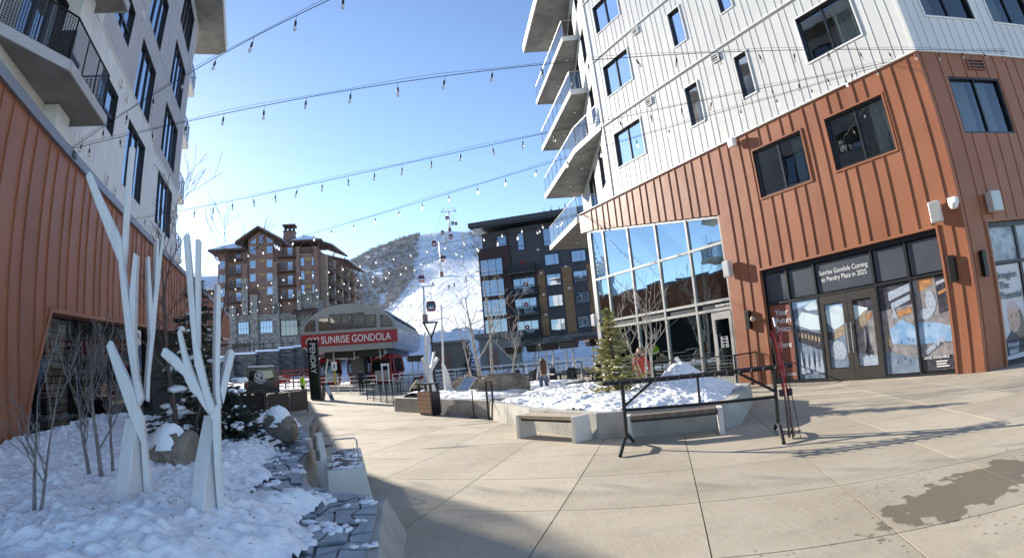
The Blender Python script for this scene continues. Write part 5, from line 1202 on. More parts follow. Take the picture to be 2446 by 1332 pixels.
MB().prism([(-11.02, 28.1, 0), (-10.92, 28.5, 0), (-10.68, 28.36, 0.93), (-10.76, 28.04, 0.93)], (-0.9, 0.2, 0.3), 0.03).build('leaf', M['black_paint'], t)
MB().prism([(-10.36, 27.95, 0), (-10.28, 28.33, 0), (-10.62, 28.36, 0.93), (-10.70, 28.04, 0.93)], (0.9, -0.2, 0.3), 0.03).build('leaf', M['print_dark'], t)
MB().prism([(-10.47, 27.94, 0.3), (-10.40, 28.3, 0.3), (-10.58, 28.32, 0.80), (-10.66, 28.0, 0.80)], (0.9, -0.2, 0.3), 0.036).build('print', M['print_frost'], t)

# ------------------------------------------------------------------ trees
def branch(b, p, d, L_, r, depth, rng, wig=0.25, up=0.15, kids=(2, 4), seg=5, n=5, shrinkf=0.62, minr=0.0025):
    pts = [p]; rs = [r]; q = p.copy(); dd = d.copy()
    for i in range(seg):
        dd = (dd + Vector((rng.uniform(-wig, wig), rng.uniform(-wig, wig), rng.uniform(-wig * 0.5, wig * 0.5) + up * 0.3))).normalized()
        q = q + dd * (L_ / seg); pts.append(q.copy()); rs.append(max(minr, r * (1 - 0.75 * (i + 1) / seg)))
    b.tube(pts, rs, n, cap=False)
    if depth <= 0: return
    for k in range(rng.randint(*kids)):
        f = rng.uniform(0.3, 0.95); i = min(seg - 1, int(f * seg)); s = pts[i].lerp(pts[i + 1], f * seg - i)
        axis = (pts[i + 1] - pts[i]).normalized(); o_ = axis.orthogonal().normalized(); o_.rotate(Matrix.Rotation(rng.uniform(0, 6.28), 3, axis))
        nd = (axis * rng.uniform(0.6, 1.0) + o_ * rng.uniform(0.5, 0.9) + Vector((0, 0, up))).normalized()
        branch(b, s, nd, L_ * shrinkf * rng.uniform(0.7, 1.1), max(minr, rs[i] * 0.6), depth - 1, rng, wig, up, kids, max(3, seg - 1), max(3, n - 1), shrinkf, minr)
def bare_tree(loc, stems, label, m, seed, name='bare_tree', depth=3, kids=(3, 5), wig=0.16, up=0.2, minr=0.0035):
    rng = random.Random(seed); t = thing(name, label, 'tree' if name != 'bare_shrub' else 'shrub', loc)
    tb, cb = MB(), MB()
    for (dx, dy, dirv, L_, r) in stems:
        p = Vector(loc) + Vector((dx, dy, 0)); d = Vector(dirv).normalized(); pts = [p]; rs = [r]; q = p.copy(); dd = d.copy(); seg = 8
        for i in range(seg):
            dd = (dd + Vector((rng.uniform(-wig, wig), rng.uniform(-wig, wig), 0)) * 0.5 + Vector((0, 0, 0.05))).normalized(); q = q + dd * L_ / seg; pts.append(q.copy()); rs.append(max(minr, r * (1 - 0.8 * (i + 1) / seg)))
        tb.tube(pts, rs, 7, cap=False)
        for k in range(rng.randint(*kids) + 3):
            f = rng.uniform(0.28, 0.98); i = min(seg - 1, int(f * seg)); s = pts[i].lerp(pts[i + 1], f * seg - i); a = rng.uniform(0, 6.28)
            nd = Vector((math.cos(a) * 0.7, math.sin(a) * 0.7, 0.55 + up)).normalized()
            branch(cb, s, nd, L_ * rng.uniform(0.22, 0.42), rs[i] * 0.55, depth - 1, rng, wig, up, kids, 5, 5, 0.6, minr)
    tb.build('trunk', m, t, smooth=True); cb.build('crown', m, t, smooth=True); return t
bare_tree((-5.6, 7.6, 0.5), [(0, 0, (0.02, 0.05, 1), 3.4, 0.05), (0.15, 0.1, (0.30, 0.25, 1), 3.3, 0.04), (-0.1, 0.1, (-0.1, 0.2, 1), 2.8, 0.035)], 'tall dark bare tree behind the left white steel tree', M['bark_brown'], 4, depth=3, kids=(2, 4))
bare_tree((-4.42, 4.55, 0.5), [(-0.22, 0.0, (-0.28, 0.1, 1), 1.35, 0.026), (0.16, -0.2, (-0.05, 0.0, 1), 1.45, 0.03), (0.06, 0.05, (0.05, 0.15, 1), 1.3, 0.022)], 'leafless grey multi-stem shrub in snow before the dark window', M['bark_grey'], 6, 'bare_shrub', depth=3, kids=(3, 5), up=0.45)
bare_tree((-3.72, 2.94, 0.45), [(0, 0, (-0.15, 0.3, 1), 1.15, 0.022), (0.0, 0.02, (0.12, 0.35, 1), 1.25, 0.018)], 'thin leafless sapling at the lower left edge in snow', M['bark_grey'], 14, 'bare_shrub', depth=2, kids=(1, 3), up=0.4)
bare_tree((-1.45, 19.6, 0.5), [(0, 0, (-0.03, 0, 1), 3.5, 0.085), (0.45, 0.1, (0.0, 0, 1), 4.6, 0.065), (1.1, 0.3, (0.10, 0.1, 1), 3.0, 0.04), (-0.25, 0.2, (-0.25, 0.1, 1), 2.9, 0.04)], 'pale birch clump with bare branches in the boulder planter', M['bark_pale'], 9, depth=3, kids=(2, 3), minr=0.006)
bare_tree((3.05, 12.9, 0.5), [(0.0, 0, (0.02, 0, 1), 2.6, 0.03), (-0.12, 0.05, (-0.22, 0, 1), 2.3, 0.024), (0.14, 0.0, (0.16, 0, 1), 2.3, 0.024), (0.02, -0.1, (-0.38, 0.1, 1), 2.0, 0.02), (0.2, 0, (0.04, 0.1, 1), 2.5, 0.02)], 'pale leafless multi-stem tree in the centre planter beside the orange jacket', M['bark_pale'], 17, depth=2, kids=(2, 3), minr=0.005)

def spruce(loc, h, rad, label, needle, seed, snow=0.0, density=1.0, trunk_r=0.05, droop=0.25, name='spruce_tree', card=0.07, loose=0):
    rng = random.Random(seed); t = thing(name, label, 'tree', loc); o = Vector(loc)
    MB().tube([o, o + Vector((0, 0, h * 0.5)), o + Vector((0, 0, h))], [trunk_r, trunk_r * 0.6, 0.008], 7).build('trunk', M['bark_brown'], t)
    nd, tw, sn = MB(), MB(), MB(); z = h * 0.06
    while z < h * 0.985:
        f = z / h; Lr = rad * (1 - f) ** (0.85 if not loose else 1.15) * (1.1 if loose else 1) + (0.04 if not loose else 0.09); nb = max(4, int((7 + 5 * (1 - f)) * density))
        for k in range(nb):
            a = rng.uniform(0, 6.28); L_ = Lr * (rng.uniform(0.65, 1.12) if not loose else rng.uniform(0.42, 1.22)); d = Vector((math.cos(a), math.sin(a), 0)); s = 6; pts = []
            zz = z + rng.uniform(-0.03, 0.03) * h
            for i in range(s + 1):
                g_ = i / s; pts.append(o + Vector((0, 0, zz)) + d * (L_ * g_) + Vector((0, 0, L_ * (-droop * g_ + 0.30 * g_ * g_))))
            tw.tube(pts, [0.010 * (1 - 0.8 * i / s) + 0.002 for i in range(s + 1)], 3, cap=False)
            nn = max(6, int(L_ / card * 3.4 * density))
            for j in range(nn):
                g_ = (j + rng.random()) / nn; g_ = 0.12 + 0.88 * g_; i = min(s - 1, int(g_ * s)); p = pts[i].lerp(pts[i + 1], g_ * s - i)
                side = d.cross(Vector((0, 0, 1))) * rng.choice((-1, 1)); v = (d * rng.uniform(0.5, 1.0) + side * rng.uniform(0.1, 1.0) + Vector((0, 0, rng.uniform(-0.35, 0.35)))).normalized()
                ln = card * rng.uniform(0.8, 1.7) * (0.6 + 0.5 * (1 - g_)); wv = v.cross(Vector((rng.uniform(-1, 1), rng.uniform(-1, 1), rng.uniform(-1, 1)))).normalized() * card * 0.20
                nd.add([p - wv, p + wv, p + v * ln * 0.6 + wv * 0.8, p + v * ln, p + v * ln * 0.6 - wv * 0.8], [(0, 1, 2, 3, 4)])
            if snow and rng.random() < snow and L_ > 0.25:
                g_ = rng.uniform(0.45, 0.9); i = min(s - 1, int(g_ * s)); p = pts[i]; r = rng.uniform(0.06, 0.15) * min(1, L_)
                for q in range(4): sn.ell((p.x + d.x * rng.uniform(-r, r) * 1.6, p.y + d.y * rng.uniform(-r, r) * 1.6, p.z + 0.03 + rng.uniform(-0.02, 0.02)), r * rng.uniform(0.6, 1.2), r * rng.uniform(0.6, 1.2), r * 0.4, 7, 5)
        z += h * 0.035 / max(0.6, density) * (1.25 - 0.5 * f)
    nd.build('crown', M[needle], t); tw.build('branches', M['bark_brown'], t)
    if sn.v:
        so = sn.build('snow_load', M['snow'], t, smooth=True); so['kind'] = 'stuff'; dmm = so.modifiers.new('disp', 'DISPLACE'); dmm.texture = tx; dmm.strength = 0.07; dmm.texture_coords = 'GLOBAL'
    return t
spruce((2.16, 12.35, 0.45), 2.12, 0.74, 'young yellow-green spruce tree standing in the centre planter', 'needle_green', 3, density=1.05, trunk_r=0.035, card=0.085, loose=1)
spruce((-5.45, 8.1, 0.45), 2.95, 1.25, 'dark spruce tree loaded with snow behind the right white steel tree', 'needle_dark', 8, snow=0.40, density=0.95, trunk_r=0.06, droop=0.5, card=0.11, loose=1)
spruce((-4.62, 7.75, 0.42), 0.95, 0.75, 'low dark snowy conifer mound right of the shorter steel tree', 'needle_dark', 23, snow=0.35, density=1.3, trunk_r=0.03, droop=0.3, card=0.08)
spruce((-7.2, 10.6, 0.45), 2.6, 1.2, 'smaller dark snowy spruce farther back by the podium wall', 'needle_dark', 12, snow=0.25, density=0.9, trunk_r=0.07, droop=0.45, card=0.09)
spruce((-3.2, 34.5, 0.0), 2.6, 0.8, 'small dark spruce in the snow beside the grey shed', 'needle_far', 15, density=0.8, card=0.12)
# ------------------------------------------------------------------ lodge on the left behind
lg = thing('timber_lodge', 'large brown timber and stone lodge with snowy hipped roofs', 'building', (-52.6, 107.9, 5))
core = MB(); core.box(FG, -12.5, 10.6, -22, -0.6, 3, 29.0); core.build('core', M['lodge_brown'], lg)
MB().fpoly(FG, [(-5.3, 14.4), (0.6, 14.4), (0.6, 31.0), (-2.7, 33.1), (-5.3, 31.2)], -0.6, 0.0).build('wall', M['lodge_brown'], lg)
MB().box(FG, -12.5, -10.4, -0.6, -0.05, 14.4, 28.0).build('wall', M['lodge_brown'], lg)
MB().box(FG, 5.9, 10.6, -0.6, 0.2, 19.0, 27.0).build('wall', M['lodge_brown'], lg)
MB().box(FG, -10.2, 6.0, -0.62, 0.35, 2.0, 14.4).build('stone_base', M['lodge_stone'], lg)
for (a, b, z0, z1, mm) in ((-6.65, -5.25, 14.4, 22.2, 'lodge_stone'), (-6.6, -5.3, 22.2, 25.3, 'lodge_brown'), (0.5, 1.6, 14.4, 22.2, 'lodge_stone'), (0.55, 1.55, 22.2, 25.4, 'lodge_brown'), (-9.5, -8.1, 2, 16.2, 'lodge_stone'), (-4.75, -3.1, 2, 18.5, 'lodge_stone'), (0.2, 1.85, 2, 16.6, 'lodge_stone'), (5.85, 6.8, 14.4, 19.2, 'lodge_stone'), (5.9, 6.7, 19.2, 28.6, 'lodge_brown'), (9.8, 10.6, 19.2, 28.4, 'lodge_brown'), (9.75, 10.65, 5, 19.2, 'lodge_stone')):
    pr = MB().box(FG, a, b, -0.3, 0.9, z0, z1).build('pier', M[mm], lg); MB().box(FG, a - 0.12, b + 0.12, -0.3, 1.0, z1, z1 + 0.18).build('cap', M['lodge_trim'], pr)
MB().box(FG, -4.9, -3.0, 0.0, 1.0, 18.69, 18.9).fpoly(FG, [(-5.1, 18.9), (-2.9, 18.9), (-4.0, 20.1)], 0.0, 1.1).build('bird_house_cap', M['lodge_timber'], lg)
MB().box(FG, 5.9, 10.6, -0.6, 0.15, 5, 19.0).build('stone_base', M['lodge_stone'], lg)
for z in (24.6, 21.6, 18.55, 27.8):
    for (a, b) in ((-5.0, -3.45), (-1.1, 0.45)):
        if z == 18.55 and a < -4: continue
        window(FG, a, b, z, z + 1.95, lg, cols=(), frame='lodge_trim', glass='glass_blue', w=0.13, fw=0.14, depth=0.1, interior=False)
    for q in (-2.75, -2.0): MB().box(FG, q, q + 0.55, 0.0, 0.08, z + 1.35, z + 1.9).build('vent', M['lodge_yellow'], lg)
window(FG, -2.8, -1.7, 30.1, 32.2, lg, cols=(0.5,), rows=(0.35, 0.7), frame='lodge_trim', glass='glass_blue', w=0.13, fw=0.1, depth=0.08, interior=False)
for pts in ([(-4.75, 30.2), (-3.45, 30.2), (-3.45, 31.7), (-4.75, 30.7)], [(-1.05, 30.2), (0.5, 30.2), (0.5, 30.6), (-1.05, 31.7)]):
    wf = MB().fpoly(FG, pts, 0.0, 0.07).build('window', M['lodge_trim'], lg); c = (sum(p[0] for p in pts) / 4, sum(p[1] for p in pts) / 4)
    MB().fpoly(FG, [(c[0] + (p[0] - c[0]) * 0.84, c[1] + (p[1] - c[1]) * 0.8) for p in pts], 0.07, 0.09).build('pane', M['glass_blue'], wf)
for z in (22.1, 25.2, 19.0, 16.0): window(FG, -12.2, -10.75, z - 0.3, z + 1.6, lg, cols=(0.33, 0.66), frame='lodge_trim', glass='glass_blue', w=0.08, fw=0.1, depth=0.1, interior=False)
for z in (24.5, 21.5, 18.4):
    for (a, b) in ((6.75, 7.65), (9.25, 10.1)): window(FG, a, b, z, z + 2.0, lg, cols=(), frame='lodge_trim', glass='glass_blue', w=0.33, fw=0.1, depth=0.1, interior=False)
    MB().box(FG, 7.75, 9.15, 0.2, 0.27, z + 1.2, z + 1.9).build('vent', M['lodge_yellow'], lg)
    MB().box(FG, 6.8, 10.2, 0.2, 0.25, z - 0.35, z - 0.2).build('belt', M['lodge_trim'], lg)
# recessed balconies
for (a, b) in ((-10.4, -6.65), (1.6, 5.9)):
    for z in (26.9, 23.7, 20.6, 17.5):
        bs_ = MB().box(FG, a, b, -0.55, 0.9 if z < 26 else 1.3, z - 0.3, z).build('balcony', M['lodge_timber'], lg)
        rl = MB(); rl.box(FG, a, b, 0.8, 0.86, z + 1.0, z + 1.08)
        for k in range(12): u = a + (b - a) * (k + 0.5) / 12; rl.box(FG, u - 0.03, u + 0.03, 0.81, 0.85, z, z + 1.0)
        rl.build('railing', M['lodge_timber'], bs_)
        window(FG, a + 0.6, a + 1.5, z + 0.1, z + 2.1, lg, cols=(), frame='lodge_trim', glass='glass_dark', w=-0.46, fw=0.12, depth=0.08, interior=False)
        window(FG, a + 2.0, a + 3.3, z + 0.1, z + 2.2, lg, cols=(0.5,), frame='lodge_trim', glass='glass_blue', w=-0.46, fw=0.12, depth=0.08, interior=False)
# top terrace with arch braces on the right tower
MB().box(FG, 6.7, 9.8, -0.6, 0.3, 27.0, 27.25).build('balcony', M['lodge_trim'], lg)
for k in range(8): MB().box(FG, 6.9 + k * 0.37, 6.97 + k * 0.37, 0.2, 0.28, 27.25, 28.2).build('baluster', M['lodge_timber'], lg)
for (pa_, pb_) in (((6.6, 28.5), (7.6, 29.9)), ((9.9, 28.5), (8.9, 29.9)), ((7.6, 29.9), (8.9, 29.9))):
    MB().tube([FG.p(pa_[0], 0.5, pa_[1]), FG.p(pb_[0], 0.5, pb_[1])], 0.13, 5).build('brace', M['lodge_timber'], lg)
for (a, za_, b, zb_) in ((-12.3, 26.6, -13.6, 28.8), (-10.6, 27.0, -9.6, 28.6), (1.6, 27.0, 2.9, 30.0), (-5.3, 28.2, -6.6, 30.2), (0.6, 28.2, 1.9, 30.2), (10.6, 28, 11.5, 30)):
    MB().tube([FG.p(a, 0.4, za_), FG.p(b, 1.6, zb_)], 0.14, 5).build('brace', M['lodge_timber'], lg)
# roofs
def roofslab(pts, nm, mtop='blue_roof_snow', th=0.45):
    o = MB().prism(pts, (0, 0, 1), th).build(nm, M['lodge_timber'], lg)
    c = sum((Vector(p) for p in pts), Vector()) / len(pts)
    MB().prism([tuple(c + (Vector(p) - c) * 0.97 + Vector((0, 0, th * 0.5 + 0.12))) for p in pts], (0, 0, 1), 0.24).build('snow_layer', M[mtop], o)
roofslab([FG.p(-8.0, 1.8, 30.3), FG.p(-2.7, 1.8, 33.6), FG.p(-2.7, -14, 33.6), FG.p(-8.0, -14, 30.3)], 'roof'); roofslab([FG.p(3.0, 1.8, 30.3), FG.p(-2.7, 1.8, 33.6), FG.p(-2.7, -14, 33.6), FG.p(3.0, -14, 30.3)], 'roof')
def hip(u0, u1, wf, wb, ze, zt, uc):
    A_, B_, C_, D_ = FG.p(u0, wf, ze), FG.p(u1, wf, ze), FG.p(u1, wb, ze), FG.p(u0, wb, ze); T_ = FG.p(uc, (wf + wb) / 2, zt)
    base = MB().add([A_, B_, C_, D_], [(3, 2, 1, 0)]).add([A_ - Vector((0, 0, .35)), B_ - Vector((0, 0, .35)), C_ - Vector((0, 0, .35)), D_ - Vector((0, 0, .35))], [(3, 2, 1, 0)])
    base.add([A_, B_, A_ - Vector((0, 0, .35)), B_ - Vector((0, 0, .35)), C_, C_ - Vector((0, 0, .35)), D_, D_ - Vector((0, 0, .35))], [(0, 2, 3, 1), (1, 3, 5, 4), (4, 5, 7, 6), (6, 7, 2, 0)])
    o = base.build('roof', M['lodge_timber'], lg)
    k = Vector((0, 0, 0.02)); MB().add([A_ + k, B_ + k, C_ + k, D_ + k, T_], [(0, 1, 4), (1, 2, 4), (2, 3, 4), (3, 0, 4)]).build('snow_layer', M['blue_roof_snow'], o)
hip(-14.3, -6.2, 2.2, -9, 29.0, 31.6, -9.0); hip(4.7, 11.9, 2.2, -8, 30.0, 32.2, 7.8)
ch = MB().add([FG.p(1.2, -6, 30.5), FG.p(4.4, -6, 30.5), FG.p(4.4, -9, 30.5), FG.p(1.2, -9, 30.5), FG.p(1.6, -6.3, 34.2), FG.p(4.1, -6.3, 34.2), FG.p(4.1, -8.7, 34.2), FG.p(1.6, -8.7, 34.2)], [(3, 2, 1, 0), (4, 5, 6, 7), (0, 1, 5, 4), (1, 2, 6, 5), (2, 3, 7, 6), (3, 0, 4, 7)]).build('chimney', M['lodge_brown'], lg)
MB().box(FG, 1.4, 4.3, -8.9, -6.1, 34.2, 34.45).box(FG, 1.7, 2.0, -8.6, -6.4, 34.45, 35.6).box(FG, 2.7, 3.0, -8.6, -6.4, 34.45, 35.6).box(FG, 3.7, 4.0, -8.6, -6.4, 34.45, 35.6).box(FG, 1.3, 4.4, -9.0, -6.0, 35.6, 36.0).build('cap', M['lodge_timber'], ch)
# ground floor openings
for (a, b) in ((-7.8, -5.2), (-2.7, 0.2)): window(FG, a, b, 10.2, 13.0, lg, cols=(0.25, 0.5, 0.75), rows=(0.45,), frame='bronze_frame', glass='glass_blue', w=0.5, fw=0.12, depth=0.14, interior=False)
window(FG, 1.9, 5.8, 9.4, 12.9, lg, cols=(0.3, 0.55, 0.8), rows=(0.6,), frame='lodge_timber', glass='glass_bronze', w=0.5, fw=0.15, depth=0.14, interior=False)
cn = MB().prism([FG.p(5.0, 3.2, 13.8), FG.p(10.6, 3.2, 14.3), FG.p(10.6, 0.1, 15.2), FG.p(5.0, 0.1, 14.9)], (0, 0, 1), 0.3).build('canopy', M['lodge_timber'], lg)
for k in (6.0, 9.5): MB().tube([FG.p(k, 0.3, 11.5), FG.p(k, 2.8, 13.8)], 0.15, 5).build('brace', M['lodge_timber'], cn)
# the two wings
FGs = Fr((-42.25, 110.2), math.degrees(math.atan2(33.2, -1.7)), 'R')
MB().box(FGs, 0.5, 33, -8, -0.5, 5, 28.5).build('wing', M['lodge_brown'], lg); MB().box(FGs, 0.5, 33, -0.49, 0.1, 5, 17.0).build('stone_base', M['lodge_stone'], lg)
for k in range(5):
    u = 3 + 6.4 * k
    MB().box(FGs, u, u + 1.3, -0.48, 1.0, 5, 27.5).build('pier', M['lodge_stone' if k % 2 else 'lodge_trim'], lg)
    for z in (24.2, 21.1, 18.0, 14.9):
        bs_ = MB().box(FGs, u + 1.4, u + 5.8, -0.48, 1.6, z - 0.3, z).build('balcony', M['lodge_timber'], lg)
        MB().box(FGs, u + 1.4, u + 5.8, 1.5, 1.56, z + 0.2, z + 1.05).build('railing', M['lodge_timber'], bs_)
        window(FGs, u + 2.2, u + 4.6, z + 0.1, z + 2.2, lg, cols=(0.5,), frame='lodge_trim', glass='glass_blue', w=-0.36, fw=0.12, depth=0.08, interior=False)
for (a, b, ze, zt) in ((2, 15, 29.2, 32.5), (16, 33.5, 28.2, 31.0)):
    pts = [FGs.p(a, 3.0, ze), FGs.p(b, 3.0, ze), FGs.p(b - 2, -5, zt), FGs.p(a + 2, -5, zt)]; roofslab(pts, 'roof')
for k in range(4): MB().tube([FGs.p(5 + 8 * k, 0.8, 26), FGs.p(5 + 8 * k, 2.9, 28.6)], 0.16, 5).build('brace', M['lodge_timber'], lg)
lw = MB().box(FG, -24, -12.6, -26, -4, 3, 21.0).build('wing', M['lodge_brown'], lg)
roofslab([FG.p(-26, -3, 20.6), FG.p(-12.7, -3, 20.6), FG.p(-12.7, -16, 26), FG.p(-26, -16, 26)], 'roof')
# stone retaining wall with stepped snowy top, terrace fence
rw = thing('retaining_wall', 'grey stacked stone retaining wall with stepped snow on top', 'wall', (-36, 72, 2))
def azp(az, d, z): return Vector((d * math.sin(R(az)), d * math.cos(R(az)), z))
st = [(-33, 3.9), (-30.2, 4.3), (-27.9, 4.6), (-25.5, 4.9), (-24.0, 5.05), (-22.9, 5.0), (-22.3, 3.4)]
for (a, za_), (b, zb_) in zip(st, st[1:]):
    p, q = azp(a, 80, 0), azp(b, 79, 0); nn = Vector((p.y - q.y, q.x - p.x, 0)).normalized() * 1.2
    MB().slab([(p.x, p.y), (q.x, q.y), (q.x + nn.x, q.y + nn.y), (p.x + nn.x, p.y + nn.y)], 0.5, za_ + 0.15).build('wall_length', M['wall_stone'], rw)
    MB().slab([(p.x, p.y), (q.x, q.y), (q.x + nn.x * 1.2, q.y + nn.y * 1.2), (p.x + nn.x * 1.2, p.y + nn.y * 1.2)], za_ + 0.15, za_ + 0.42).build('snow_layer', M['blue_roof_snow'], rw)
tf = thing('terrace_fence', 'dark post and rail fence on the terrace in front of the lodge', 'fence', azp(-27, 84, 5))
for k in range(9): p = azp(-31 + k * 1.0, 84, 0); MB().tube([(p.x, p.y, 4.4), (p.x, p.y, 6.4)], 0.09, 5).build('post', M['lodge_timber'], tf)
for z in (5.4, 6.1): p, q = azp(-31, 84, z), azp(-23, 84, z); MB().tube([p, q], 0.05, 4).build('rail', M['lodge_timber'], tf)
sb_ = thing('lodge_sign', 'long dark name board low on the stone lodge front', 'sign', azp(-29, 82, 5)); p = azp(-29.6, 86, 0)
MB().prism([azp(-30.3, 86, 5.6), azp(-28.3, 86, 5.75), azp(-28.3, 86, 6.4), azp(-30.3, 86, 6.3)], (0.45, -0.9, 0), 0.12).build('board', M['black_paint'], sb_)
for a in (-30.1, -28.5): q = azp(a, 86.1, 0); MB().tube([(q.x, q.y, 4.2), (q.x, q.y, 6.3)], 0.07, 5).build('post', M['lodge_timber'], sb_)

# ------------------------------------------------------------------ dark apartment block
db = thing('dark_apartment_block', 'dark grey apartment block with wood cladding, balconies and flat overhanging roof', 'building', (2.7, 78, 0))
MB().box(FD, -7.2, 12.5, -22, -0.5, 0, 20.8).build('core', M['dark_bldg'], db)
MB().box(FD, -2.8, 12.5, -0.5, 0.0, 14.0, 20.9).build('wall', M['dark_bldg'], db); MB().box(FD, -2.8, 1.1, -0.5, -0.1, 3.9, 14.0).build('wall', M['dark_bldg'], db)
for (a, b) in ((1.1, 2.2), (4.8, 6.2), (8.4, 9.8)): MB().box(FD, a, b, -0.5, 0.06, 4.3, 14.0).build('cladding', M['wood_cladding'], db)
for (a, b) in ((2.2, 4.8), (6.2, 8.4), (9.8, 12.5)): MB().box(FD, a, b, -0.5, 0.0, 4.3, 14.0).build('wall', M['dark_bldg'], db)
MB().box(FD, -7.7, -2.8, -8, 0.35, 2.2, 18.3).build('brick_bay', M['dark_bldg_brick'], db)
MB().box(FD, -2.8, 12.5, -0.5, 0.4, 0.0, 4.2).build('stone_base', M['wall_stone'], db)
rf = MB().box(FD, -8.4, 13, -20, 2.2, 21.4, 22.1).build('roof', M['dark_bldg'], db); MB().box(FD, -8.2, 12.8, -19.8, 2.0, 21.15, 21.4).build('soffit', M['black_paint'], rf)
for z in (14.0, 10.85, 7.85, 4.9): window(FD, -7.55, -3.95, z, z + 2.6, db, cols=(0.36, 0.7), rows=(0.22,), frame='dark_frame', glass='glass_blue', w=0.47, fw=0.1, depth=0.12, interior=False)
FDs = Fr(tuple(FD.p(-7.7, 0.35, 0).xy), math.degrees(math.atan2(FD.n.y, FD.n.x)) + 180, 'L')
for z in (14.0, 10.85, 7.85): window(FDs, 0.3, 3.2, z, z + 2.6, db, cols=(0.5,), frame='dark_frame', glass='glass_blue', w=0.1, fw=0.1, depth=0.12, interior=False)
for (a, b, z0, z1) in ((-4.8, -3.2, 18.4, 20.1), (-1.5, -0.4, 17.3, 20.0), (2.5, 3.85, 17.4, 20.1), (6.6, 8.0, 17.4, 20.1)): window(FD, a, b, z0, z1, db, cols=(), rows=(0.25,), frame='dark_frame', glass='glass_blue', w=0.13 if a > -3 else -0.3, fw=0.1, depth=0.1, interior=False)
MB().box(FD, -5.4, -2.8, -6, -0.45, 18.3, 20.9).build('wall', M['dark_bldg'], db)
for z in (14.45, 11.45, 8.35, 4.85):
    for a in (2.4, 6.4, 10.0): window(FD, a, a + 2.2, z, z + 1.75, db, cols=(0.68,), frame='dark_frame', glass='glass_blue', w=0.13, fw=0.1, depth=0.1, interior=False)
random.seed(3)
for z in (13.85, 10.65, 7.65, 4.3):
    window(FD, -2.75, 0.65, z + 0.1, z + 2.5, db, cols=(0.34, 0.67), frame='dark_frame', glass='glass_blue', w=0.0, fw=0.1, depth=0.12, interior=False)
    bs_ = MB().box(FD, -2.9, 1.2, 0.02, 1.7, z - 0.25, z).build('balcony', M['black_paint'], db)
    pts = [FD.p(-2.85, 0.1, 0), FD.p(-2.85, 1.62, 0), FD.p(1.15, 1.62, 0), FD.p(1.15, 0.1, 0)]
    railing([(p.x, p.y) for p in pts], z, 1.1, bs_, step=1.0, r=0.03, infill='wire_black')
    wr = MB(); c = FD.p(-1.0 + random.uniform(-0.2, 0.2), 0.06, z + 1.5); n_ = 12
    wr.tube([c + FD.d * 0.24 * math.cos(2 * math.pi * k / n_) + Vector((0, 0, 0.24 * math.sin(2 * math.pi * k / n_))) for k in range(n_ + 1)], 0.09, 5); tag(wr.build('wreath', M['wreath_red']), 'red wreath on the %s balcony door of the dark block' % {13.85: 'topmost', 10.65: 'second highest', 7.65: 'third highest', 4.3: 'lowest'}[z], 'wreath')
    for k, u in enumerate((-2.2, 0.1)):
        ch = MB(); ch.box(FD, u, u + 0.6, 0.6, 1.2, z + 0.4, z + 0.48).box(FD, u, u + 0.6, 0.6, 0.66, z + 0.48, z + 0.95)
        for (a, b) in ((0.03, 0.63), (0.57, 0.63), (0.03, 1.17), (0.57, 1.17)): ch.box(FD, u + a - 0.03, u + a + 0.03, b - 0.03, b + 0.03, z, z + 0.4)
        tag(ch.build('balcony_chair', M['black_metal']), '%s dark chair on the %s balcony of the dark block' % (('left', 'right')[k], {13.85: 'topmost', 10.65: 'second highest', 7.65: 'third highest', 4.3: 'lowest'}[z]), 'chair')
window(FD, 5.5, 9.5, 0.4, 3.6, db, cols=(0.25, 0.5, 0.75), rows=(0.72,), frame='dark_frame', glass='glass_blue', w=0.5, fw=0.12, depth=0.14, interior=False)
for (u, z) in ((1.5, 13.4), (1.6, 10.2), (1.65, 7.2), (5.3, 13.9), (5.5, 10.7), (1.4, 16.9)): MB().box(FD, u, u + 0.35, 0.06, 0.2, z, z + 0.22).build('wall_light', M['light_metal'], db)
mat('grey_render', (0.20, 0.19, 0.175), 0.85)
gx = thing('garden_building', 'low grey flat-roofed building in front of the dark block', 'building', (-3, 60, 0))
MB().b(-4.2, 0.4, 58, 64, 0, 3.9).build('wall', M['grey_render'], gx); MB().b(-4.6, 0.8, 57.4, 64.4, 3.9, 4.4).build('roof', M['shed_grey'], gx); MB().b(-3.4, -2.2, 57.96, 58.0, 0.0, 2.6).build('door', M['lodge_brown'], gx)
sh = thing('grey_shed', 'plain grey equipment shed at the foot of the ski slope', 'shed', (-6, 47.5, 0))
MB().b(-7.6, -4.6, 47.2, 50.5, 0, 3.3).build('wall', M['shed_grey'], sh); MB().b(-7.75, -4.45, 47.0, 50.7, 3.3, 3.52).build('roof', M['grey_render'], sh); MB().b(-7.1, -6.0, 47.15, 47.2, 0, 2.3).build('door', M['lodge_brown'], sh); MB().b(-4.85, -4.7, 47.1, 47.2, 2.7, 2.95).build('lamp', M['white_paint'], sh)

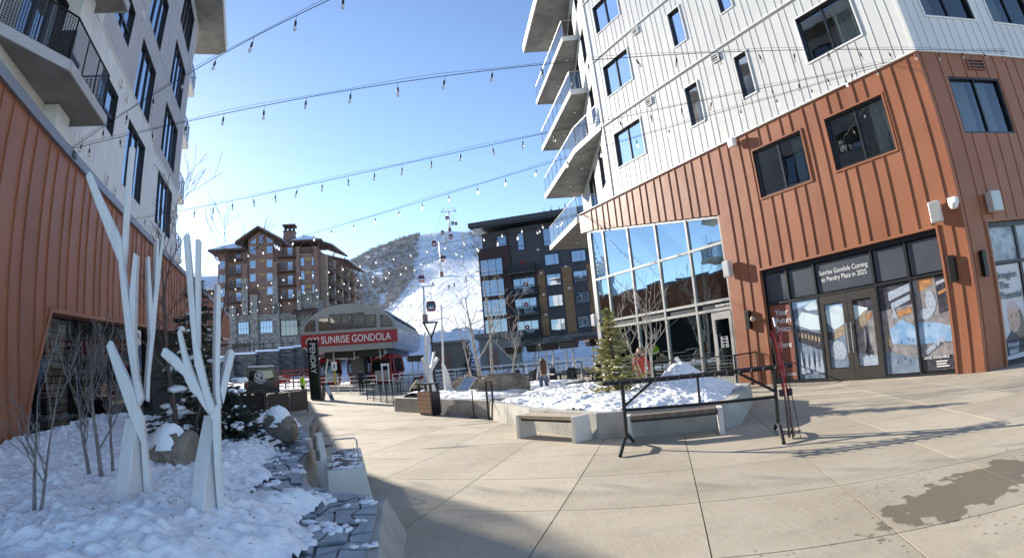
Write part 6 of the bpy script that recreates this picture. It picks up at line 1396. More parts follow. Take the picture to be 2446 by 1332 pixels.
# ------------------------------------------------------------------ gondola station
FS = Fr((-12.98, 39.9), 5.0, 'R')
gs = thing('gondola_station', 'rounded grey gondola station with red name band and arched windows', 'gondola station', (-12.98, 39.9, 0))
prof = [(-3.3, 3.05), (3.3, 3.05), (3.75, 3.45), (3.82, 4.5)] + [(3.78 * math.cos(R(a)) , 4.5 + 2.2 * math.sin(R(a))) for a in (12, 24, 36, 48, 60, 72, 84, 96, 108, 120, 132, 144, 156, 168)] + [(-3.82, 4.5), (-3.75, 3.45)]
shl = MB(); n = len(prof)
for w_, k in ((0.0, 1.0), (-0.5, 1.02), (-18.5, 1.02), (-20.5, 0.9)):
    shl.v += [tuple(FS.p(u * k, w_, 3.05 + (z - 3.05) * (k if k < 1 else 1))) for u, z in prof]
for r_ in range(3):
    for j in range(n):
        z = (prof[j][1] + prof[(j + 1) % n][1]) / 2
        shl.f.append([r_ * n + j, r_ * n + (j + 1) % n, (r_ + 1) * n + (j + 1) % n, (r_ + 1) * n + j]); shl.m.append(1 if 3.2 < z < 4.51 else 0)
shl.f += [list(range(n))[::-1], [3 * n + j for j in range(n)]]; shl.m += [0, 0]
shl.build('shell', [M['station_grey'], M['station_side']], gs)
sgn = MB().box(FS, -3.86, 3.86, 0.005, 0.09, 3.52, 4.46).build('name_band', M['sign_red'], gs)
RS = FS.d
lettering('SUNRISE GONDOLA', 0.80, (FS.p(-2.2, 0.095, 3.70), RS, Vector((0, 0, 1))), sgn, M['print_white'], spacing=1.0, bold=0.006, fit=5.55)
# three looping strokes of the emblem
for k in range(3):
    c = -3.22 + 0.32 * k; lp = []
    for i in range(21):
        a = 2 * math.pi * i / 20; x = 0.30 * math.cos(a); y = 0.14 * math.sin(a); ca, sa_ = math.cos(R(55)), math.sin(R(55))
        lp.append(FS.p(c + x * ca - y * sa_, 0.11, 3.98 + x * sa_ * 0.85 + y * ca))
    MB().tube(lp, 0.032, 5, cap=False).build('emblem_loop', M['print_white'], sgn)
for k in range(5):
    a = -2.35 + 0.94 * k
    wf = MB().box(FS, a, a + 0.86, 0.004, 0.05, 4.72, 5.92 if 0 < k < 4 else 5.72).build('window', M['dark_frame'], gs)
    MB().box(FS, a + 0.05, a + 0.81, 0.05, 0.06, 4.77, 5.87 if 0 < k < 4 else 5.67).build('pane', M['glass_bronze'], wf)
for sg in (-1, 1):
    pts = [(sg * 2.62, 4.72)] + [(sg * (2.62 + 0.93 * math.cos(R(a))), 4.72 + 0.95 * math.sin(R(a))) for a in (0, 22, 45, 67, 90)]
    if sg > 0: pts = pts[::-1]
    wf = MB().fpoly(FS, pts, 0.004, 0.05).build('window', M['dark_frame'], gs); c = (sum(p[0] for p in pts) / len(pts), sum(p[1] for p in pts) / len(pts))
    MB().fpoly(FS, [(c[0] + (p[0] - c[0]) * 0.87, c[1] + (p[1] - c[1]) * 0.87) for p in pts], 0.05, 0.06).build('pane', M['glass_bronze'], wf)
for k in range(26):                                             # black louvres along the right roof slope
    w_ = -1.2 - 0.68 * k
    MB().tube([FS.p(3.80, w_, 4.75), FS.p(3.42, w_, 5.55), FS.p(2.85, w_, 6.05)], 0.07, 4).build('louvre', M['black_metal'], gs)
MB().box(FS, -2.4, 2.4, -19, -1.5, 2.55, 3.05).build('undercarriage', M['bronze_frame'], gs)
for (u, w_) in ((0.0, -3.5), (0.2, -15)): MB().box(FS, u - 0.55, u + 0.55, w_ - 0.8, w_ + 0.8, 0, 2.56).build('column', M['shed_grey'], gs)
for (u0_, u1_) in ((-2.2, -2.9), (2.4, 3.0)): MB().tube([FS.p(u0_, -2, 3.05), FS.p(u1_, -2, 0)], 0.09, 6).build('strut', M['white_paint'], gs)
for u in (-1.6, 0.1, 2.2): MB().tube([FS.p(u, -1.2, 3.0), FS.p(u, -1.2, 2.3)], 0.07, 6).tube([FS.p(u - 0.4, -1.2, 2.4), FS.p(u + 0.4, -1.2, 2.55)], 0.06, 6).build('conveyor_arm', M['grey_metal'], gs)
MB().slab([FS.p(-4.6, -1.6, 0).xy, FS.p(4.6, -1.6, 0).xy, FS.p(4.6, -22, 0).xy, FS.p(-4.6, -22, 0).xy], -0.02, 0.22).build('platform', M['planter_concrete'], gs)

def cabin_proto():
    t = empty('gondola_cabin'); W_, Dp = 0.95, 0.85
    def ring(z, k): return [(-W_ * k, -Dp * k, z), (W_ * k, -Dp * k, z), (W_ * k, Dp * k, z), (-W_ * k, Dp * k, z)]
    def loft(rs):
        b = MB()
        for r_ in rs: b.v += ring(*r_)
        for i in range(len(rs) - 1):
            for j in range(4): b.f.append([i * 4 + j, i * 4 + (j + 1) % 4, (i + 1) * 4 + (j + 1) % 4, (i + 1) * 4 + j]); b.m.append(0)
        b.f += [[3, 2, 1, 0], [4 * len(rs) - 4 + j for j in range(4)]]; b.m += [0, 0]; return b
    loft([(0, 0.78), (0.2, 0.92), (0.85, 1.0)]).build('lower_shell', M['cabin_red'], t, bevel=0.05)
    loft([(0.85, 0.985), (1.75, 0.90)]).build('window_band', M['glass_dark'], t)
    for (x, y) in ((-1, -1), (1, -1), (1, 1), (-1, 1)): MB().tube([(x * W_, y * Dp, 0.85), (x * W_ * 0.91, y * Dp * 0.91, 1.76)], 0.06, 5).build('corner_post', M['cabin_red'], t)
    loft([(1.75, 0.94), (1.95, 0.90), (2.12, 0.66)]).build('roof', M['cabin_red'], t, bevel=0.04)
    MB().box(WORLD, -0.55, 0.55, -Dp - 0.12, -Dp - 0.02, 0.35, 0.95).build('ski_pocket', M['grey_metal'], t)
    MB().tube([(0, 0, 2.1), (0.0, 0, 2.5), (0.25, 0, 2.9), (0.25, 0, 3.5), (0, 0, 3.75)], 0.045, 6).build('hanger', M['grey_metal'], t)
    MB().box(WORLD, -0.14, 0.14, -0.1, 0.1, 3.7, 3.9).build('grip', M['black_metal'], t)
    return t
cab = cabin_proto(); first = [True]
def put_cabin(p, rz, label, group, sc_=1.0):
    o = cab if first[0] else copy_tree(cab); first[0] = False
    o.location = p; o.rotation_euler = (0, 0, rz); tag(o, label, 'gondola cabin', group); o.scale = (sc_, sc_, sc_); return o
for (u, w_, rz, lb_) in ((-2.9, -3.0, 0.9, 'red gondola cabin parked at the left under the station roof'), (-0.35, -5.2, 0.3, 'red gondola cabin in the middle under the station roof'), (2.5, -2.6, -0.2, 'red gondola cabin nearest at the right under the station roof')):
    p = FS.p(u, w_, 0.3); put_cabin(p, rz, lb_, 'gondola cabins', 1.12)
for (p, lb_) in (((-17.3, 109.6, 13.6), 'lowest gondola cabin hanging right of the nearest lift tower'), ((-28.1, 162.6, 28.1), 'gondola cabin passing above the crossarm of the nearest lift tower'), ((-24.2, 188.4, 39.0), 'gondola cabin right of the middle lift tower above the skiers'), ((-30.7, 212.8, 50.5), 'gondola cabin left of the middle lift tower head'), ((-26.5, 238.5, 58.9), 'gondola cabin hanging just below the hill crest'), ((-36.4, 287.7, 73.4), 'gondola cabin on the skyline left of the top tower'), ((-34.6, 298.0, 84.4), 'highest gondola cabin left of the top tower mast'), ((-33.6, 318.2, 86.3), 'gondola cabin right of the top tower mast, the left of two'), ((-33.0, 333.4, 89.9), 'gondola cabin right of the top tower mast, the right of two')):
    put_cabin((p[0], p[1], p[2] - 1.2), 0.1, lb_, 'gondola cabins')
def tower(x, y, zt, label, arm, r):
    zb = hill_z(math.degrees(math.atan2(x, y)), math.hypot(x, y)) - 0.3; t = thing('lift_tower', label, 'lift tower', (x, y, zb))
    MB().tube([(x, y, zb), (x, y, zt)], [r * 1.2, r], 10).build('mast', M['light_metal'], t, smooth=True)
    MB().tube([(x, y, zb), (x, y, zb + 2.4)], r * 2.0, 8).build('footing', M['lodge_brown'], t)
    MB().b(x - arm, x + arm, y - 0.25, y + 0.25, zt - 0.5, zt).build('crossarm', M['light_metal'], t)
    for s_ in (-1, 1):
        MB().b(x + s_ * arm - 0.25, x + s_ * arm + 0.25, y - 2.2, y + 2.2, zt - 0.1, zt + 0.35).build('sheave_train', M['grey_metal'], t)
        MB().tube([(x + s_ * arm * 0.6, y, zt), (x + s_ * arm * 0.75, y, zt + 1.9)], 0.12, 5).tube([(x + s_ * arm * 0.75, y, zt + 1.9), (x + s_ * arm, y, zt + 0.3)], 0.09, 5).build('lifting_frame', M['light_metal'], t)
    MB().tube([(x - arm, y, zt + 1.9), (x + arm, y, zt + 1.9)], 0.08, 5).build('catwalk_rail', M['light_metal'], t)
    return zt
tower(-25.3, 147.9, 23.6, 'nearest grey lift tower with wide crossarm on the slope', 3.0, 0.40); tower(-30.4, 228.0, 55.0, 'middle grey lift tower on the shaded slope', 3.0, 0.42); tower(-36.8, 328.0, 97.0, 'top lift tower on the skyline of the hill', 4.4, 0.55)
for s_, lb_ in ((-1, 'left haul rope of the gondola running up the hill'), (1, 'right haul rope of the gondola running up the hill')):
    pts = [(-17.2 + s_ * 2.2, 61, 4.6), (-25.3 + s_ * 3, 147.9, 24.0), (-30.4 + s_ * 3, 228, 55.4), (-36.8 + s_ * 4.4, 328, 97.4), (-40 + s_ * 4.4, 380, 108)]; full_ = []
    for a, b in zip(pts, pts[1:]):
        for k in range(8):
            f = k / 8; full_.append(Vector(a).lerp(Vector(b), f) - Vector((0, 0, 4 * 1.2 * f * (1 - f))))
    full_.append(Vector(pts[-1])); tag(MB().tube(full_, 0.05, 4).build('haul_rope', M['cable_black']), lb_, 'cable')
# skiers standing on the run
random.seed(2)
for k, (a, d_) in enumerate(((-5.0, 205), (-6.3, 200), (-6.9, 198))):
    z = hill_z(a, d_); p = azp(a, d_, z); t = thing('person', ['tall dark skier standing on the shaded upper run', 'small dark skier left of the tall skier', 'leftmost dark skier of the group on the upper run'][k], 'person', p); s_ = 1.15 if k == 0 else 0.95
    b = MB(); b.tube([p + Vector((-0.16, 0, 0)), p + Vector((-0.12, 0, 0.45 * s_)), p + Vector((-0.06, 0, 0.9 * s_))], [0.09, 0.09, 0.13], 6).tube([p + Vector((0.2, 0, 0)), p + Vector((0.14, 0, 0.45 * s_)), p + Vector((0.06, 0, 0.9 * s_))], [0.09, 0.09, 0.13], 6).tube([p + Vector((0, 0, 0.85 * s_)), p + Vector((0, 0, 1.2 * s_)), p + Vector((0, 0, 1.5 * s_))], [0.18, 0.22, 0.14], 8)
    b.tube([p + Vector((-0.2, 0, 1.42 * s_)), p + Vector((-0.35, -0.1, 1.1 * s_)), p + Vector((-0.3, -0.3, 0.9 * s_))], [0.08, 0.07, 0.06], 5).tube([p + Vector((0.2, 0, 1.42 * s_)), p + Vector((0.35, -0.1, 1.1 * s_)), p + Vector((0.3, -0.3, 0.9 * s_))], [0.08, 0.07, 0.06], 5).ell(p + Vector((0, 0, 1.66 * s_)), 0.12, 0.13, 0.15, 8, 6).build('body', M['cloth_navy'], t)

# ------------------------------------------------------------------ brush on the hillside, lone trees on the skyline
random.seed(4); br = MB()
def brushbound(r): return interp(r, [(165, -18.5), (180, -16.6), (196, -15.2), (212, -13.3), (245, -10.6), (300, -10.2), (345, -9.7), (360, -9.5)])
cnt = 0
def bush(az, r, sz):
    global cnt
    x, y = r * math.sin(R(az)), r * math.cos(R(az)); z = hill_z(az, r); cnt += 1
    for k in range(11):
        a = random.uniform(0, 6.28); rr = random.uniform(0, sz * 0.55); h = random.uniform(0.25, 1.0) * sz
        p = Vector((x + rr * math.cos(a), y + rr * math.sin(a), z + h * 0.75)); s_ = sz * random.uniform(0.14, 0.34); v1 = Vector((random.uniform(-1, 1), random.uniform(-0.5, 0.5), random.uniform(-0.2, 1.1))).normalized() * s_; v2 = Vector((random.uniform(-1, 1), random.uniform(-0.5, 0.5), random.uniform(-1, 1))).normalized() * s_ * 0.5
        br.add([p - v1, p + v2, p + v1], [(0, 1, 2)])
    for k in range(2):
        a = random.uniform(0, 6.28); q = Vector((x, y, z)); br.add([q, q + Vector((0.12, 0, 0)), q + Vector((math.cos(a) * sz * 0.4, math.sin(a) * sz * 0.4, sz * 0.9))], [(0, 1, 2)])
while cnt < 4600:
    r = random.uniform(150, 372); az = random.uniform(-24, -9.2)
    if az > brushbound(r) + 0.5 * mnoise.noise(Vector((r * 0.1, az, 0))): continue
    if mnoise.noise(Vector((az * 0.6, r * 0.03, 2))) < -0.42 and r < 300: continue
    bush(az, r, random.uniform(1.7, 3.6))
for k in range(420):
    r = random.uniform(190, 330); az = random.uniform(-4.6, 0.5)
    if az < interp(r, [(190, -3.3), (330, -4.5)]): continue
    bush(az, r, random.uniform(1.4, 2.8))
for k in range(360): bush(random.uniform(-2.5, 9.5), random.uniform(335, 365), random.uniform(1.2, 2.6))
for k in range(150): bush(random.uniform(-13, -9.6) if k % 2 else random.uniform(-9.4, -5), random.uniform(250, 345), random.uniform(0.5, 1.1))
tag(br.build('hillside_brush', M['shrub_brush']), 'dense leafless grey-brown brush covering the hillside beside the run', 'brush', kind='stuff')
def far_conifer(az, r, h, label):
    x, y = r * math.sin(R(az)), r * math.cos(R(az)); z = hill_z(az, r); t = thing('conifer', label, 'tree', (x, y, z)); rng = random.Random(int(az * 100))
    MB().tube([(x, y, z), (x, y, z + h)], [0.25, 0.04], 5).build('trunk', M['bark_brown'], t); c = MB()
    for k in range(70):
        f = rng.uniform(0.1, 1); a = rng.uniform(0, 6.28); L_ = h * 0.26 * (1 - f) + 0.15; p = Vector((x, y, z + h * f)); d = Vector((math.cos(a), math.sin(a), -0.25)); s_ = d.cross(Vector((0, 0, 1))) * 0.28 * L_
        c.add([p, p + d * L_ * 0.6 + s_, p + d * L_, p + d * L_ * 0.6 - s_], [(0, 1, 2, 3)])
    c.build('crown', M['needle_far'], t)
far_conifer(-2.75, 345, 7.0, 'lone dark conifer on the skyline left of the dark block roof')
for i, (a, h) in enumerate(((4.2, 5.5), (5.0, 6.5), (5.9, 5.0), (6.6, 7.0))): far_conifer(a, 345, h, ['first', 'second', 'third', 'fourth'][i] + ' small conifer from the left on the skyline above the dark block roof')
# ------------------------------------------------------------------ street lamp, van, fences, patio
t = thing('street_lamp', 'slim black lamp post with V-shaped head behind the litter bin', 'lamp', (-4.3, 26.6, 0))
MB().tube([(-4.3, 26.6, 0), (-4.3, 26.6, 3.0)], [0.07, 0.045], 8).build('pole', M['black_metal'], t)
MB().tube([(-4.3, 26.6, 2.95), (-4.62, 26.6, 3.66)], 0.05, 6).build('arm', M['black_metal'], t); MB().tube([(-4.3, 26.6, 2.95), (-3.98, 26.6, 3.66)], 0.05, 6).build('arm', M['black_metal'], t)
MB().b(-4.70, -3.90, 26.52, 26.68, 3.66, 3.73).build('head', M['black_metal'], t)
t = thing('van', 'black van with a white knot emblem and letter P on its rear', 'van', (-16.6, 32.0, 0))
FV = Fr((-16.6, 32.0), 27, 'R')
vb = MB(); sec = [(-1.16, 0.35), (-1.18, 0.9), (-1.14, 1.25), (-1.0, 1.85), (-0.86, 2.04), (0.86, 2.04), (1.0, 1.85), (1.14, 1.25), (1.18, 0.9), (1.16, 0.35)]; ns = len(sec)
for w_, k in ((0.0, 0.985), (-0.12, 1.0), (-3.4, 1.0), (-4.3, 0.94), (-4.9, 0.9)):
    top = 1.0 if w_ > -3.5 else (0.86 if w_ > -4.5 else 0.55)
    for (u, z) in sec: vb.v.append(tuple(FV.p(u * k, w_ - (0.18 * max(0, z - 0.9) * -1 if False else 0), 0.35 + (z - 0.35) * top)))
for i in range(4):
    for j in range(ns): vb.f.append([i * ns + j, i * ns + (j + 1) % ns, (i + 1) * ns + (j + 1) % ns, (i + 1) * ns + j]); vb.m.append(0)
vb.f += [list(range(ns))[::-1], [4 * ns + j for j in range(ns)]]; vb.m += [0, 0]; vb.build('body', M['van_black'], t, bevel=0.04)
rg = MB().fpoly(FV, [(-0.86, 1.22), (0.86, 1.22), (0.72, 1.82), (-0.72, 1.82)], 0.0, 0.015).build('rear_window', M['glass_dark'], t)
for sg in (-1, 1):
    MB().box(FV, sg * 0.95 - 0.05, sg * 0.95 + 0.05, 0.0, 0.03, 0.75, 1.2).build('tail_light', M['tail_red'], t)
    for w_ in (-0.9, -3.9):
        c = FV.p(sg * 0.95, w_, 0.36); wh = MB().tube([c - FV.d * 0.12, c + FV.d * 0.12], 0.36, 16).build('wheel', M['tyre'], t); MB().tube([c - FV.d * 0.125, c + FV.d * 0.125], 0.2, 12).build('rim', M['grey_metal'], wh)
MB().box(FV, -0.95, 0.95, -0.05, 0.08, 0.38, 0.62).build('bumper', M['black_metal'], t)
MB().slab([FV.p(u, w_, 0).xy for u, w_ in ((-0.86, -0.1), (0.86, -0.1), (0.86, -3.0), (-0.86, -3.0))], 2.04, 2.15).build('roof_snow', M['snow'], t, bevel=0.04)
c0 = FV.p(-0.05, 0.03, 1.42)
for k in range(4):
    a0 = math.pi / 2 * k + 0.4; cc = c0 + FV.d * 0.12 * math.cos(a0) + Vector((0, 0, 0.12 * math.sin(a0)))
    MB().tube([cc + FV.d * 0.30 * math.cos(2 * math.pi * i / 16) + Vector((0, 0, 0.30 * math.sin(2 * math.pi * i / 16))) for i in range(17)], 0.026, 4, cap=False).build('emblem_ring', M['print_white'], t)
lettering('P', 0.40, (c0 + FV.n * 0.01 - FV.d * 0.12 - Vector((0, 0, 0.14)), FV.d, Vector((0, 0, 1))), t, M['print_white'], bold=0.004)

def panel_fence(path, h, name, label, post, infill, rails=(0.12, 1.0), pr=0.03, step=1.0, sub=None):
    t = thing(name, label, 'fence', (path[0][0], path[0][1], 0)); pts = [Vector((p[0], p[1], 0)) for p in path]
    for i, (a, b) in enumerate(zip(pts, pts[1:])):
        L_ = (b - a).length; n = max(1, round(L_ / step)); d = (b - a) / n
        for k in range(n + (1 if i == len(pts) - 2 else 0)): p = a + d * k; MB().tube([(p.x, p.y, 0), (p.x, p.y, h)], pr, 6).build('post', M[post], t)
        for z in rails: MB().tube([(a.x, a.y, z * h), (b.x, b.y, z * h)], pr * 0.8, 5).build('rail', M[post], t)
        for k in range(n):
            p, q = a + d * (k + 0.05), a + d * (k + 0.95)
            if infill == 'pickets':
                m_ = max(2, round(d.length / (sub or 0.14)))
                for j in range(1, m_): r_ = a + d * (k + j / m_); MB().tube([(r_.x, r_.y, rails[0] * h), (r_.x, r_.y, h * rails[-1])], pr * 0.42, 4).build('picket', M[post], t)
            elif infill: MB().prism([(p.x, p.y, rails[0] * h + 0.02), (q.x, q.y, rails[0] * h + 0.02), (q.x, q.y, rails[-1] * h - 0.04), (p.x, p.y, rails[-1] * h - 0.04)], (-d.y, d.x, 0) if d.length == 0 else Vector((-d.y, d.x, 0)).normalized(), 0.012).build('infill_panel', M[infill], t)
    return t
mat('fence_brown', (0.07, 0.048, 0.036), 0.6); mat('fence_mesh', (0.035, 0.027, 0.022), 0.7)
panel_fence([(-12.6, 18.1), (-10.9, 18.15), (-9.35, 18.3), (-8.95, 19.6), (-8.75, 20.8)], 0.92, 'panel_fence', 'brown metal patio fence with solid mesh panels in front of the van', 'fence_brown', 'fence_mesh', step=1.25)
panel_fence([(-9.4, 18.25), (-10.9, 20.3), (-11.3, 22.0)], 0.92, 'panel_fence', 'rear run of the brown patio fence behind the front panels', 'fence_brown', 'fence_mesh', step=1.2)
panel_fence([(-7.85, 26.6), (-6.6, 24.6), (-5.55, 22.7), (-4.95, 21.7)], 1.03, 'picket_fence', 'black metal picket fence running from the queue towards the planter', 'black_metal', 'pickets', step=1.15, sub=0.28)
panel_fence([(-7.4, 31.6), (-3.6, 30.6), (0.2, 29.9), (3.3, 28.4)], 1.05, 'picket_fence', 'long black picket fence along the back of the patio', 'black_metal', 'pickets', step=1.9, sub=0.38)
for (pth, lb_) in (([(-8.6, 35.5), (-3.0, 36.4), (2.2, 36.2), (6.8, 34.6)], 'long white rail fence behind the patio tables'), ([(-9.0, 39.4), (-3.2, 40.2), (3.0, 39.6), (7.5, 38.2)], 'farther white rail fence at the edge of the snow'), ([(-15.6, 37.2), (-13.8, 36.6), (-11.6, 35.4), (-9.6, 35.0)], 'white queue railings in front of the gondola station'), ([(-21.5, 40.5), (-18.2, 39.6), (-16.0, 38.8)], 'white queue railings left of the pylon sign')):
    panel_fence(pth, 1.1, 'rail_fence', lb_, 'white_paint', None, rails=(0.25, 0.5, 0.75, 1.0), pr=0.04, step=1.5)
mat('fence_red', (0.22, 0.05, 0.045), 0.7)
rf_ = thing('slat_fence', 'red-brown slatted fence on the snow left of the station', 'fence', (-24, 50, 0.3))
for k in range(7): p = azp(-27.5 + 0.85 * k, 52, 0); MB().b(p.x - 0.06, p.x + 0.06, p.y - 0.06, p.y + 0.06, 0, 1.9).build('post', M['fence_red'], rf_)
for k in range(4): p, q = azp(-27.6, 52, 0.6 + 0.36 * k), azp(-22.3, 52, 0.75 + 0.36 * k); MB().tube([p, q], 0.09, 4).build('slat', M['fence_red'], rf_)
t = thing('notice_board', 'bright red notice board behind the high-visibility worker', 'sign', azp(-25.5, 44, 0))
MB().prism([azp(-26.8, 44, 0.75), azp(-24.4, 44, 0.75), azp(-24.4, 44, 1.5), azp(-26.8, 44, 1.5)], (0.43, -0.9, 0), 0.05).build('board', M['sign_red'], t)
for a in (-26.5, -24.7): q = azp(a, 44.05, 0); MB().tube([(q.x, q.y, -0.05), (q.x, q.y, 1.4)], 0.04, 5).build('post', M['grey_metal'], t)
for z, w_ in ((1.3, 1.0), (1.12, 1.3)): MB().prism([azp(-26.2, 43.95, z), azp(-26.2 + w_, 43.95, z), azp(-26.2 + w_, 43.95, z + 0.08), azp(-26.2, 43.95, z + 0.08)], (0.43, -0.9, 0), 0.06).build('print_line', M['print_white'], t)
t = thing('lane_sign', 'small white lane sign on a yellow post in front of the station', 'sign', azp(-19.7, 37, 0)); p = azp(-19.7, 37, 0)
MB().tube([(p.x, p.y, 0), (p.x, p.y, 2.3)], 0.03, 6).build('post', M['grey_metal'], t); MB().b(p.x - 0.05, p.x + 0.05, p.y - 0.05, p.y + 0.05, 0.7, 1.6).build('sleeve', M['sign_yellow'], t); MB().b(p.x - 0.2, p.x + 0.2, p.y - 0.06, p.y - 0.03, 1.6, 2.2).build('plate', M['white_paint'], t)
MB().b(p.x - 0.05, p.x + 0.05, p.y - 0.068, p.y - 0.061, 1.75, 2.0).build('print', M['print_dark'], t)
t = thing('queue_gate', 'tall narrow white gate frame with red post in the queue', 'gate', (-8.6, 33.5, 0))
MB().tube([(-8.75, 33.4, 0), (-8.75, 33.4, 1.75)], 0.06, 6).build('post', M['white_paint'], t); MB().tube([(-8.35, 33.5, 0), (-8.35, 33.5, 1.75)], 0.06, 6).build('post', M['white_paint'], t); MB().b(-8.82, -8.28, 33.38, 33.52, 1.7, 1.85).build('beam', M['white_paint'], t); MB().tube([(-8.2, 33.6, 0), (-8.2, 33.6, 2.4)], 0.05, 6).build('marker', M['sign_red'], t)
# wire mesh guard by the restaurant door
fp = [FA.p(13.0, 1.25, 0), FA.p(9.2, 1.15, 0), FA.p(6.85, 1.1, 0), FA.p(6.85, 0.05, 0)]
gt = thing('mesh_fence', 'black wire mesh fence by the restaurant door', 'fence', fp[1])
for a, b in zip(fp, fp[1:]):
    L_ = (b - a).length; n = max(1, round(L_ / 1.2)); d = (b - a) / n
    for k in range(n + 1): p = a + d * k; MB().tube([(p.x, p.y, 0), (p.x, p.y, 1.02)], 0.025, 6).build('post', M['black_metal'], gt)
    for z in (0.1, 1.02): MB().tube([(a.x, a.y, z), (b.x, b.y, z)], 0.022, 5).build('rail', M['black_metal'], gt)
    for k in range(n):
        p, q = a + d * (k + 0.03), a + d * (k + 0.97); wm = MB()
        for j in range(1, 11): r_ = p.lerp(q, j / 11); wm.tube([(r_.x, r_.y, 0.1), (r_.x, r_.y, 1.0)], 0.005, 3)
        for j in range(1, 9): z = 0.1 + 0.9 * j / 9; wm.tube([(p.x, p.y, z), (q.x, q.y, z)], 0.005, 3)
        wm.build('mesh_panel', M['black_metal'], gt)
# tag plate hanging in the centre planter
t = thing('plant_marker', 'lilac-white plant marker plate tilted on a twig in the centre planter', 'marker', (3.55, 12.2, 0.5))
MB().tube([(3.50, 12.2, 0.45), (3.62, 12.2, 1.22)], 0.008, 5).build('stake', M['bark_pale'], t); MB().prism([(3.60, 12.18, 1.24), (3.68, 12.16, 1.28), (3.90, 12.16, 0.98), (3.82, 12.18, 0.93)], (0.1, -1, 0.1), 0.01).build('plate', M['print_paper'], t)

# patio heaters with curved struts
def heater_proto():
    t = empty('patio_heater')
    MB().add([(-0.30, -0.30, 0), (0.30, -0.30, 0), (0.30, 0.30, 0), (-0.30, 0.30, 0), (-0.17, -0.16, 0.92), (0.17, -0.16, 0.92), (0.17, 0.1, 0.92), (-0.17, 0.1, 0.92)], [(3, 2, 1, 0), (4, 5, 6, 7), (0, 1, 5, 4), (1, 2, 6, 5), (2, 3, 7, 6), (3, 0, 4, 7)]).build('base', M['black_metal'], t, bevel=0.02)
    MB().box(WORLD, -0.13, 0.13, -0.315, -0.29, 0.22, 0.36).build('vent_slot', M['dark_frame'], t)
    for sx in (-1, 1): MB().tube([(sx * 0.13, -0.05, 0.9), (sx * 0.15, 0.05, 1.15), (sx * 0.17, 0.04, 1.45), (sx * 0.17, -0.08, 1.85)], [0.045, 0.04, 0.035, 0.035], 6).build('strut', M['grey_metal'], t)
    MB().add([(-0.42, -0.30, 1.82), (0.42, -0.30, 1.82), (0.42, 0.28, 1.82), (-0.42, 0.28, 1.82), (-0.48, -0.34, 2.12), (0.48, -0.34, 2.12), (0.48, 0.32, 2.12), (-0.48, 0.32, 2.12)], [(3, 2, 1, 0), (4, 5, 6, 7), (0, 1, 5, 4), (1, 2, 6, 5), (2, 3, 7, 6), (3, 0, 4, 7)]).build('hood', M['black_paint'], t, bevel=0.03)
    MB().box(WORLD, -0.5, 0.5, -0.36, 0.34, 2.12, 2.17).build('lid', M['black_metal'], t)
    return t
hp = heater_proto()
for i, (x, y, rz, lb_) in enumerate(((-6.0, 30.6, 0.35, 'black patio heater with curved struts left of the small steel tree'), (-0.2, 29.2, -0.2, 'black patio heater behind the birch clump'), (0.95, 28.6, 0.9, 'black leaning patio heater between the birches and the walking girl'), (1.55, 26.6, 0.1, 'black patio heater just behind the walking girl'), (2.35, 24.6, -0.1, 'large black patio heater right of the walking girl'), (4.0, 27.4, 0.3, 'black patio heater near the corner post of the glass front'))):
    o = hp if i == 0 else copy_tree(hp); o.location = (x, y, 0); o.rotation_euler = (0, 0, rz); tag(o, lb_, 'heater', 'patio heaters')
def table_proto():
    t = empty('patio_table'); MB().b(-0.45, 0.45, -0.45, 0.45, 0.70, 0.75).build('top', M['black_metal'], t, bevel=0.01); MB().tube([(0, 0, 0.05), (0, 0, 0.7)], 0.04, 8).build('pedestal', M['black_metal'], t)
    MB().b(-0.3, 0.3, -0.05, 0.05, 0, 0.05).b(-0.05, 0.05, -0.3, 0.3, 0.001, 0.049).build('foot', M['black_metal'], t); return t
def chair_proto():
    t = empty('patio_chair'); MB().b(-0.24, 0.24, -0.24, 0.24, 0.42, 0.46).build('seat', M['black_metal'], t)
    for (x, y) in ((-0.22, -0.22), (0.22, -0.22)): MB().tube([(x, y, 0), (x, y, 0.43)], 0.018, 5).build('leg', M['black_metal'], t)
    for x in (-0.22, 0.22): MB().tube([(x, 0.22, 0), (x, 0.24, 0.45), (x, 0.30, 0.85)], 0.018, 5).build('leg', M['black_metal'], t)
    for k in range(5): x = -0.15 + 0.075 * k; MB().tube([(x, 0.25, 0.5), (x, 0.30, 0.84)], 0.016, 4).build('back_slat', M['black_metal'], t)
    MB().tube([(-0.23, 0.30, 0.86), (0.23, 0.30, 0.86)], 0.02, 5).build('back_rail', M['black_metal'], t); MB().tube([(-0.23, 0.25, 0.5), (0.23, 0.25, 0.5)], 0.016, 5).build('back_rail', M['black_metal'], t)
    return t
tp, cpz = table_proto(), chair_proto(); nt_, nc_ = 0, 0
spots = [(2.85, 21.0), (1.75, 23.6), (0.1, 26.0), (-2.7, 26.4), (3.9, 25.0)]
names_ = ['just left of the spruce', 'right of the walking girl', 'behind the long flat boulder', 'behind the steel spire', 'by the glass corner post']
for i, (x, y) in enumerate(spots):
    o = tp if i == 0 else copy_tree(tp); o.location = (x, y, 0); o.rotation_euler = (0, 0, 0.3 * i); tag(o, 'square black patio table ' + names_[i], 'table', 'patio tables')
    for k, nth in zip(sorted(range(3), key=lambda k: y + 0.78 * math.sin(0.3 * i + 2.1 * k + 0.4)), ('nearest', 'second nearest', 'farthest')):
        a = 0.3 * i + 2.1 * k + 0.4; c = cpz if nc_ == 0 else copy_tree(cpz); nc_ += 1
        c.location = (x + 0.78 * math.cos(a), y + 0.78 * math.sin(a), 0); c.rotation_euler = (0, 0, a - math.pi / 2); tag(c, nth + ' black slat-back chair at the patio table ' + names_[i], 'chair', 'patio chairs')

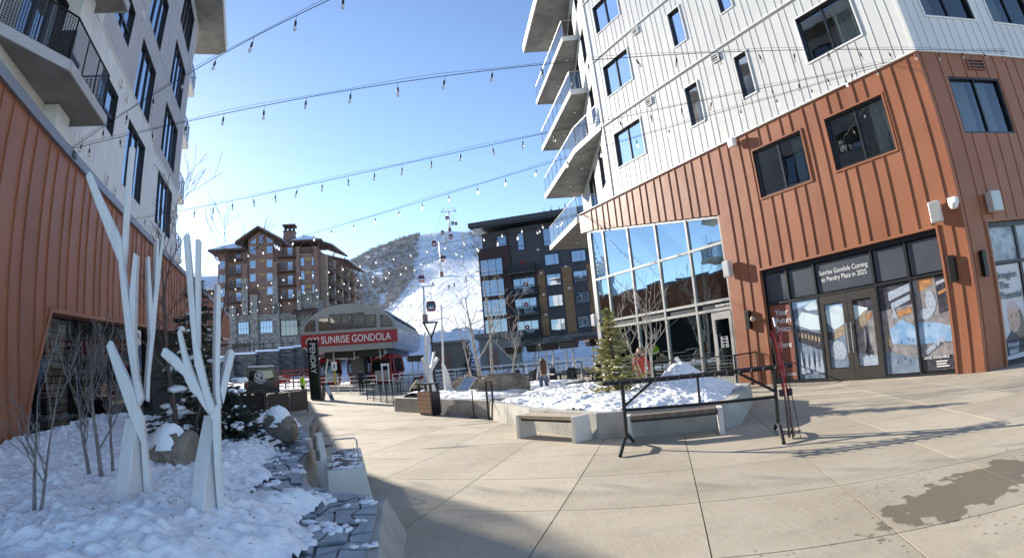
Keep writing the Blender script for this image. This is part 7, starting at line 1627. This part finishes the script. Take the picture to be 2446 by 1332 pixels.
# ------------------------------------------------------------------ string lights
def bulb_meshes():
    s = MB().tube([(0, 0, 0), (0, 0, -0.10)], 0.004, 4).lathe((0, 0, -0.19), [(0.012, 0.0), (0.021, 0.005), (0.021, 0.06), (0.012, 0.10)], 8).mesh('socket', M['socket_black'], True)
    def gl(m): return MB().lathe((0, 0, -0.29), [(0.004, 0.0), (0.019, 0.008), (0.029, 0.03), (0.028, 0.055), (0.018, 0.09), (0.015, 0.105)], 10).mesh('bulb', m, True)
    return s, gl(M['bulb_clear']), gl(M['bulb_lit'])
SOCK, BCLR, BLIT = bulb_meshes()
random.seed(8)
def string(P0, P1, sag, step, lit, label, start=0.6):
    P0, P1 = Vector(P0), Vector(P1); L_ = (P1 - P0).length; n = 40
    t = thing('string_light', label, 'string lights', P0, 'string lights over the plaza')
    f = lambda s: P0.lerp(P1, s) - Vector((0, 0, 4 * sag * s * (1 - s)))
    MB().tube([f(i / n) for i in range(n + 1)], 0.0075, 5).build('cable', M['cable_black'], t)
    MB().tube([f(i / n) + Vector((0, 0, 0.05 + 0.02 * math.sin(i))) for i in range(n + 1)], 0.0035, 4).build('support_wire', M['cable_black'], t)
    s = start
    while s < L_ - 0.3:
        p = f(s / L_); so = bpy.data.objects.new('socket', SOCK); C.objects.link(so); so.parent = t; so.location = p - P0; so.rotation_euler = (random.gauss(0, 0.16), random.gauss(0, 0.16), 0)
        bo = bpy.data.objects.new('bulb', BLIT if lit else BCLR); C.objects.link(bo); bo.parent = so
        s += step
string((-9.62, 8.65, 6.72), (11.36, 2.32, 8.16), 0.08, 0.90, False, 'steepest string of clear bulbs, rising to the top edge from the left podium')
string((-9.60, 8.65, 6.72), (13.81, 8.97, 7.95), 0.36, 0.90, False, 'long string of bulbs crossing the whole sky to the far right wall')
string((-12.0, 13.94, 6.7), (10.02, 9.93, 7.78), 0.66, 0.76, False, 'third string of bulbs down from the top, ending at the brown corner')
string((-15.36, 21.42, 6.7), (9.93, 10.11, 7.78), 0.63, 0.96, True, 'fourth string of bulbs down, passing over the lodge roof')
string((-18.43, 28.26, 6.7), (3.33, 23.36, 7.78), 0.23, 0.95, True, 'string of lit bulbs crossing the upper floors of the lodge')
string((-21.51, 35.10, 6.7), (3.38, 23.27, 7.74), 0.42, 1.13, True, 'string of lit bulbs crossing the middle floors of the lodge')
string((-23.97, 40.58, 6.8), (3.42, 23.18, 7.74), 0.43, 1.13, True, 'lowest string of lit bulbs, crossing the stone base of the lodge')
t = thing('string_anchor', 'small black hook holding two light strings on the podium coping', 'hook', (-9.62, 8.65, 6.62))
MB().tube([(-9.75, 8.6, 6.62), (-9.62, 8.65, 6.72), (-9.66, 8.63, 6.82)], 0.02, 6).build('hook', M['black_metal'], t); MB().box(FL, 1.9, 2.1, 0.1, 0.13, 6.5, 6.66).build('plate', M['black_metal'], t)

# ------------------------------------------------------------------ people
def person(loc, face, scale, label, caps, heads, mats_of, hair=None, extra=None):
    """caps: list of (material, [(x,y,z,r),...]) in a local frame, x right, y forward, z up; one remeshed skin"""
    t = thing('person', label, 'person', loc); rot = Matrix.Rotation(face, 4, 'Z'); mw = Matrix.Translation(loc) @ rot @ Matrix.Diagonal((scale, scale, scale, 1))
    b = MB(); tags = []
    for mi, ch in caps:
        P = [Vector(c[:3]) for c in ch]; rs = [c[3] for c in ch]
        pp, rr = [], []
        for i in range(len(P) - 1):
            for k in range(4): f = k / 4; pp.append(P[i].lerp(P[i + 1], f)); rr.append(rs[i] + (rs[i + 1] - rs[i]) * f)
        pp.append(P[-1]); rr.append(rs[-1])
        b.tube(pp, rr, 10)
        for q, r_ in zip(pp, rr): tags.append((q, r_, mi))
        for q, r_ in ((P[0], rs[0]), (P[-1], rs[-1])): b.ell(q, r_, r_, r_, 10, 8)
    for mi, c, rx, ry, rz in heads:
        b.ell(c, rx, ry, rz, 14, 12, 0); tags.append((Vector(c), (rx + ry + rz) / 3, mi))
    me = b.mesh('body', M['skin']); o = bpy.data.objects.new('tmp_body', me); C.objects.link(o)
    rm = o.modifiers.new('r', 'REMESH'); rm.mode = 'VOXEL'; rm.voxel_size = 0.013
    dg = bpy.context.evaluated_depsgraph_get(); nm = bpy.data.meshes.new_from_object(o.evaluated_get(dg)); bpy.data.objects.remove(o)
    nm.materials.clear()
    for k in mats_of: nm.materials.append(M[k])
    mi_ = []
    for p in nm.polygons:
        c = p.center; best = min(tags, key=lambda tg: (c - tg[0]).length - tg[1]); mi_.append(best[2])
    nm.polygons.foreach_set('material_index', mi_); nm.polygons.foreach_set('use_smooth', [True] * len(nm.polygons)); nm.transform(mw); nm.name = 'body'
    bo = bpy.data.objects.new('body', nm); C.objects.link(bo); par(bo, t)
    for nm_, mk, mb_ in (hair or []):
        hm = mb_.mesh(nm_, M[mk], True); hm.transform(mw); ho = bpy.data.objects.new(nm_, hm); C.objects.link(ho); par(ho, t)
    return t
def hand(mi, wrist, d, side):
    """palm, four unequal curled fingers and a thumb; d = direction the hand points"""
    w = Vector(wrist); d = Vector(d).normalized(); s = Vector(side).normalized(); n = d.cross(s); out = [(mi, [(*w, 0.026), (*(w + d * 0.08), 0.032)])]
    for k, L_ in enumerate((0.07, 0.08, 0.075, 0.058)):
        a = w + d * 0.085 + s * (0.03 - 0.02 * k); out.append((mi, [(*a, 0.0105), (*(a + d * L_ * 0.55 + n * 0.008), 0.010), (*(a + d * L_ * 0.85 + n * 0.03), 0.009)]))
    a = w + d * 0.03 + s * 0.03; out.append((mi, [(*a, 0.012), (*(a + d * 0.03 + s * 0.02), 0.011), (*(a + d * 0.06 + s * 0.022 + n * 0.012), 0.010)])); return out
def face_bits(c):
    out = [('eye', 'hair_dark', MB().ell((c[0] + sx * 0.033, c[1] + 0.088, c[2] + 0.005), 0.012, 0.008, 0.008, 6, 4)) for sx in (-1, 1)]
    return out + [('mouth', 'cloth_maroon', MB().ell((c[0], c[1] + 0.087, c[2] - 0.062), 0.025, 0.006, 0.007, 6, 4))]
def standing(top, leg, shoe, skin=0, arms=None, stride=0.0, jl=0.55):
    """common standing figure 1.7 m tall; materials by index"""
    C_ = [(leg, [(-0.09, stride * 0.5, 0.92, 0.095), (-0.10, stride * 0.55, 0.50, 0.068), (-0.10, stride * 0.5 - abs(stride) * 0.1, 0.10, 0.045)]), (leg, [(0.09, -stride * 0.5 + stride * 0.3, 0.92, 0.095), (0.10, -stride * 0.25, 0.50, 0.068), (0.10, -stride, 0.12 + abs(stride) * 0.12, 0.045)]),
          (shoe, [(-0.10, stride * 0.5 - 0.05, 0.05, 0.045), (-0.10, stride * 0.5 + 0.15, 0.04, 0.04)]), (shoe, [(0.10, -stride - 0.04, 0.05 + abs(stride) * 0.1, 0.045), (0.10, -stride + 0.15, 0.04, 0.04)]),
          (leg, [(-0.07, 0, 0.93, 0.11), (0.07, 0, 0.93, 0.11)]), (top, [(0, 0, 1.0, 0.125), (0, 0.01, 1.18, 0.12), (0, 0, 1.36, 0.13)]), (top, [(-0.15, 0, 1.38, 0.065), (0.15, 0, 1.38, 0.065)]), (skin, [(0, 0, 1.40, 0.05), (0, 0.01, 1.50, 0.048)])]
    for sx in (-1, 1):
        el, wr = (arms or {}).get(sx, ((sx * 0.25, -0.02, 1.12), (sx * 0.25, 0.10, 0.88)))
        C_ += [(top, [(sx * 0.18, 0, 1.37, 0.055), (*el, 0.043), (*wr, 0.032)])]; C_ += hand(skin, wr, Vector(wr) - Vector(el), (-sx, 0.3, 0))
    H_ = [(skin, (0, 0.02, 1.59), 0.075, 0.095, 0.115), (skin, (0, 0.115, 1.575), 0.014, 0.02, 0.02), (skin, (-0.076, 0.01, 1.585), 0.014, 0.02, 0.03), (skin, (0.076, 0.01, 1.585), 0.014, 0.02, 0.03)]
    return C_, H_
# walking girl, back three-quarter view, long brown hair
Cc, Hh = standing(1, 2, 3, stride=0.14, arms={1: ((0.24, -0.06, 1.12), (0.25, 0.02, 0.86)), -1: ((-0.24, 0.02, 1.12), (-0.22, 0.16, 0.92))})
Cc += [(4, [(0, 0, 1.02, 0.132), (0, 0.01, 1.20, 0.127), (0, 0, 1.34, 0.137)])]
hr = MB(); hr.ell((0, -0.005, 1.62), 0.10, 0.115, 0.115, 12, 10)
for k in range(9): a = -2.4 + 0.6 * k * 0.5; hr.tube([(0.085 * math.cos(a - 0.4), -0.03 + 0.07 * math.sin(a - 0.4) - 0.03, 1.62), (0.10 * math.cos(a - 0.4), -0.08 + 0.05 * math.sin(a - 0.4), 1.42), (0.09 * math.cos(a - 0.4), -0.11 + 0.03 * math.sin(a), 1.20), (0.06 * math.cos(a), -0.11, 1.08)], [0.05, 0.05, 0.04, 0.012], 6)
person((0.82, 19.2, 0), 0.35, 0.87, 'girl with long brown hair, white sleeves and jeans walking between the planters', Cc, Hh, ['skin', 'cloth_white', 'cloth_denim', 'cloth_black', 'cloth_stripe'], [('hair', 'hair_brown', hr), *face_bits((0, 0.02, 1.59))])
# woman in an orange jacket facing the camera
Cc, Hh = standing(1, 2, 3, arms={1: ((0.27, -0.02, 1.14), (0.29, 0.06, 0.90)), -1: ((-0.27, -0.02, 1.14), (-0.30, 0.06, 0.90))})
Cc += [(1, [(0, 0, 0.86, 0.17), (0, 0.0, 1.05, 0.165), (0, 0, 1.30, 0.155)]), (1, [(-0.16, 0, 1.36, 0.08), (0.16, 0, 1.36, 0.08)]), (2, [(0, 0.10, 1.22, 0.06), (0, 0.07, 1.42, 0.07)])]
hr = MB(); hr.ell((0, -0.02, 1.63), 0.095, 0.105, 0.11, 12, 10)
for sx in (-1, 1): hr.tube([(sx * 0.08, 0.0, 1.62), (sx * 0.095, 0.02, 1.48), (sx * 0.09, 0.05, 1.34)], [0.04, 0.04, 0.015], 6)
person((3.75, 16.4, 0), math.pi - 0.25, 0.90, 'woman in a puffy orange jacket and black leggings by the glass front', Cc, Hh, ['skin', 'cloth_orange', 'cloth_black', 'cloth_black'], [('hair', 'hair_light', hr), *face_bits((0, 0.02, 1.59))])
# man in dark clothes at the station
Cc, Hh = standing(1, 2, 2, arms={1: ((0.28, 0.0, 1.14), (0.22, 0.14, 0.95)), -1: ((-0.28, 0.0, 1.14), (-0.22, 0.14, 0.95))}); Cc += [(1, [(0, 0, 0.95, 0.16), (0, 0, 1.15, 0.16), (0, 0, 1.34, 0.16)])]
hr = MB(); hr.ell((0, 0.0, 1.64), 0.095, 0.11, 0.10, 12, 8)
person((-10.7, 35.0, 0), math.pi + 0.2, 0.92, 'man in dark navy winter clothes standing in front of the red cabins', Cc, Hh, ['skin', 'cloth_navy', 'cloth_black'], [('knit_cap', 'cloth_black', hr), *face_bits((0, 0.02, 1.59))])
# worker in a high visibility jacket
Cc, Hh = standing(1, 2, 2, arms={1: ((0.27, 0.03, 1.14), (0.12, 0.24, 1.10)), -1: ((-0.27, 0.0, 1.14), (-0.25, 0.12, 0.92))}); Cc += [(1, [(0, 0, 0.96, 0.16), (0, 0, 1.15, 0.155), (0, 0, 1.34, 0.155)])]
hr = MB(); hr.ell((0, 0.0, 1.64), 0.095, 0.11, 0.10, 12, 8); hb_ = MB(); hb_.lathe((0, 0, 1.05), [(0.168, 0), (0.168, 0.05)], 16)
person((-11.55, 27.0, 0), -1.1, 0.91, 'worker in a bright yellow-green high-visibility jacket left of the pylon', Cc, Hh, ['skin', 'cloth_hivis', 'cloth_black'], [('knit_cap', 'cloth_black', hr), ('reflective_band', 'white_paint', hb_), *face_bits((0, 0.02, 1.59))])
# two seated guests
def seated(top, leg, lean, skin=0):
    z = 0.47; sx_ = math.sin(lean); cx_ = math.cos(lean); hp_ = Vector((0, 0, z + 0.1)); ch_ = hp_ + Vector((0, sx_ * 0.42, cx_ * 0.42)); nk = hp_ + Vector((0, sx_ * 0.54, cx_ * 0.54)); hd = hp_ + Vector((0, sx_ * 0.70 + 0.02, cx_ * 0.70))
    C_ = []
    for sx in (-1, 1):
        C_ += [(leg, [(sx * 0.09, 0, z + 0.08, 0.09), (sx * 0.11, 0.42, z + 0.06, 0.065), (sx * 0.11, 0.42, 0.08, 0.045)]), (leg, [(sx * 0.11, 0.40, 0.05, 0.045), (sx * 0.11, 0.58, 0.04, 0.04)])]
        el = ch_ + Vector((sx * 0.22, 0.12, -0.22)); wr = ch_ + Vector((sx * 0.12, 0.33, -0.20)); C_ += [(top, [(*(ch_ + Vector((sx * 0.17, 0, 0.0))), 0.06), (*el, 0.048), (*wr, 0.036)])]; C_ += hand(skin, wr, wr - el, (-sx, 0, 0.3))
    C_ += [(top, [(0, 0, z + 0.08, 0.14), (*hp_.lerp(ch_, 0.5), 0.135), (*ch_, 0.145)]), (top, [(*(ch_ + Vector((-0.15, 0, 0.01))), 0.07), (*(ch_ + Vector((0.15, 0, 0.01))), 0.07)]), (skin, [(*ch_, 0.05), (*nk, 0.048)])]
    return C_, [(skin, tuple(hd), 0.075, 0.095, 0.115), (skin, tuple(hd + Vector((0, 0.095, -0.01))), 0.014, 0.02, 0.02)], hd
for (loc, fc, lean, mats_, hm, lb_, nmh) in (((-4.85, 23.6, 0), -1.2, 0.75, ['skin', 'cloth_beige', 'cloth_black'], 'cloth_maroon', 'seated guest in a beige coat bending forward behind the planter end', 'knit_cap'), ((-2.55, 24.6, 0), -1.3, 0.3, ['skin', 'cloth_beige', 'cloth_black'], 'hair_dark', 'seated guest with dark hair behind the squat boulder', 'hair')):
    Cc, Hh, hd = seated(1, 2, lean); hr = MB(); hr.ell((hd.x, hd.y - 0.015, hd.z + 0.03), 0.096, 0.112, 0.11, 12, 8)
    person(loc, fc, 0.95, lb_, Cc, Hh, mats_, [(nmh, hm, hr), *face_bits(hd)])
    o = copy_tree(cpz); o.location = (loc[0], loc[1], 0); o.rotation_euler = (0, 0, fc + math.pi); tag(o, 'black chair under the ' + ' '.join(lb_.split(' ')[:5]), 'chair', 'patio chairs')
    o.rotation_euler = (0, 0, fc); 
    for ch in o.children: pass
